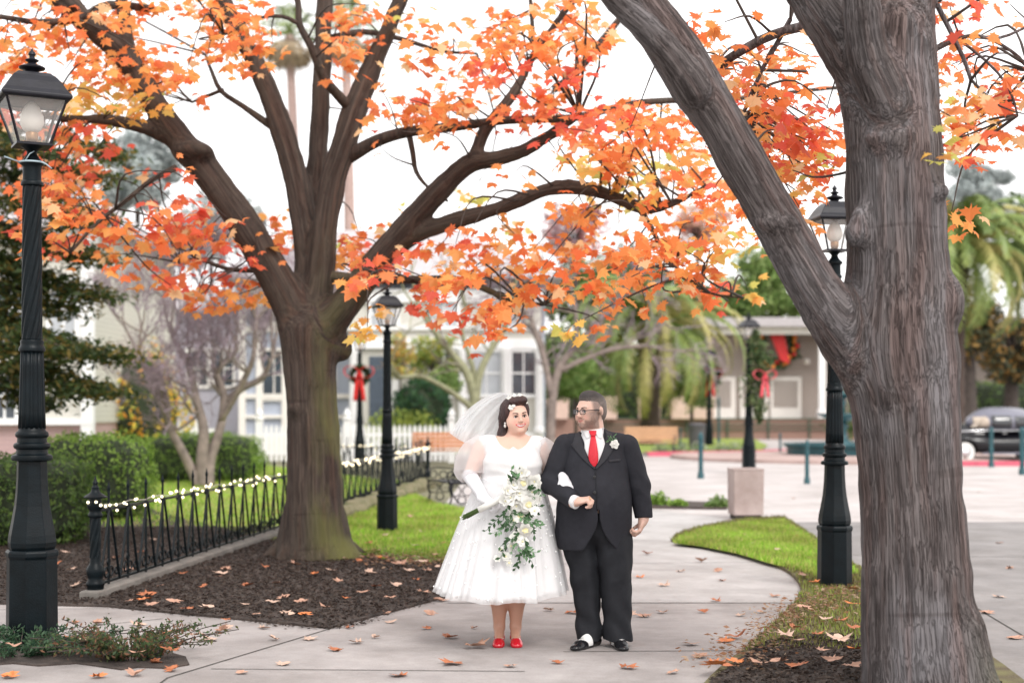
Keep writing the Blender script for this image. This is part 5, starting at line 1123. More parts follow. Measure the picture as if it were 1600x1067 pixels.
# kerb stones carrying the fence, then the mossy wall
ks = MB(); ks.box((FL*.22,0,.045), (FL*.44+.3,.17,.09)); ko = ks.build('fence_kerb', M['kerb'], bevel=.015); ko.location = (FA[0],FA[1],0); ko.rotation_euler = (0,0,fang); tag(ko, kind='structure')
M['moss'] = mat('mossy_stone', (.08,.09,.03), .95, scale=5, col2=(.23,.19,.12), bump=1.0, bscale=25)
mwl = MB(); X = np.linspace(0,1,90); wl = FL*.52; rows = []
for t in X:
    h = .16+.03*math.sin(t*37)+.02*math.sin(t*83); y0 = -.32-.03*math.sin(t*51)
    rows.append([(t*wl, y0, -.02),(t*wl, y0-.015, h*.6),(t*wl, y0+.03, h),(t*wl, .02, h+.01),(t*wl,.06,-.02)])
mwl.grid(rows); e0 = rows[0]; e1 = rows[-1]; mwl.add(e0, [(0,1,2,3,4)]); mwl.add(e1, [(4,3,2,1,0)])
mo = mwl.build('stone_wall', M['moss']); mo.location = (*(FA+fd*(FL*.46)), 0); mo.rotation_euler = (0,0,fang); tag(mo, 'low mossy stone edging wall along the far part of the iron fence', 'wall')
# string lights
M['bulb'] = emitmat('warm_bulb', (1.0,.86,.58), 1.9); M['wire'] = mat('light_wire', (.45,.42,.36), .6)
bm_ = MB(); bm_.ball((0,0,0), .0165, 8, 6); 
def lights(A, d, L, n, label, z=.78, seed=0, s=1.0):
    rg = np.random.default_rng(seed); r = empty('string_lights', (A[0],A[1],0), math.atan2(d[1], d[0]), label, 'string lights', 'fairy lights wound along the fence')
    k = int(L*5); P = [(L*i/k, .016*math.cos(i*1.9)-.01, z+.012*math.sin(i*1.9)) for i in range(k+1)]; MB().tube(P, .0045, 5).build('wire', M['wire'], r)
    first = None
    for i in range(n):
        if first is None: first = MB().ball((0,0,0), .012*s, 8, 6).build('bulb', M['bulb'], r, smooth=True); o = first
        else: o = first.copy(); C.objects.link(o); o.parent = r
        t = (i+rg.uniform(-.3,.3)+.5)/n; q = t*L; cl = .5*math.sin(q*11)
        o.location = (q+.05*cl, -.03+rg.normal(0,.02), z+rg.choice([.0,.02,-.03,-.055])+rg.normal(0,.008))
lights(FA, fd, 6.0, 56, 'string of warm fairy lights on the near fence rail, post to mossy trunk', seed=1)
lights(FA+fd*7.2, fd, FL-7.2, 90, 'string of warm fairy lights on the far fence rail beyond the mossy trunk', seed=2, s=1.25)
lights(FB, d2, L2, 36, 'string of fairy lights on the fence return near the distant bow lamp', seed=3, s=1.3)
po = empty('string_lights', (FA[0],FA[1],0), 0, 'two glowing fairy bulbs wrapped round the end post of the fence', 'string lights')
for x, y, z in ((-.045,-.055,.825),(.025,-.065,.828),(.06,-.05,.80)):
    o = MB().ball((0,0,0), .012, 8, 6).build('bulb', M['bulb'], po, smooth=True); o.location = (x,y,z)
# ---- planter, bin, bollards
x, y, _ = G(1165,811); pl = empty('planter', (x,y,0), .06, 'square pinkish concrete planter box at the corner of the walk', 'planter')
b = MB(); M['pinkc'] = concrete('pink_concrete', (.42,.33,.31), (.56,.46,.44), 3)
b.box((0,0,.395), (.435,.435,.65), taper=1.03); o = b.build('box', M['pinkc'], pl, bevel=.015)
b = MB(); 
for s in (-1,1): b.box((s*.205,0,.73), (.045,.455,.035)); b.box((0,s*.205,.7305), (.362,.045,.034))
b.build('rim', M['pinkc'], pl, bevel=.008); MB().box((0,0,.722),(.36,.36,.01)).build('soil', M['mulch'], pl); MB().box((0,0,.036),(.38,.38,.07)).build('foot', M['joint'], pl)  # dark recessed foot paints in the shade line under the box
def make_bollard():
    r = empty('bollard', (0,0,0)); b = MB(); b.lathe([(.075,0),(.075,.10),(.062,.12),(.060,.16)], 16); b.build('foot', M['teal'], r, smooth=True, sharp=40)
    b = MB(); b.lathe([(.050,.15),(.048,.86)], 16); b.build('shaft', M['teal'], r, smooth=True, sharp=40)
    b = MB(); b.lathe([(.05,.85),(.064,.86),(.064,.885),(.05,.895),(.055,.93),(.045,.97),(.02,1.0),(.003,1.01)], 16); b.build('cap', M['teal'], r, smooth=True, sharp=40); return r
b0 = make_bollard()
for i, (px, py, top, lab) in enumerate([(1095,748,676,'teal bollard left of the garlanded lamp post'),(1261,756,688,'teal bollard in front of the fountain basin, right of the planter'),(1219,712,676,'farther teal bollard on the far side of the fountain ring'),
      (1549,730,667,'teal bollard in front of the middle of the vintage car'),(1597,742,667,'teal bollard at the right edge in front of the vintage car'),(1063,697,668,'small distant teal bollard between bench and waste bin'),(1123,694,620,'tall thin teal post just right of the distant wreath lamp')]):
    o = b0 if i == 0 else copy_tree(b0); x, y, _ = G(px, py); s = (py-top)/F*y/1.0; o.location = (x,y,0); o.scale = (min(s,1.1), min(s,1.1), s); tag(o, lab, 'bollard', 'teal bollards round the plaza')
x, y, _ = G(1089,704); bn = empty('litter_bin', (x,y,0), 0, 'dark grey ribbed litter bin beside the distant wreath lamp', 'litter bin'); M['bin'] = mat('bin_grey', (.08,.075,.085), .6, var=.2)
b = MB(); b.lathe([(.30,0),(.34,.9),(.36,.92),(.36,.97),(.30,.98)], 60, mod=lambda a,z: 1-.03*np.clip(np.cos(30*a),-.2,1)); b.build('drum', M['bin'], bn); b = MB(); b.lathe([(.34,.98),(.36,1.0),(.30,1.06),(.12,1.09)], 30); b.build('lid', M['bin'], bn, smooth=True)
# ---- benches
M['wood'] = mat('orange_wood', (.42,.17,.07), .55, var=.25, scale=3, stretch=(1,12,12)); M['wood2'] = mat('tan_wood', (.52,.30,.16), .6, var=.2, scale=3, stretch=(1,12,12)); M['steel'] = mat('bench_metal', (.05,.06,.07), .4, metal=.4)
def bench(loc, rz, w_, label, wood, s=1.0):
    r = empty('bench', loc, rz, label, 'bench', 'slatted wooden benches'); r.scale = (s,s,s)
    b = MB(); [b.box((0,-.20+.11*i,.45),(w_,.095,.035)) for i in range(5)]; b.build('seat', wood, r, bevel=.005)
    b = MB(); [b.box((0,.27+.025*i,.56+.115*i),(w_,.03,.095), rot=Matrix.Rotation(-.2,3,'X')) for i in range(4)]; b.build('backrest', wood, r, bevel=.005)
    for q in (-1,1): b = MB(); b.tube([(q*(w_/2-.15),-.22,0),(q*(w_/2-.15),-.2,.43),(q*(w_/2-.15),.25,.43),(q*(w_/2-.15),.36,.93)], .025, 6); b.tube([(q*(w_/2-.15),.25,.43),(q*(w_/2-.15),.32,0)], .025, 6); b.tube([(q*(w_/2-.1),-.22,.43),(q*(w_/2-.1),-.22,.66),(q*(w_/2-.1),.3,.66)], .02, 6); b.build('leg', M['steel'], r, smooth=True)
bench(G(697,728), .12, 1.9, 'orange wooden bench behind the end of the iron fence', M['wood'], 1.0)
bench(G(1018,712), -.05, 1.75, 'tan wooden bench far behind the groom by the red kerb', M['wood2'], 1.05)
x, y, _ = G(706,790); r = empty('garden_bench', (x,y,0), math.radians(-68), 'black ornate cast-iron garden bench seen from its side near the bride', 'bench'); r.scale = (1.0,1.0,.92)
for q in (-1,1):
    b = MB(); X = q*.55; R9 = Matrix.Rotation(PI/2,3,'Y')
    b.tube(smooth3([(X,-.26,0),(X,-.20,.18),(X,-.24,.36),(X,-.20,.43)],4), .016, 6); b.tube(smooth3([(X,.32,0),(X,.20,.2),(X,.22,.42),(X,.30,.62),(X,.38,.86)],4), .016, 6); b.tube([(X,-.2,.43),(X,.22,.43)], .016, 6)
    b.tube(smooth3([(X,-.23,.42),(X,-.27,.60),(X,-.1,.67),(X,.3,.64)],5), .014, 6)
    for (yy,zz,rr) in ((-.13,.30,.09),(.08,.30,.09),(-.02,.14,.07),(-.14,.55,.07),(.04,.54,.07),(.17,.54,.05)): b.torus((X,yy,zz), rr, .011, 14, 5, rot=R9)
    b.build('side_frame', M['ironcap'], r, smooth=True)
b = MB(); [b.box((0,-.20+.085*i,.445),(1.12,.06,.025)) for i in range(6)]; b.build('seat', M['ironcap'], r); b = MB(); [b.box((0,.235+.032*i,.53+.075*i),(1.12,.02,.055)) for i in range(5)]; b.build('backrest', M['ironcap'], r)
# ---- fountain
ft = empty('fountain', (FX,FY,.0), 0, 'teal tiered fountain in a low round basin, partly behind the right lamp', 'fountain')
b = MB(); b.lathe([(1.75,0),(1.78,.38),(1.9,.42),(1.9,.50),(1.68,.50),(1.66,.30),(.01,.28)], 40); b.build('basin', M['teal'], ft, smooth=True, sharp=30)
M['water'] = mat('pale_water', (.55,.62,.64), .08, var=.1); b = MB(); b.lathe([(1.665,.43),(.01,.431)], 40); b.build('water', M['water'], ft)
b = MB(); b.lathe([(.45,.3),(.40,.5),(.22,.6),(.16,.9),(.22,1.1),(.14,1.2)], 24); b.build('pedestal', M['teal'], ft, smooth=True); b = MB(); b.lathe([(.14,1.18),(.5,1.32),(.78,1.42),(.80,1.47),(.74,1.48),(.3,1.38),(.1,1.37)], 30); b.build('lower_bowl', M['teal'], ft, smooth=True)
b = MB(); b.lathe([(.12,1.37),(.10,1.7),(.16,1.85),(.10,1.95),(.35,2.05),(.45,2.12),(.40,2.15),(.1,2.1),(.07,2.3),(.12,2.4),(.06,2.52),(.01,2.6)], 24); b.build('upper_bowl', M['teal'], ft, smooth=True)
# ---- vintage car
M['carb'] = mat('black_car_paint', (.004,.004,.006), .18, var=.05, spec=.3, coat=.3); M['carw'] = mat('silver_roof_paint', (.14,.14,.18), .3, var=.05, coat=.4); M['chrome'] = mat('chrome', (.75,.76,.78), .12, metal=1)
M['tyre'] = mat('tyre', (.02,.02,.02), .8); M['whitewall'] = mat('whitewall', (.7,.7,.68), .6); M['cglass'] = mat('car_glass', (.012,.014,.018), .05, coat=1); M['beige'] = mat('windscreen_reflection_glass', (.50,.42,.34), .1)  # beige: reflection painted into the windscreen and front quarter glass colour
cx_, cy_, _ = G(1556,722); car = empty('vintage_car', (cx_,cy_,0), math.radians(8), 'black vintage saloon with pale roof and whitewall tyres parked across the plaza', 'car')
def side_prims():
    Lp = [Cone((-1.9,-.0,.72),(1.5,0,.76),.42,.44,.1)]
    for s in (-1,1): Lp += [Cone((-1.75,s*.55,.62),(-.75,s*.60,.60),.27,.22,.12), Cone((-.9,s*.55,.55),(1.0,s*.55,.55),.25,.27,.1), Cone((.9,s*.55,.64),(1.75,s*.52,.58),.28,.24,.12)]
    Lp += [Ell((-1.5,0,.85),(.75,.42,.32),.15), Ell((1.45,0,.82),(.95,.62,.42),.15)]
    for x_ in (-1.35,1.3):
        for s in (-1,1): Lp.append(Fn(lambda X,Y,Z,x_=x_,s=s: np.maximum(np.sqrt((X-x_)**2+(Z-.33)**2)-.37, .45-s*Y), (x_-.5,-1.2,-.2),(x_+.5,1.2,.8),.02))
    Lp.append(below(.24)); Lp[-1] = Fn(lambda X,Y,Z: Z-.24+0*X+0*Y, (-3,-2,-1),(3,2,.3),.01); return Lp
sdf_obj('body', side_prims(), [axis(-2.5,2.6,.035), axis(-1.0,1.0,.035), axis(.1,1.4,.03)], M['carb'], car)
rp = [Ell((.15,0,1.20),(1.12,.64,.44),.1), Cone((-.35,0,1.35),(.75,0,1.36),.22,.2,.3), Cone((-.3,.42,1.2),(.8,.42,1.2),.2,.2,.2), Cone((-.3,-.42,1.2),(.8,-.42,1.2),.2,.2,.2), Fn(lambda X,Y,Z: Z-1.02+0*X+0*Y, (-2,-2,0),(2,2,1.1),.01)]
rf, RV, RQ = sdf_obj('roof', rp, [axis(-1.4,1.6,.03), axis(-.85,.85,.03), axis(.9,1.7,.025)], M['carw'], car); rbv = bvh_of(RV, RQ)
def panel(x0,x1,z0,z1,m,name,side=-1,n=8):
    P = []
    for i in range(n+1):
        row = []
        for j in range(5):
            x_ = x0+(x1-x0)*i/n; z_ = z0+(z1-z0)*j/4; 
            if j in (0,4) and i in (0,n): x_ += .03*(1 if i == 0 else -1)
            h = rbv.ray_cast(Vector((x_,side*3,z_)), Vector((0,-side,0)))[0]; row.append((x_, (h.y if h else side*.6)+side*.008, z_))
        P.append(row)
    o = MB().grid(P).build(name, m, car, smooth=True); k = o.modifiers.new('s','SOLIDIFY'); k.thickness = .01; return o
for s in (-1,1): panel(-.44,.19,1.07,1.42,M['cglass'],'side_window',s); panel(.27,.88,1.07,1.40,M['cglass'],'side_window',s); panel(-.86,-.50,1.06,1.38,M['beige'],'quarter_window',s); panel(.96,1.18,1.07,1.28,M['cglass'],'quarter_window',s)
b = MB(); b.grid([[(-.95+.0*abs(y_)+.12*y_*y_*2-.0, y_, 1.08) for y_ in np.linspace(-.5,.5,7)], [(-.62+.1*y_*y_*2, y_*.9, 1.42) for y_ in np.linspace(-.5,.5,7)]]); b.build('windscreen', M['beige'], car, smooth=True)
for x_ in (-1.35,1.3):
    for s in (-1,1):
        w_ = empty('wheel', (x_, s*.66, .33)); w_.parent = car
        b = MB(); b.lathe([(.20,-.09),(.32,-.09),(.335,-.05),(.335,.05),(.32,.09),(.20,.09)], 28); t_ = b.build('tyre', M['tyre'], w_, smooth=True, sharp=40); t_.rotation_euler = (PI/2,0,0)
        b = MB(); b.lathe([(.20,-.095),(.29,-.095),(.29,.095),(.20,.095)], 28); t_ = b.build('whitewall', M['whitewall'], w_); t_.rotation_euler = (PI/2,0,0)
        b = MB(); b.lathe([(.19,-.10),(.10,-.125),(.01,-.13)], 20); b.lathe([(.19,.10),(.10,.125),(.01,.13)], 20); t_ = b.build('hubcap', M['chrome'], w_, smooth=True); t_.rotation_euler = (PI/2,0,0)
b = MB(); b.box((-2.33,0,.45),(.08,1.6,.12)); b.build('bumper', M['chrome'], car, bevel=.02); b = MB(); b.box((2.38,0,.45),(.08,1.6,.12)); b.build('bumper', M['chrome'], car, bevel=.02)
for s in (-1,1):
    b = MB(); b.ball((-2.0,s*.56,.78), (.10,.12,.12), 14, 8); b.build('headlight', M['chrome'], car, smooth=True)
    b = MB(); b.tube([(-1.9,s*.60,.93),(-.9,s*.70,.98),(1.0,s*.72,.98)], .022, 6); b.build('chrome_strip', M['chrome'], car, smooth=True); b = MB(); b.box((0,s*.83,.30),(1.7,.10,.05)); b.build('running_board', M['carw'], car)
    b = MB(); b.tube([(-.15,s*.72,.9),(-.03,s*.74,.9)], .014, 6); b.build('door_handle', M['chrome'], car)
# ------------------------------------------------------------ background: houses, hedges, trees
def siding(name, c, pitch=9, depth=.5):
    m, t, b = newmat(name); tc = N(t, 'ShaderNodeTexCoord'); sp = N(t, 'ShaderNodeSeparateXYZ'); t.links.new(tc.outputs['Object'], sp.inputs[0])
    mu = N(t, 'ShaderNodeMath', operation='MULTIPLY'); mu.inputs[1].default_value = pitch; t.links.new(sp.outputs[2], mu.inputs[0])
    fr = N(t, 'ShaderNodeMath', operation='FRACT'); t.links.new(mu.outputs[0], fr.inputs[0])
    cr = N(t, 'ShaderNodeValToRGB'); cr.color_ramp.elements[0].color = (*[q*.55 for q in c],1); cr.color_ramp.elements[1].position = .14; cr.color_ramp.elements[1].color = (*c,1); t.links.new(fr.outputs[0], cr.inputs[0])
    no = N(t, 'ShaderNodeTexNoise'); no.inputs['Scale'].default_value = 2.5; no.inputs['Detail'].default_value = 6; mx = N(t, 'ShaderNodeMixRGB'); mx.blend_type = 'MULTIPLY'; mx.inputs[0].default_value = .25
    t.links.new(cr.outputs[0], mx.inputs[1]); t.links.new(no.outputs[0], mx.inputs[2]); t.links.new(mx.outputs[0], b.inputs['Base Color']); b.inputs['Roughness'].default_value = .75
    bp = N(t, 'ShaderNodeBump'); bp.inputs['Strength'].default_value = depth; bp.inputs['Distance'].default_value = .03; t.links.new(fr.outputs[0], bp.inputs['Height']); t.links.new(bp.outputs[0], b.inputs['Normal']); return m
M['sblue'] = siding('blue_siding', (.50,.55,.66)); M['scream'] = siding('cream_siding', (.70,.68,.62)); M['spink'] = siding('pink_siding', (.58,.40,.40)); M['stan'] = siding('tan_siding', (.42,.36,.32), 5)
M['trim'] = mat('cream_trim', (.76,.73,.68), .6, var=.05); M['wtrim'] = mat('white_trim', (.80,.80,.80), .6, var=.04); M['wglass'] = mat('window_glass', (.045,.06,.08), .08, var=.5, scale=.8, coat=.5)
M['curtain'] = mat('pale_curtain', (.45,.47,.50), .8, var=.15, scale=1.5); M['shingle'] = mat('grey_shingle', (.42,.39,.40), .9, var=.25, scale=8, bump=.4, stretch=(1,1,4)); M['door'] = mat('blue_grey_door', (.06,.08,.11), .5)
M['brick'] = mat('brown_brick', (.22,.12,.09), .9, scale=14, col2=(.34,.22,.18), bump=.4, stretch=(1,1,4)); M['rail'] = mat('green_rail', (.02,.08,.05), .5)
def window(par, x, y, z, w_, h, m='trim', pane='wglass', d=-1):
    b = MB(); t = .12
    b.box((x,y+d*.03,z+h/2+t/2),(w_+2*t+.1,.14,t)); b.box((x,y+d*.04,z-h/2-t/2),(w_+2*t+.16,.18,t)); b.box((x-w_/2-t/2,y+d*.03,z),(t,.12,h)); b.box((x+w_/2+t/2,y+d*.03,z),(t,.12,h)); b.box((x,y+d*.02,z),(w_,.07,.06)); b.box((x,y+d*.0205,z+h/4+.015),(.045,.05,h/2-.03)); b.box((x,y+d*.0205,z-h/4-.015),(.045,.05,h/2-.03))
    f = b.build('window', M[m], par); MB().box((x,y+d*.008,z),(w_,.02,h)).build('pane', M[pane], f); return f
def roofmesh(par, x0, x1, y0, y1, z, zr, ov=.5):
    xm = (x1-x0)*.28; b = MB(); v = [(x0-ov,y0-ov,z),(x1+ov,y0-ov,z),(x1+ov,y1+ov,z),(x0-ov,y1+ov,z),(x0+xm,(y0+y1)/2,zr),(x1-xm,(y0+y1)/2,zr)]
    b.add(v, [(0,1,5,4),(1,2,5),(2,3,4,5),(3,0,4),(3,2,1,0)]); return b.build('roof', M['shingle'], par)
# big pale house (cream and blue) behind the picket fence
S_ = 52.0; hs_ = empty('house', (0,S_,0), 0, 'large pale blue and cream Victorian house with tall windows behind the picket fence', 'house')
xl, xr = (375-800)/F*S_, (852-800)/F*S_; W_ = xr-xl
b = MB(); b.box(((xl+xr)/2, 5.2, 3.1),(W_,10,6.2)); b.build('wall', M['sblue'], hs_)
xb0, xb1 = (545-800)/F*50.5, (846-800)/F*50.5
b = MB(); b.box(((xb0+xb1)/2, -.55, 2.95),(xb1-xb0,1.5,5.9)); b.build('front_bay', M['scream'], hs_)
roofmesh(hs_, xl, xr, -1.3, 10, 6.25, 8.7, .6)
b = MB()
for z, h in ((.35,.7),(1.35,.12),(2.1,.16),(4.55,.22),(6.0,.3)): b.box(((xl+xb0)/2,.13,z),(xb0-xl,.16,h))
for px in (378,405,445,478,520): b.box(((px-800)/F*S_,.10,3.0),(.24,.18,5.9))
b.build('trim', M['trim'], hs_)
b = MB()
for z, h in ((.4,.8),(3.95,.35),(4.5,.12),(5.65,.45)): b.box(((xb0+xb1)/2,-1.36,z),(xb1-xb0+.15,.2,h))
b.build('cornice', M['wtrim'], hs_)
for px in (553,618,650,667,722,790,842):
    x = (px-800)/F*50.6; b = MB(); b.lathe([(.20,.8),(.20,.95),(.15,1.0),(.13,3.5),(.19,3.65),(.19,3.78)], 14, c=(x,-1.55,0)); b.build('column', M['wtrim'], hs_, smooth=True, sharp=40)
for px, z, w_, h, pn in ((427,2.9,.8,1.7,'wglass'),(460,2.9,.55,1.7,'curtain'),(427,5.3,.8,1.0,'wglass'),(498,2.9,.6,1.7,'wglass')): window(hs_, (px-800)/F*S_, .2, z, w_, h, pane=pn)
x = (598-800)/F*50.7; MB().box((x,-1.33,2.25),(.95,.06,2.5)).build('door', M['door'], hs_)
for px, z, w_, h, pn in ((694,2.9,1.2,1.5,'wglass'),(760,2.9,1.0,1.5,'curtain'),(818,2.9,.8,1.5,'wglass'),(600,5.0,.9,.9,'curtain'),(694,5.0,.9,.9,'curtain'),(790,5.0,.9,.9,'curtain')): window(hs_, (px-800)/F*50.7, -1.32, z, w_, h, 'wtrim', pn)
# pink and cream house on the left
S2 = 33.0; h2 = empty('house', (0,S2,0), 0, 'cream and pink clapboard house behind the dark conifer at the left edge', 'house'); x1_ = (146-800)/F*S2; x0_ = x1_-9
MB().box(((x0_+x1_)/2,4,3.55),(9,8,4.5)).build('upper_wall', M['scream'], h2); MB().box(((x0_+x1_)/2,4.01,.65),(8.9,7.9,1.3)).build('lower_wall', M['spink'], h2); roofmesh(h2, x0_, x1_, 0, 8, 5.8, 8.2)
b = MB(); b.box((x1_-.12,-.03,3.0),(.28,.2,5.6)); b.box(((x0_+x1_)/2,-.04,1.32),(9.05,.2,.14)); b.box((x1_-1.4,-.03,.9),(.2,.2,1.5)); b.box(((x0_+x1_)/2,-.06,5.6),(9.2,.3,.3)); b.build('trim', M['wtrim'], h2)
window(h2, (100-800)/F*S2, 0, 3.9, .55, 1.3, 'wtrim', 'curtain'); window(h2, (20-800)/F*S2, 0, 3.9, .7, 1.4, 'wtrim', 'wglass'); window(h2, (8-800)/F*S2, 0, 1.9, .5, 1.0, 'wtrim', 'wglass')
# dim grey-violet house seen between them
S3 = 62.0; h3 = empty('house', (0,S3,0), 0, 'grey house in the gap between the pink house and the blue house', 'house'); MB().box(((280-800)/F*S3,5,2.9),(9.5,10,5.8)).build('wall', siding('violet_grey_siding', (.52,.50,.56)), h3); roofmesh(h3, (280-800)/F*S3-4.7, (280-800)/F*S3+4.7, 0, 10, 5.85, 7.2)
for px in (200,250,310,350): window(h3, (px-800)/F*S3, 0, 3.4, .8, 1.5, 'trim', 'wglass')
# tan building with porch on the right
S4 = 80.0; h4 = empty('public_building', (0,S4,0), 0, 'long tan porch building with white columns and louvred panels behind the wreath', 'building'); xa, xb = (1105-800)/F*S4, (1640-800)/F*S4
MB().box(((xa+xb)/2,5,3.35),(xb-xa,9,5.5)).build('wall', M['stan'], h4); MB().box(((xa+xb)/2,4,6.4),(xb-xa+1.4,12.5,.5)).build('roof', M['shingle'], h4); MB().box(((xa+xb)/2,-1.55,5.95),(xb-xa+.6,.25,.4)).build('fascia', M['trim'], h4)
MB().box(((870-800)/F*S4*.5+xb/2,-1.9,.55),(xb-(850-800)/F*S4,3.2,1.1)).build('porch_base', M['brick'], h4)
for px in (1284,1420): 
    x = (px-800)/F*78.5; b = MB(); b.box((x,-1.5,1.35),(.5,.5,.5)); b.box((x,-1.5,3.5),(.36,.36,3.9)); b.box((x,-1.5,5.6),(.52,.52,.28)); b.build('column', M['wtrim'], h4)
for px, w_ in ((1130,1.2),(1180,1.3),(1230,1.45)):
    x = (px-800)/F*S4; b = MB(); b.box((x,.42,2.25),(w_+.3,.12,2.4)); f = b.build('panel_frame', M['trim'], h4); b = MB(); [b.box((x-w_/2+.1*i+.05,.33,2.5),(.05,.05,1.5)) for i in range(int(w_/.1))]; b.build('louvre', M['stan'], f)
b = MB(); 
for z in (.55,.8,1.12): b.box(((xa+xb)/2-3,-3.6,z),(xb-xa+6,.05,.05))
for i in range(12): b.box((xa-6+i*2.2,-3.6,.58),(.06,.06,1.12))
b.build('railing', M['rail'], h4)
b = MB(); b.ball((0,0,0), (.18,.18,.18), 12, 8); o = b.build('porch_light', M['globe'], h4, smooth=True); o.location = ((1260-800)/F*S4,-.1,4.3)
M['pinkbox'] = mat('pink_planter', (.58,.42,.36), .8, var=.1)
for i, px in enumerate((872,948,1016,1066,1100)):
    x = (px-800)/F*76; b = MB(); b.box((0,0,.6),(1.1,.8,1.2), taper=1.06); o = b.build('planter', M['pinkbox'], bevel=.03); o.location = (x,76.4,1.1)
    tag(o, ['pink planter on the porch edge, leftmost, just left of the groom','pink planter on the porch edge right above the groom shoulder','pink planter on the porch edge beside the palm trunk','pink planter on the porch edge left of the distant wreath lamp','pink planter on the porch edge, rightmost, behind the distant wreath lamp'][i], 'planter', 'pink planters along the porch edge')
# white picket fence
S5 = 43.0; pf = empty('picket_fence', (0,S5,0), 0, 'white picket fence with pointed boards in front of the blue house', 'fence'); a0, a1 = (408-800)/F*S5, (706-800)/F*S5
pk = MB(); pk.box((0,0,.55),(.095,.025,1.0)); pk.add([(-.0475,-.0125,1.05),(.0475,-.0125,1.05),(0,-.0125,1.16),(-.0475,.0125,1.05),(.0475,.0125,1.05),(0,.0125,1.16)], [(0,1,2),(5,4,3),(0,2,5,3),(2,1,4,5)]); p0 = pk.build('picket', M['wtrim'], pf)
n = int((a1-a0)/.155)
for i in range(n):
    o = p0 if i == 0 else p0.copy()
    if i: C.objects.link(o); o.parent = pf
    o.location = (a0+.155*i, 0, 0)
b = MB(); b.box(((a0+a1)/2,.04,.28),(a1-a0,.05,.09)); b.box(((a0+a1)/2,.04,.85),(a1-a0,.05,.09)); b.build('rail', M['wtrim'], pf)
for x in (a0-.05, a0+2.6, a1): b = MB(); b.box((x,0,.65),(.2,.2,1.3)); b.lathe([(.15,1.3),(.16,1.34),(.06,1.37),(.10,1.43),(.11,1.48),(.07,1.55),(.01,1.66)], 14, c=(x,0,0)); b.build('post', M['wtrim'], pf)
pf2 = empty('picket_fence', (0,41.5,0), 0, 'short run of white picket fence behind the left hedges', 'fence'); c0, c1 = (248-800)/F*41.5, (335-800)/F*41.5
for i in range(int((c1-c0)/.155)): o = p0.copy(); C.objects.link(o); o.parent = pf2; o.location = (c0+.155*i, 0, .15)
MB().box(((c0+c1)/2,.04,1.0),(c1-c0,.05,.09)).build('rail', M['wtrim'], pf2)
# ---- hedges
def hedge(c, d, n, size, cols, label, rz=0, cat='hedge', name='hedge', lumpy=.06, rnd=6):
    r = empty(name, (c[0],c[1],0), rz, label, cat); d = np.array(d, float); u = RNG.normal(0,1,(n,3)); u /= (np.abs(u)**rnd).sum(1)[:,None]**(1/rnd)
    u[:,2] = np.abs(u[:,2])**1.0*np.sign(u[:,2]); lum = 1+lumpy*np.sin(u[:,:1]*9+u[:,2:]*5)+lumpy*np.sin(u[:,1:2]*11+u[:,:1]*4)
    p = u*d/2*RNG.uniform(.90,1.03,(n,1))*lum+np.array((0,0,d[2]/2)); nn = u/np.linalg.norm(u,axis=1)[:,None]; leaf_cloud('foliage', p, nn, size, cols, r, jitter=.7)
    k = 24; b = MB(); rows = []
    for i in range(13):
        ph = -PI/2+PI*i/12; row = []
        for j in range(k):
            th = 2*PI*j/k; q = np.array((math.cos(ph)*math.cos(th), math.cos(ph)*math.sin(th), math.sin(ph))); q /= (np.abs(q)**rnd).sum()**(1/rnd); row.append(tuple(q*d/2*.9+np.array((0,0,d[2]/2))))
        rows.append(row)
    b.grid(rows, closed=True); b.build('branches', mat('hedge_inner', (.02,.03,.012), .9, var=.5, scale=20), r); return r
HG = [(.16,.28,.04),(.24,.38,.06),(.11,.20,.035),(.32,.46,.10)]; HD = [(.09,.16,.04),(.14,.22,.05),(.06,.10,.03)]
hedge(G(20,850), (1.75,1.3,1.05), 8000, .035, HD, 'dark clipped hedge at the left edge behind the near lamp', cat='hedge')
hedge(G(148,812), (1.55,1.5,1.22), 8000, .032, HG, 'rounded green hedge just left of the bare tree')
hedge((P3(318,640,31.6)[0],31.6), (2.5,2.0,1.05), 8000, .035, HG, 'square clipped green hedge behind the bare multi-stemmed tree')
hedge((P3(660,650,46)[0],46), (2.0,2.0,2.6), 4000, .09, [(.03,.09,.035),(.05,.12,.04),(.02,.06,.03)], 'round dark green shrub in front of the house by the orange bench', cat='shrub', name='shrub', rnd=2)
hedge((P3(1570,600,72)[0],72), (16,2.5,3.0), 5000, .14, HD, 'long dark hedge behind the vintage car')
hedge((P3(990,600,84)[0],84), (13,2.5,4.0), 5000, .15, HD, 'dark hedge behind the pink planters and palm trunk')
YC = [(.80,.50,.05),(.82,.36,.05),(.60,.55,.10),(.30,.36,.08),(.85,.62,.12)]
hedge((P3(205,650,36)[0],36), (2.6,2.0,3.1), 3500, .09, YC, 'yellow and orange autumn shrub beside the pink house', cat='shrub', name='shrub', rnd=2, lumpy=.15)
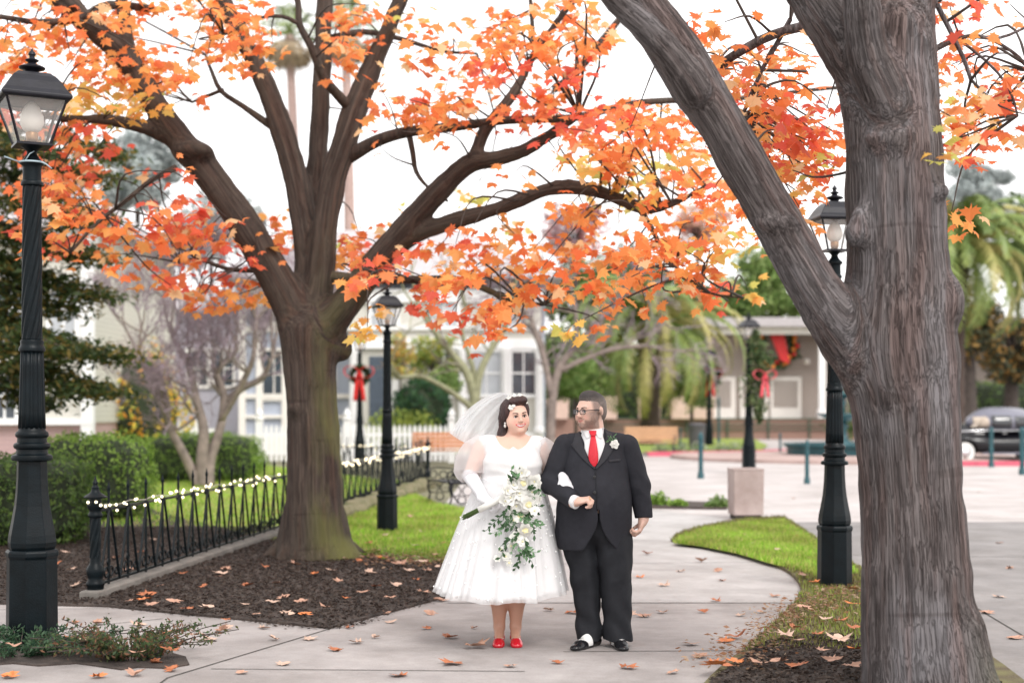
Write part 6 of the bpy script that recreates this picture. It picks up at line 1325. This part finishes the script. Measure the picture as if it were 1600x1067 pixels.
# small plants
def tuft(px, py, w_, h, n, cols, label, name='plant', size=.05):
    x, y, _ = G(px, py); r = empty(name, (x,y,.03), 0, label, 'plant'); u = RNG.normal(0,1,(n,3)); u /= np.linalg.norm(u,axis=1)[:,None]; u[:,2] = np.abs(u[:,2]); p = u*np.array((w_/2,w_/2.5,h))*RNG.uniform(.3,1,(n,1))
    leaf_cloud('foliage', p, u*.3+np.array((0,0,.2)), size, cols, r); b = MB()
    for i in range(7): a = RNG.uniform(0,2*PI); b.tube([(0,0,-.02),(math.cos(a)*w_*.3, math.sin(a)*w_*.2, h*.7)], .004, 4)
    b.build('stems', M['green'], r)
tuft(1028,792,.5,.22,260,HG,'low leafy plant at the groom side end of the soil strip'); tuft(1062,794,.35,.13,160,HG,'small low plant in the middle of the soil strip'); tuft(1122,795,.45,.2,240,[(.25,.34,.12),(.16,.26,.07)],'pale leafy plant in the soil strip next to the planter')
for i, (px, lab) in enumerate([(1035,'pale flowering clump by the red kerb, nearest the tan bench'),(1062,'round pale clump by the red kerb in front of the litter bin'),(1092,'round clump by the red kerb left of the wreath lamp'),(1128,'round clump by the red kerb between the wreath lamp and the garland lamp'),(1150,'last clump by the red kerb just left of the garland lamp')]):
    tuft(px, 710, .85, .45, 260, [(.30,.36,.22),(.45,.48,.38),(.18,.28,.10)], lab, name='flower_clump', size=.07)
for i, (px, lab) in enumerate([(648,'yellow-green bush behind the iron fence left of the round shrub'),(612,'yellow-green bush directly behind the second lamp')]):
    x, y, z = P3(px, 690, 45); r = empty('bush', (x,y,0), 0, lab, 'bush'); n = 900; u = RNG.normal(0,1,(n,3)); u /= np.linalg.norm(u,axis=1)[:,None]; leaf_cloud('foliage', u*np.array((.9,.8,.8))*RNG.uniform(.5,1,(n,1))+np.array((0,0,.9)), u, .08, [(.35,.40,.08),(.25,.33,.06)], r); MB().tube([(0,0,0),(.1,0,.9)], .05, 6).build('stems', M['twig'], r)
# juniper patch at the bottom left
for (px, py, w_, h, nn, cols, lab) in ((30,1026,1.55,.15,3600,[(.05,.10,.05),(.07,.13,.07),(.03,.07,.04)],'dark green juniper spreading at the bottom left below the near lamp'),
        (205,1034,1.15,.20,3200,[(.07,.11,.04),(.12,.12,.05),(.20,.10,.06),(.05,.09,.04)],'brownish green juniper with upright tips beside the near lamp patch')):
    x, y, _ = G(px, py); r = empty('juniper', (x,y,.02), 0, lab, 'plant'); b = MB(); P = []; Nn = []
    for i in range(60):
        a = RNG.uniform(0,2*PI); q = RNG.uniform(.3,1); e = np.array((math.cos(a)*w_*.6*q, math.sin(a)*w_*.38*q, h*RNG.uniform(.3,1.1))); s = np.array((math.cos(a)*.08*w_, math.sin(a)*.05*w_, .0)); pts = smooth3([s, (s+e)/2+np.array((0,0,h*.2)), e], 5); b.tube(pts, .003, 4, cap=False)
        for k in range(nn//60): t = RNG.uniform(.1,1); p = pts[int(t*(len(pts)-1))]+RNG.normal(0,.016,3); P.append(p); Nn.append((0,0,.3))
    leaf_cloud('foliage', np.array(P), np.array(Nn), .018, cols, r); b.build('stems', M['twig'], r)
sheet('plant_patch', ccw([G(a,b_)[:2] for a, b_ in [(-60,1016),(40,1004),(85,1008),(110,1012),(150,1010),(200,1018),(240,1016),(290,1030),(296,1042),(262,1048),(215,1046),(190,1050),(120,1040),(60,1044),(20,1040),(-60,1046)]]), .022, M['mulch'], thick=.015)
# ---- broadleaf background trees
def bgtree(px, py, rx, ry, Y, cols, label, n=3500, size=.22, trunk=.25, name='tree', clumps=26, seed=0, tcol='twig', base=None, dens=1.0, group=None):
    """crown centre and half sizes in photo pixels"""
    rg = np.random.default_rng(seed+int(px)+int(py)); c = np.array(P3(px, py, Y)); R = np.array((rx/F*Y, max(rx,ry)/F*Y*.8, ry/F*Y)); bx = c[0] if base is None else P3(base,640,Y)[0]
    r = empty(name, (bx,Y,0), 0, label, 'tree', group); o = np.array((bx,Y,0)); b = MB(); top = c-o
    b.tube(smooth3([(0,0,-.05),(top[0]*.2,0,top[2]*.35),(top[0]*.7,top[1],max(top[2]-R[2]*.2,.5))],5), np.linspace(trunk,trunk*.5,11), 9)
    P = []; Nn = []; CC = []
    for k in range(clumps):
        u = rg.normal(0,1,3); u /= np.linalg.norm(u); q = top+u*R*rg.uniform(.35,.85); s = R.mean()*rg.uniform(.22,.42); m = n//clumps; v = rg.normal(0,1,(m,3)); v /= np.linalg.norm(v,axis=1)[:,None]
        P.append(q+v*s*np.array((1.15,1.15,.8))*rg.uniform(.45,1.05,(m,1))); Nn.append(v); b.tube([(top[0]*.5,top[1],max(top[2]-R[2]*.6,.4)), (top+q)/2-np.array((0,0,R[2]*.1)), q], [trunk*.35,trunk*.2,trunk*.06], 5, cap=False)
        CC.append(np.array(cols)[rg.integers(0,len(cols),m)]*rg.uniform(.75,1.25))
    P = np.concatenate(P); leaf = leaf_cloud('crown', P, np.concatenate(Nn), size, [(1,1,1)], r); cc = np.repeat(np.concatenate(CC)*RNG.uniform(.8,1.2,(len(P),1)),4,0); arr = np.ones((len(cc),4),np.float32); arr[:,:3] = cc; leaf.data.color_attributes['Col'].data.foreach_set('color', arr.ravel())
    b.build('trunk', M[tcol], r, smooth=True); return r
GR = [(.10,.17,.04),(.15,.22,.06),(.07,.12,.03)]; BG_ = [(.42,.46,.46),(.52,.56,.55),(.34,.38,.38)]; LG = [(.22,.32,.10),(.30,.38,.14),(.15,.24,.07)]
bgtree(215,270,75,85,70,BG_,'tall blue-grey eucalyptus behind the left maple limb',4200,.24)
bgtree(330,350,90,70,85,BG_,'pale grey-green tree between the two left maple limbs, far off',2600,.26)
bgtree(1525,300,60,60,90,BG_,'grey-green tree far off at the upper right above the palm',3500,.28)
bgtree(1590,380,70,90,95,GR,'dark green tree at the right edge behind the palm',3200,.28)
bgtree(850,565,85,60,58,LG,'bright green tree behind the couple, between the house and the palm',5000,.17,clumps=44,trunk=.14)
bgtree(905,470,80,75,88,GR,'green tree behind the left fronds of the centre palm',4200,.26)
bgtree(1215,450,100,65,95,LG,'light green tree above the tan building roof',5000,.27)
bgtree(1120,490,75,65,90,GR,'mid green tree between the palm and the tan building',3500,.26)
bgtree(900,360,60,55,80,[(.55,.22,.22),(.62,.32,.30),(.40,.20,.18)],'pinkish red autumn tree far behind the lower right limb',1700,.2)
bgtree(1090,350,60,40,85,[(.60,.30,.28),(.62,.42,.30)],'faded pink autumn tree behind the leaf curtain near the right limb',1200,.2)
bgtree(1515,520,45,80,66,[(.05,.06,.04),(.08,.09,.05),(.30,.18,.05)],'dark tree with some orange foliage behind the vintage car bonnet',2600,.2,trunk=.45)
bgtree(1580,540,50,70,68,[(.05,.06,.04),(.10,.10,.05),(.35,.20,.06)],'dark tree standing behind the vintage car roof',2800,.2,trunk=.5)
bgtree(1650,600,90,120,75,GR,'green tree beyond the right edge behind the vintage car',3000,.25)
bgtree(680,560,50,50,49.5,[(.30,.36,.08),(.45,.42,.10),(.2,.28,.06)],'small yellow-green tree against the house columns',1000,.12,trunk=.06)
bgtree(625,560,25,50,48,[(.55,.45,.10),(.50,.30,.10),(.3,.34,.1)],'slender yellowing tree just right of the second lamp shaft',900,.11,trunk=.05)
bgtree(900,600,60,35,62,LG,'low leafy green tree behind the groom head, in front of the porch',2400,.15,trunk=.1)
bgtree(1080,610,45,30,70,GR,'small leafy tree by the litter bin in front of the porch',1600,.16,trunk=.1)
bgtree(690,600,40,30,47.5,LG,'low leafy tree left of the bride veil before the house',1600,.12,trunk=.08)
bgtree(770,590,60,60,56,LG,'leafy green tree just behind the bride veil, left of the bright tree',3000,.18)
bgtree(960,560,70,60,92,GR,'dark green tree behind the trunk of the centre palm, left side',4000,.26)
bgtree(1060,560,70,60,93,GR,'dark green tree behind the trunk of the centre palm, right side',4000,.26)
bgtree(1000,440,80,60,97,GR,'far green tree rising above the centre palm',4000,.28)
bgtree(-60,420,120,120,60,GR,'green tree beyond the left edge behind the pink house',3000,.25)
# dark layered conifer at left
Yc = 21.5; ev = empty('conifer', P3(-40,640,Yc)[:2]+(0,), 0, 'dark green layered conifer behind the near lamp at left', 'tree'); eb = P3(-40,640,Yc)[0]; o0_ = np.array((eb,Yc,0)); tb = MB(); tb.tube([(0,0,0),(.1,0,3),(.05,0,7.5)], [.25,.2,.06], 10); P = []; CC = []; rg = np.random.default_rng(5)
for (px, py, w_) in ((150,230,70),(120,265,80),(100,330,95),(60,300,90),(110,390,80),(50,380,80),(120,450,85),(60,470,90),(30,420,60),(150,545,75),(90,540,80),(150,600,55),(100,600,85),(40,560,70),(30,220,60),(60,240,70),(10,500,60),(40,620,60)):
    e = np.array(P3(px, py, Yc+rg.uniform(-1.2,1.2)))-o0_; q = e*np.array((.0,.0,1))+np.array((.06,0,.25)); pts = smooth3([q, (q+e)/2+np.array((0,0,.12)), e, e+np.array((.35,0,-.12))], 6); tb.tube(pts, np.linspace(.05,.01,len(pts)), 5, cap=False)
    m = int(w_*15); t = rg.uniform(.25,1,m); sp_ = w_/F*Yc*.8; cx = pts[(t*(len(pts)-1)).astype(int)]; P.append(cx+np.stack([rg.normal(0,.38*sp_,m), rg.normal(0,.5*sp_,m), rg.normal(0,.11*sp_,m)-.05], 1)); CC.append(np.array([(.05,.08,.025),(.08,.11,.03),(.20,.15,.04),(.035,.055,.02)])[rg.integers(0,4,m)])
P = np.concatenate(P); lf = leaf_cloud('crown', P, np.tile((0,0,1.0),(len(P),1)), .07, [(1,1,1)], ev, jitter=.6); cc = np.repeat(np.concatenate(CC),4,0); arr = np.ones((len(cc),4),np.float32); arr[:,:3] = cc; lf.data.color_attributes['Col'].data.foreach_set('color', arr.ravel()); tb.build('trunk', M['twig'], ev, smooth=True)
# bare many-stemmed trees
M['greybark'] = mat('grey_smooth_bark', (.20,.16,.14), .8, var=.35, scale=6); M['mauve'] = mat('mauve_twigs', (.27,.21,.24), .9, var=.2); M['greenbark'] = mat('green_grey_bark', (.22,.22,.13), .8, var=.3)
def baretree(Y, stems, label, m, mt, seed=0, depth=5, up=.25, L0=.9, base=None, fan=3, cat='tree', budcol=None):
    rg = np.random.default_rng(seed); bx, by = G(*base)[:2] if base else (0,Y); o = np.array((bx,by,0)); r = empty('bare_tree', tuple(o), 0, label, 'tree'); b = MB(); tw = MB(); ends = []; buds = []
    for st in stems:
        P = smooth3([(*(np.array(P3(x, y, by+dy))-o), rr/F*by) for x, y, rr, dy in st], 4); b.tube(P[:,:3], P[:,3], 8); d = P[-1,:3]-P[-3,:3]; ends.append((P[-1,:3], d/np.linalg.norm(d), P[-1,3], 0))
        for k in range(len(P)//2, len(P)-1, 3): d = P[k+1,:3]-P[k,:3]+rg.normal(0,.12,3); ends.append((P[k,:3], d/np.linalg.norm(d), P[k,3]*.5, 1))
    while ends:
        p, d, rr, lv = ends.pop()
        if lv >= depth: buds.append(p); continue
        for k in range(fan if lv < depth-1 else 2):
            e = d+rg.normal(0,.55,3)+np.array((0,0,up)); e /= np.linalg.norm(e); L = L0*(.72**lv)*rg.uniform(.6,1.2); q = p+e*L; mid = (p+q)/2+rg.normal(0,.06*L,3); r2 = max(rr*.62,.0035)
            (b if lv < 2 else tw).tube([p, mid, q], [max(rr*.75,.0045), (r2+rr*.75)/2, r2], 5 if lv < 2 else 3, cap=False); ends.append((q, e, r2, lv+1))
            if rg.random() < .5: buds.append(mid)
    b.build('trunk', M[m], r, smooth=True); o2 = tw.build('twigs', M[mt], r); o2['kind'] = 'stuff'
    if budcol and buds:
        B2 = np.array(buds); B2 = np.concatenate([B2+rg.normal(0,.08,B2.shape) for _ in range(2)]); leaf_cloud('seed_pods', B2, np.zeros(B2.shape), .022, budcol, r)
    return r
baretree(29.6, [[(312,760,9,0),(300,735,8,0),(285,705,7,-.1),(262,660,6,-.2),(262,630,5,-.3),(240,590,4,-.4),(215,555,3.5,-.5)],[(318,762,11,0),(316,720,10,0),(318,670,8,0),(306,620,6,.1),(295,570,5,.2),(270,530,3.5,.3)],
   [(325,762,10,0),(328,720,9,.1),(345,665,7,.2),(350,620,6.5,.3),(340,580,5,.3),(370,545,4,.4),(350,500,3,.4)],[(350,628,6,.3),(380,606,5.5,.4),(410,590,5,.5),(425,560,3,.5)],[(344,660,5,.2),(375,605,5,.0),(395,560,4,-.2),(400,500,3,-.3)]],
   'bare crape myrtle with smooth grey stems between the two left hedges', 'greybark', 'mauve', seed=3, base=(318,762), L0=.8, up=.4, depth=6, budcol=[(.40,.32,.36),(.30,.22,.25)])
baretree(44, [[(742,722,9,0),(742,680,9,0),(741,620,8,0),(728,580,7,0),(700,545,5,0),(672,508,4,0),(655,480,3,0)],[(742,640,7,0),(748,590,6,0),(765,550,5,0),(790,510,4,0),(800,470,3,0)],[(740,640,5,-.5),(705,612,4,-1),(660,588,3.5,-1.5),(622,588,3,-2),(608,565,2,-2.2)],[(744,600,5,.5),(735,560,4,.5),(722,520,3.5,.5),(728,480,3,.5)]],
   'leafless tree with greenish stems rising between the round shrub and the bride', 'greenbark', 'greybark', seed=8, base=(742,724), L0=1.0, depth=3, up=.3, fan=2)
baretree(50, [[(860,712,7,0),(862,640,7,0),(872,580,6,0),(900,540,5,0),(940,500,4,0)],[(862,620,6,0),(850,560,5,0),(830,500,4,0)],[(872,580,5,0),(915,560,4,0),(960,545,3.5,0),(1010,540,3,0)],[(900,540,4,-.5),(900,490,3,-.5),(890,440,2.5,-.5)]],
   'bare twiggy tree behind the groom with pale tangled branches', 'greybark', 'mauve', seed=12, base=(860,714), L0=1.15, depth=5, up=.1, fan=3)
# ---- palms
def frond(b, base, az_, el_, L, droop, col_n, leafl, rg, mi=0):
    h = np.array((math.cos(az_), math.sin(az_), 0)); n = 12; P = []; p = np.array(base, float); e = el_
    for i in range(n+1):
        P.append(p.copy()); dr = h*math.cos(e)+np.array((0,0,math.sin(e))); p = p+dr*L/n; e -= droop/n*(1+i*.12)
    P = np.array(P); b.tube(P, np.linspace(.035,.008,len(P)), 4, mi, cap=False); sd = np.cross(h, (0,0,1))
    for i in range(1, 34):
        t = i/34; q = t*n; k = int(q); c = P[k]*(1-(q-k))+P[min(k+1,n)]*(q-k); d = P[min(k+1,n)]-P[max(k-1,0)]; d /= np.linalg.norm(d); ll = leafl*math.sin(PI*(.12+.86*t))**.6
        for s in (-1,1):
            e2 = sd*s*.85+d*.55+np.array((0,0,-.18-.35*rg.random())); e2 /= np.linalg.norm(e2); w_ = d*.055; b.add([c-w_, c+w_, c+e2*ll*.6+w_*.9-np.array((0,0,.02)), c+e2*ll-np.array((0,0,.12*ll))], [(0,1,2,3)], mi)
M['palm'] = mat('palm_leaflet', (.10,.17,.04), .5, scale=2, col2=(.26,.32,.08)); M['palmy'] = mat('palm_leaflet_yellow', (.30,.30,.09), .55, scale=2, col2=(.42,.36,.13)); M['palmtrunk'] = mat('palm_trunk', (.06,.04,.032), .9, var=.4, scale=12, bump=1, bscale=14, stretch=(1,1,2))
def palm(px, pbase, pc, Y, L, label, nf=46, tr=.42, seed=0):
    rg = np.random.default_rng(seed); x, y, _ = P3(px, 640, Y); zc = P3(px, pc, Y)[2]; r = empty('palm_tree', (x,Y,0), 0, label, 'palm tree'); b = MB()
    zs = np.linspace(-.1, zc, 26); b.lathe([(tr*(1.15 if i < 2 else 1)*(1+.06*(i%2))*(1.0+.45*max(0,(z-zc*.6)/(zc*.4))), z) for i, z in enumerate(zs)], 16, mod=lambda a,z: 1+.07*np.sin(8*a+z*9)); b.build('trunk', M['palmtrunk'], r)
    for i in range(nf):
        b = MB(); t = i/nf; frond(b, (0,0,zc), i*2.399+rg.uniform(-.2,.2), 1.35-1.45*t+rg.uniform(-.1,.1), L*rg.uniform(.85,1.1), 1.6+.15*t, 0, .62, rg); b.build('frond', M['palm'] if rg.random() < .62 else M['palmy'], r)
palm(1016, 690, 520, 64, 5.9, 'thick-trunked date palm with arching fronds behind the groom', seed=2, nf=84)
palm(1490, 690, 400, 50, 4.6, 'feathery date palm behind the thick maple trunk at right', seed=6, tr=.36, nf=84)
M['paletrunk'] = mat('pale_palm_trunk', (.42,.30,.27), .9, var=.25, scale=5, stretch=(1,1,6), bump=.5); M['dead'] = mat('dead_frond', (.36,.28,.18), .8, var=.4, scale=4)
def fanpalm(px0, px1, pyt, Y, label, seed):
    rg = np.random.default_rng(seed); x0, _, _ = P3(px0,640,Y); c = np.array(P3(px1, pyt, Y))-np.array((x0,Y,0)); r = empty('fan_palm', (x0,Y,0), 0, label, 'palm tree', 'tall fan palms behind the maple'); b = MB(); P = smooth3([(0,0,-.1),(c[0]*.3,0,c[2]*.5),c],10); b.tube(P, np.linspace(.42,.26,len(P)), 12); b.build('trunk', M['paletrunk'], r, smooth=True)
    for nm, mm, nf, e0, e1 in (('frond','palm',30,1.3,-.2),('dead_frond','dead',34,-.5,-1.35)):
        for i in range(nf):
            b = MB(); az_ = i*2.399; e = e0+(e1-e0)*i/nf; d = np.array((math.cos(az_)*math.cos(e), math.sin(az_)*math.cos(e), math.sin(e))); s = np.cross(d,(0,0,1)); s /= np.linalg.norm(s); a = c+d*.2; m_ = c+d*1.3; b.tube([a, m_], .03, 4)
            for k in range(11): t = (k-5)/5; q = d*math.cos(t*1.2)+s*math.sin(t*1.2); tip = m_+q*rg.uniform(.9,1.2)-np.array((0,0,.35 if nm == 'frond' else .2)); b.add([m_-s*.03, m_+q*.6+np.cross(q,d)*.08+s*.05, tip, m_+q*.6-s*.05], [(0,1,2,3)])
            b.build(nm, M[mm], r)
fanpalm(549, 540, 45, 85, 'tall fan palm with pale trunk, right of the two behind the maple', 1)
fanpalm(470, 452, 55, 88, 'tall fan palm with pale trunk, left of the two behind the maple', 2)
# ------------------------------------------------------------ fallen leaves, one by one
dl = []
for k in range(8):
    rg = np.random.default_rng(50+k); L = LEAF*(1+rg.normal(0,.08,LEAF.shape)); L = np.vstack([[0,0],L]); z = .35*np.abs(L[:,0])**1.3*rg.uniform(-.2,1.3)+.30*(L[:,1]**2)*rg.uniform(.0,1.2)+.05*np.sin(L[:,0]*9+k)+.02; z -= z.min()-.02
    me = bpy.data.meshes.new('fallen_leaf'); n_ = len(LEAF); me.from_pydata([(a,b_,c_) for (a,b_),c_ in zip(L,z)], [], [(0,1+i,1+(i+1)%n_) for i in range(n_)]); dl.append(me)
cl_ = [mat('fallen_leaf_tan', (.42,.24,.17), .7, var=.25, scale=3), mat('fallen_leaf_rust', (.36,.12,.05), .65, var=.3, scale=3), mat('fallen_leaf_pale', (.52,.36,.28), .7, var=.2, scale=3), mat('fallen_leaf_orange', (.55,.17,.05), .6, var=.25, scale=3)]
dl2 = [[m.copy() for m in dl] for _ in cl_]
for ms, mm in zip(dl2, cl_): [m.materials.append(mm) for m in ms]
cname = ['tan','rust brown','pale pinkish','orange']
LM = [(782,1008,'the bride shoes'),(935,1012,'the groom shoes'),(50,1006,'the near lamp base'),(149,937,'the fence end post'),(492,872,'the left maple trunk'),(605,834,'the second lamp base'),(1304,921,'the right lamp base'),(1350,1040,'the right maple trunk'),
      (200,1038,'the brown juniper'),(1165,811,'the pinkish planter'),(515,985,'the mulch bed corner'),(1250,935,'the walk bulge'),(300,890,'the mid fence'),(700,935,'the bride hem'),(1110,1067,'the path corner'),(620,1067,'the bottom picture edge'),(1050,850,'the island tip'),(400,950,'the bed front')]
FLV = []
def fleaf(px, py, size=None, ci=None, where='', z=.02, rg=RNG):
    x, y, _ = G(px, py); ci = int(rg.choice([0,0,0,1,1,2,2,3])) if ci is None else ci
    o = bpy.data.objects.new('fallen_leaf', dl2[ci][int(rg.integers(0,8))]); C.objects.link(o); s = size or rg.uniform(.075,.15); o.scale = (s,s,s*rg.uniform(.6,1.5)); o.location = (x,y,z); o.rotation_euler = (rg.normal(0,.12), rg.normal(0,.12), rg.uniform(0,2*PI))
    q = min(LM, key=lambda l: (l[0]-px)**2+((l[1]-py)*2)**2); dx, dy = px-q[0], (py-q[1])*2
    side = ('left of ' if dx < 0 else 'right of ') if abs(dx) > abs(dy) else ('behind ' if dy < 0 else 'in front of ')
    sz = 'small' if s < .1 else ('large' if s > .135 else 'mid-sized'); FLV.append((o, f'{sz} {cname[ci]} leaf on {where} ', side+q[2], dx*dx+dy*dy))
def name_leaves():
    d_ = {}
    for o, a, b_, r_ in FLV: d_.setdefault((a,b_), []).append((r_, o))
    words = ['nearest','second nearest','third nearest','fourth nearest','fifth nearest','sixth nearest','seventh nearest','eighth nearest','ninth nearest']
    for (a,b_), L in d_.items():
        L.sort(key=lambda q: q[0])
        for k, (r_, o) in enumerate(L): tag(o, a+b_+('' if len(L) == 1 else ', '+words[min(k,8)]), 'leaf', 'fallen maple leaves')
PTS = {'the walk': (.018, [(741,1015,.22,0),(709,1040,.2,1),(626,1060,.16,1),(600,962,.12,0),(610,975,.12,2),(545,985),(520,1020),(440,1042),(430,1003),(355,985,.16,2),(345,990,.14,0),(270,1018),(250,995),(215,980),(150,978,.15,0),(120,975),(560,1008),(585,1000),(480,1002),(665,985,.11,1),(860,957,.13,2),(895,960,.18,1),(985,962,.12,2),(1010,966),(1035,960,.12,0),(1120,942,.12,1),(1150,1000,.2,1),(1130,1005,.16,3),(1080,1010,.15,0),(1100,960),(1128,910,.1,1),(1120,895),(1095,880),(1065,895),(1155,965,.12,2),(1190,960),(1210,935,.12,0),(1010,868),(1000,905),(1040,918),(945,895),(770,950,.1,0),(800,1045),(870,1040),(980,1048),(60,985),(25,975),(110,1000),(410,985,.13,2),(330,1002),(1160,1042),(1050,1055),(380,1055),(700,1000),(740,985,.08,0),(675,962,.14,0),(690,942,.17,0),(265,1052,.13,1),(210,1060),(150,1062),(20,1062),(240,1040,.13,1),(1090,1030)]),
  'the mulch': (.055, [(275,950,.17,0),(290,962,.15,1),(225,940,.2,1),(222,948,.18,3),(235,955,.15,0),(345,905,.17,2),(355,898,.14,0),(340,910,.12,0),(300,885,.13,2),(265,895),(285,905,.11,1),(320,960,.16,2),(355,980),(425,950,.15,2),(440,945,.14,0),(385,925),(460,890,.15,0),(490,905),(520,900,.13,2),(560,885),(600,880),(625,890,.2,0),(655,885,.2,2),(640,900),(590,925,.14,1),(565,935,.14,0),(540,945),(510,960,.13,0),(480,972),(620,925),(650,915),(670,900,.16,0),(660,935),(415,895),(400,970),(380,955,.13,2),(250,925),(190,925,.12,2),(320,925,.12,1),(430,920),(445,970,.14,2),(470,950),(530,918,.12,0),(200,950,.1,0),(610,945,.12,0),(575,905),(690,895,.15,2),(160,905,.12,0),(110,900),(85,890),(60,880),(40,925),(75,935),(115,925,.13,2),(100,870),(180,880,.14,0),(220,870),(240,850,.14,2),(200,900,.15,0)]),
  'the grass': (.07, [(625,850,.16,0),(648,862,.14,2),(600,845),(690,858,.12,1),(660,840),(575,858,.14,1),(705,880),(680,878,.16,0),(640,815),(590,870,.18,0)]),
  'the right bed': (.085, [(1228,1013,.16,2),(1250,1020,.14,0),(1310,1020,.2,2),(1302,1050,.15,0),(1220,1055,.16,0),(1250,1060,.18,1),(1190,1058,.16,0),(1335,1000,.14,1),(1340,1035),(1280,1035,.12,0),(1260,968,.15,0),(1240,1000,.12,1),(1150,1055,.14,3),(1335,960,.16,3),(1320,918,.14,3),(1270,925,.14,3),(1256,912,.13,0),(1330,935,.13,1),(1300,880,.1,0),(1215,870,.1,2),(1125,842,.09,1),(1160,845,.09,0),(1245,848,.08,1),(1175,860,.08,2),(1290,985,.12,2),(1110,1062,.2,3),(1120,1058,.18,1),(1310,990),(1330,1062,.16,0),(1275,1010,.12,1)]),
  'the plaza': (.012, [(1580,890,.12,0),(1560,935,.14,2),(1545,960),(1240,780),(1560,850),(1590,1000),(1500,800),(1530,770)]),
  'the juniper patch': (.12, [(78,1000,.14,3),(130,1032,.15,2),(265,1045,.16,1),(215,1050,.12,0),(305,1020,.12,0),(20,1038)])}
for w_, (z, L) in PTS.items():
    for q in L: fleaf(q[0], q[1], q[2]*.85 if len(q) > 2 else None, q[3] if len(q) > 3 else None, w_, z)
name_leaves()
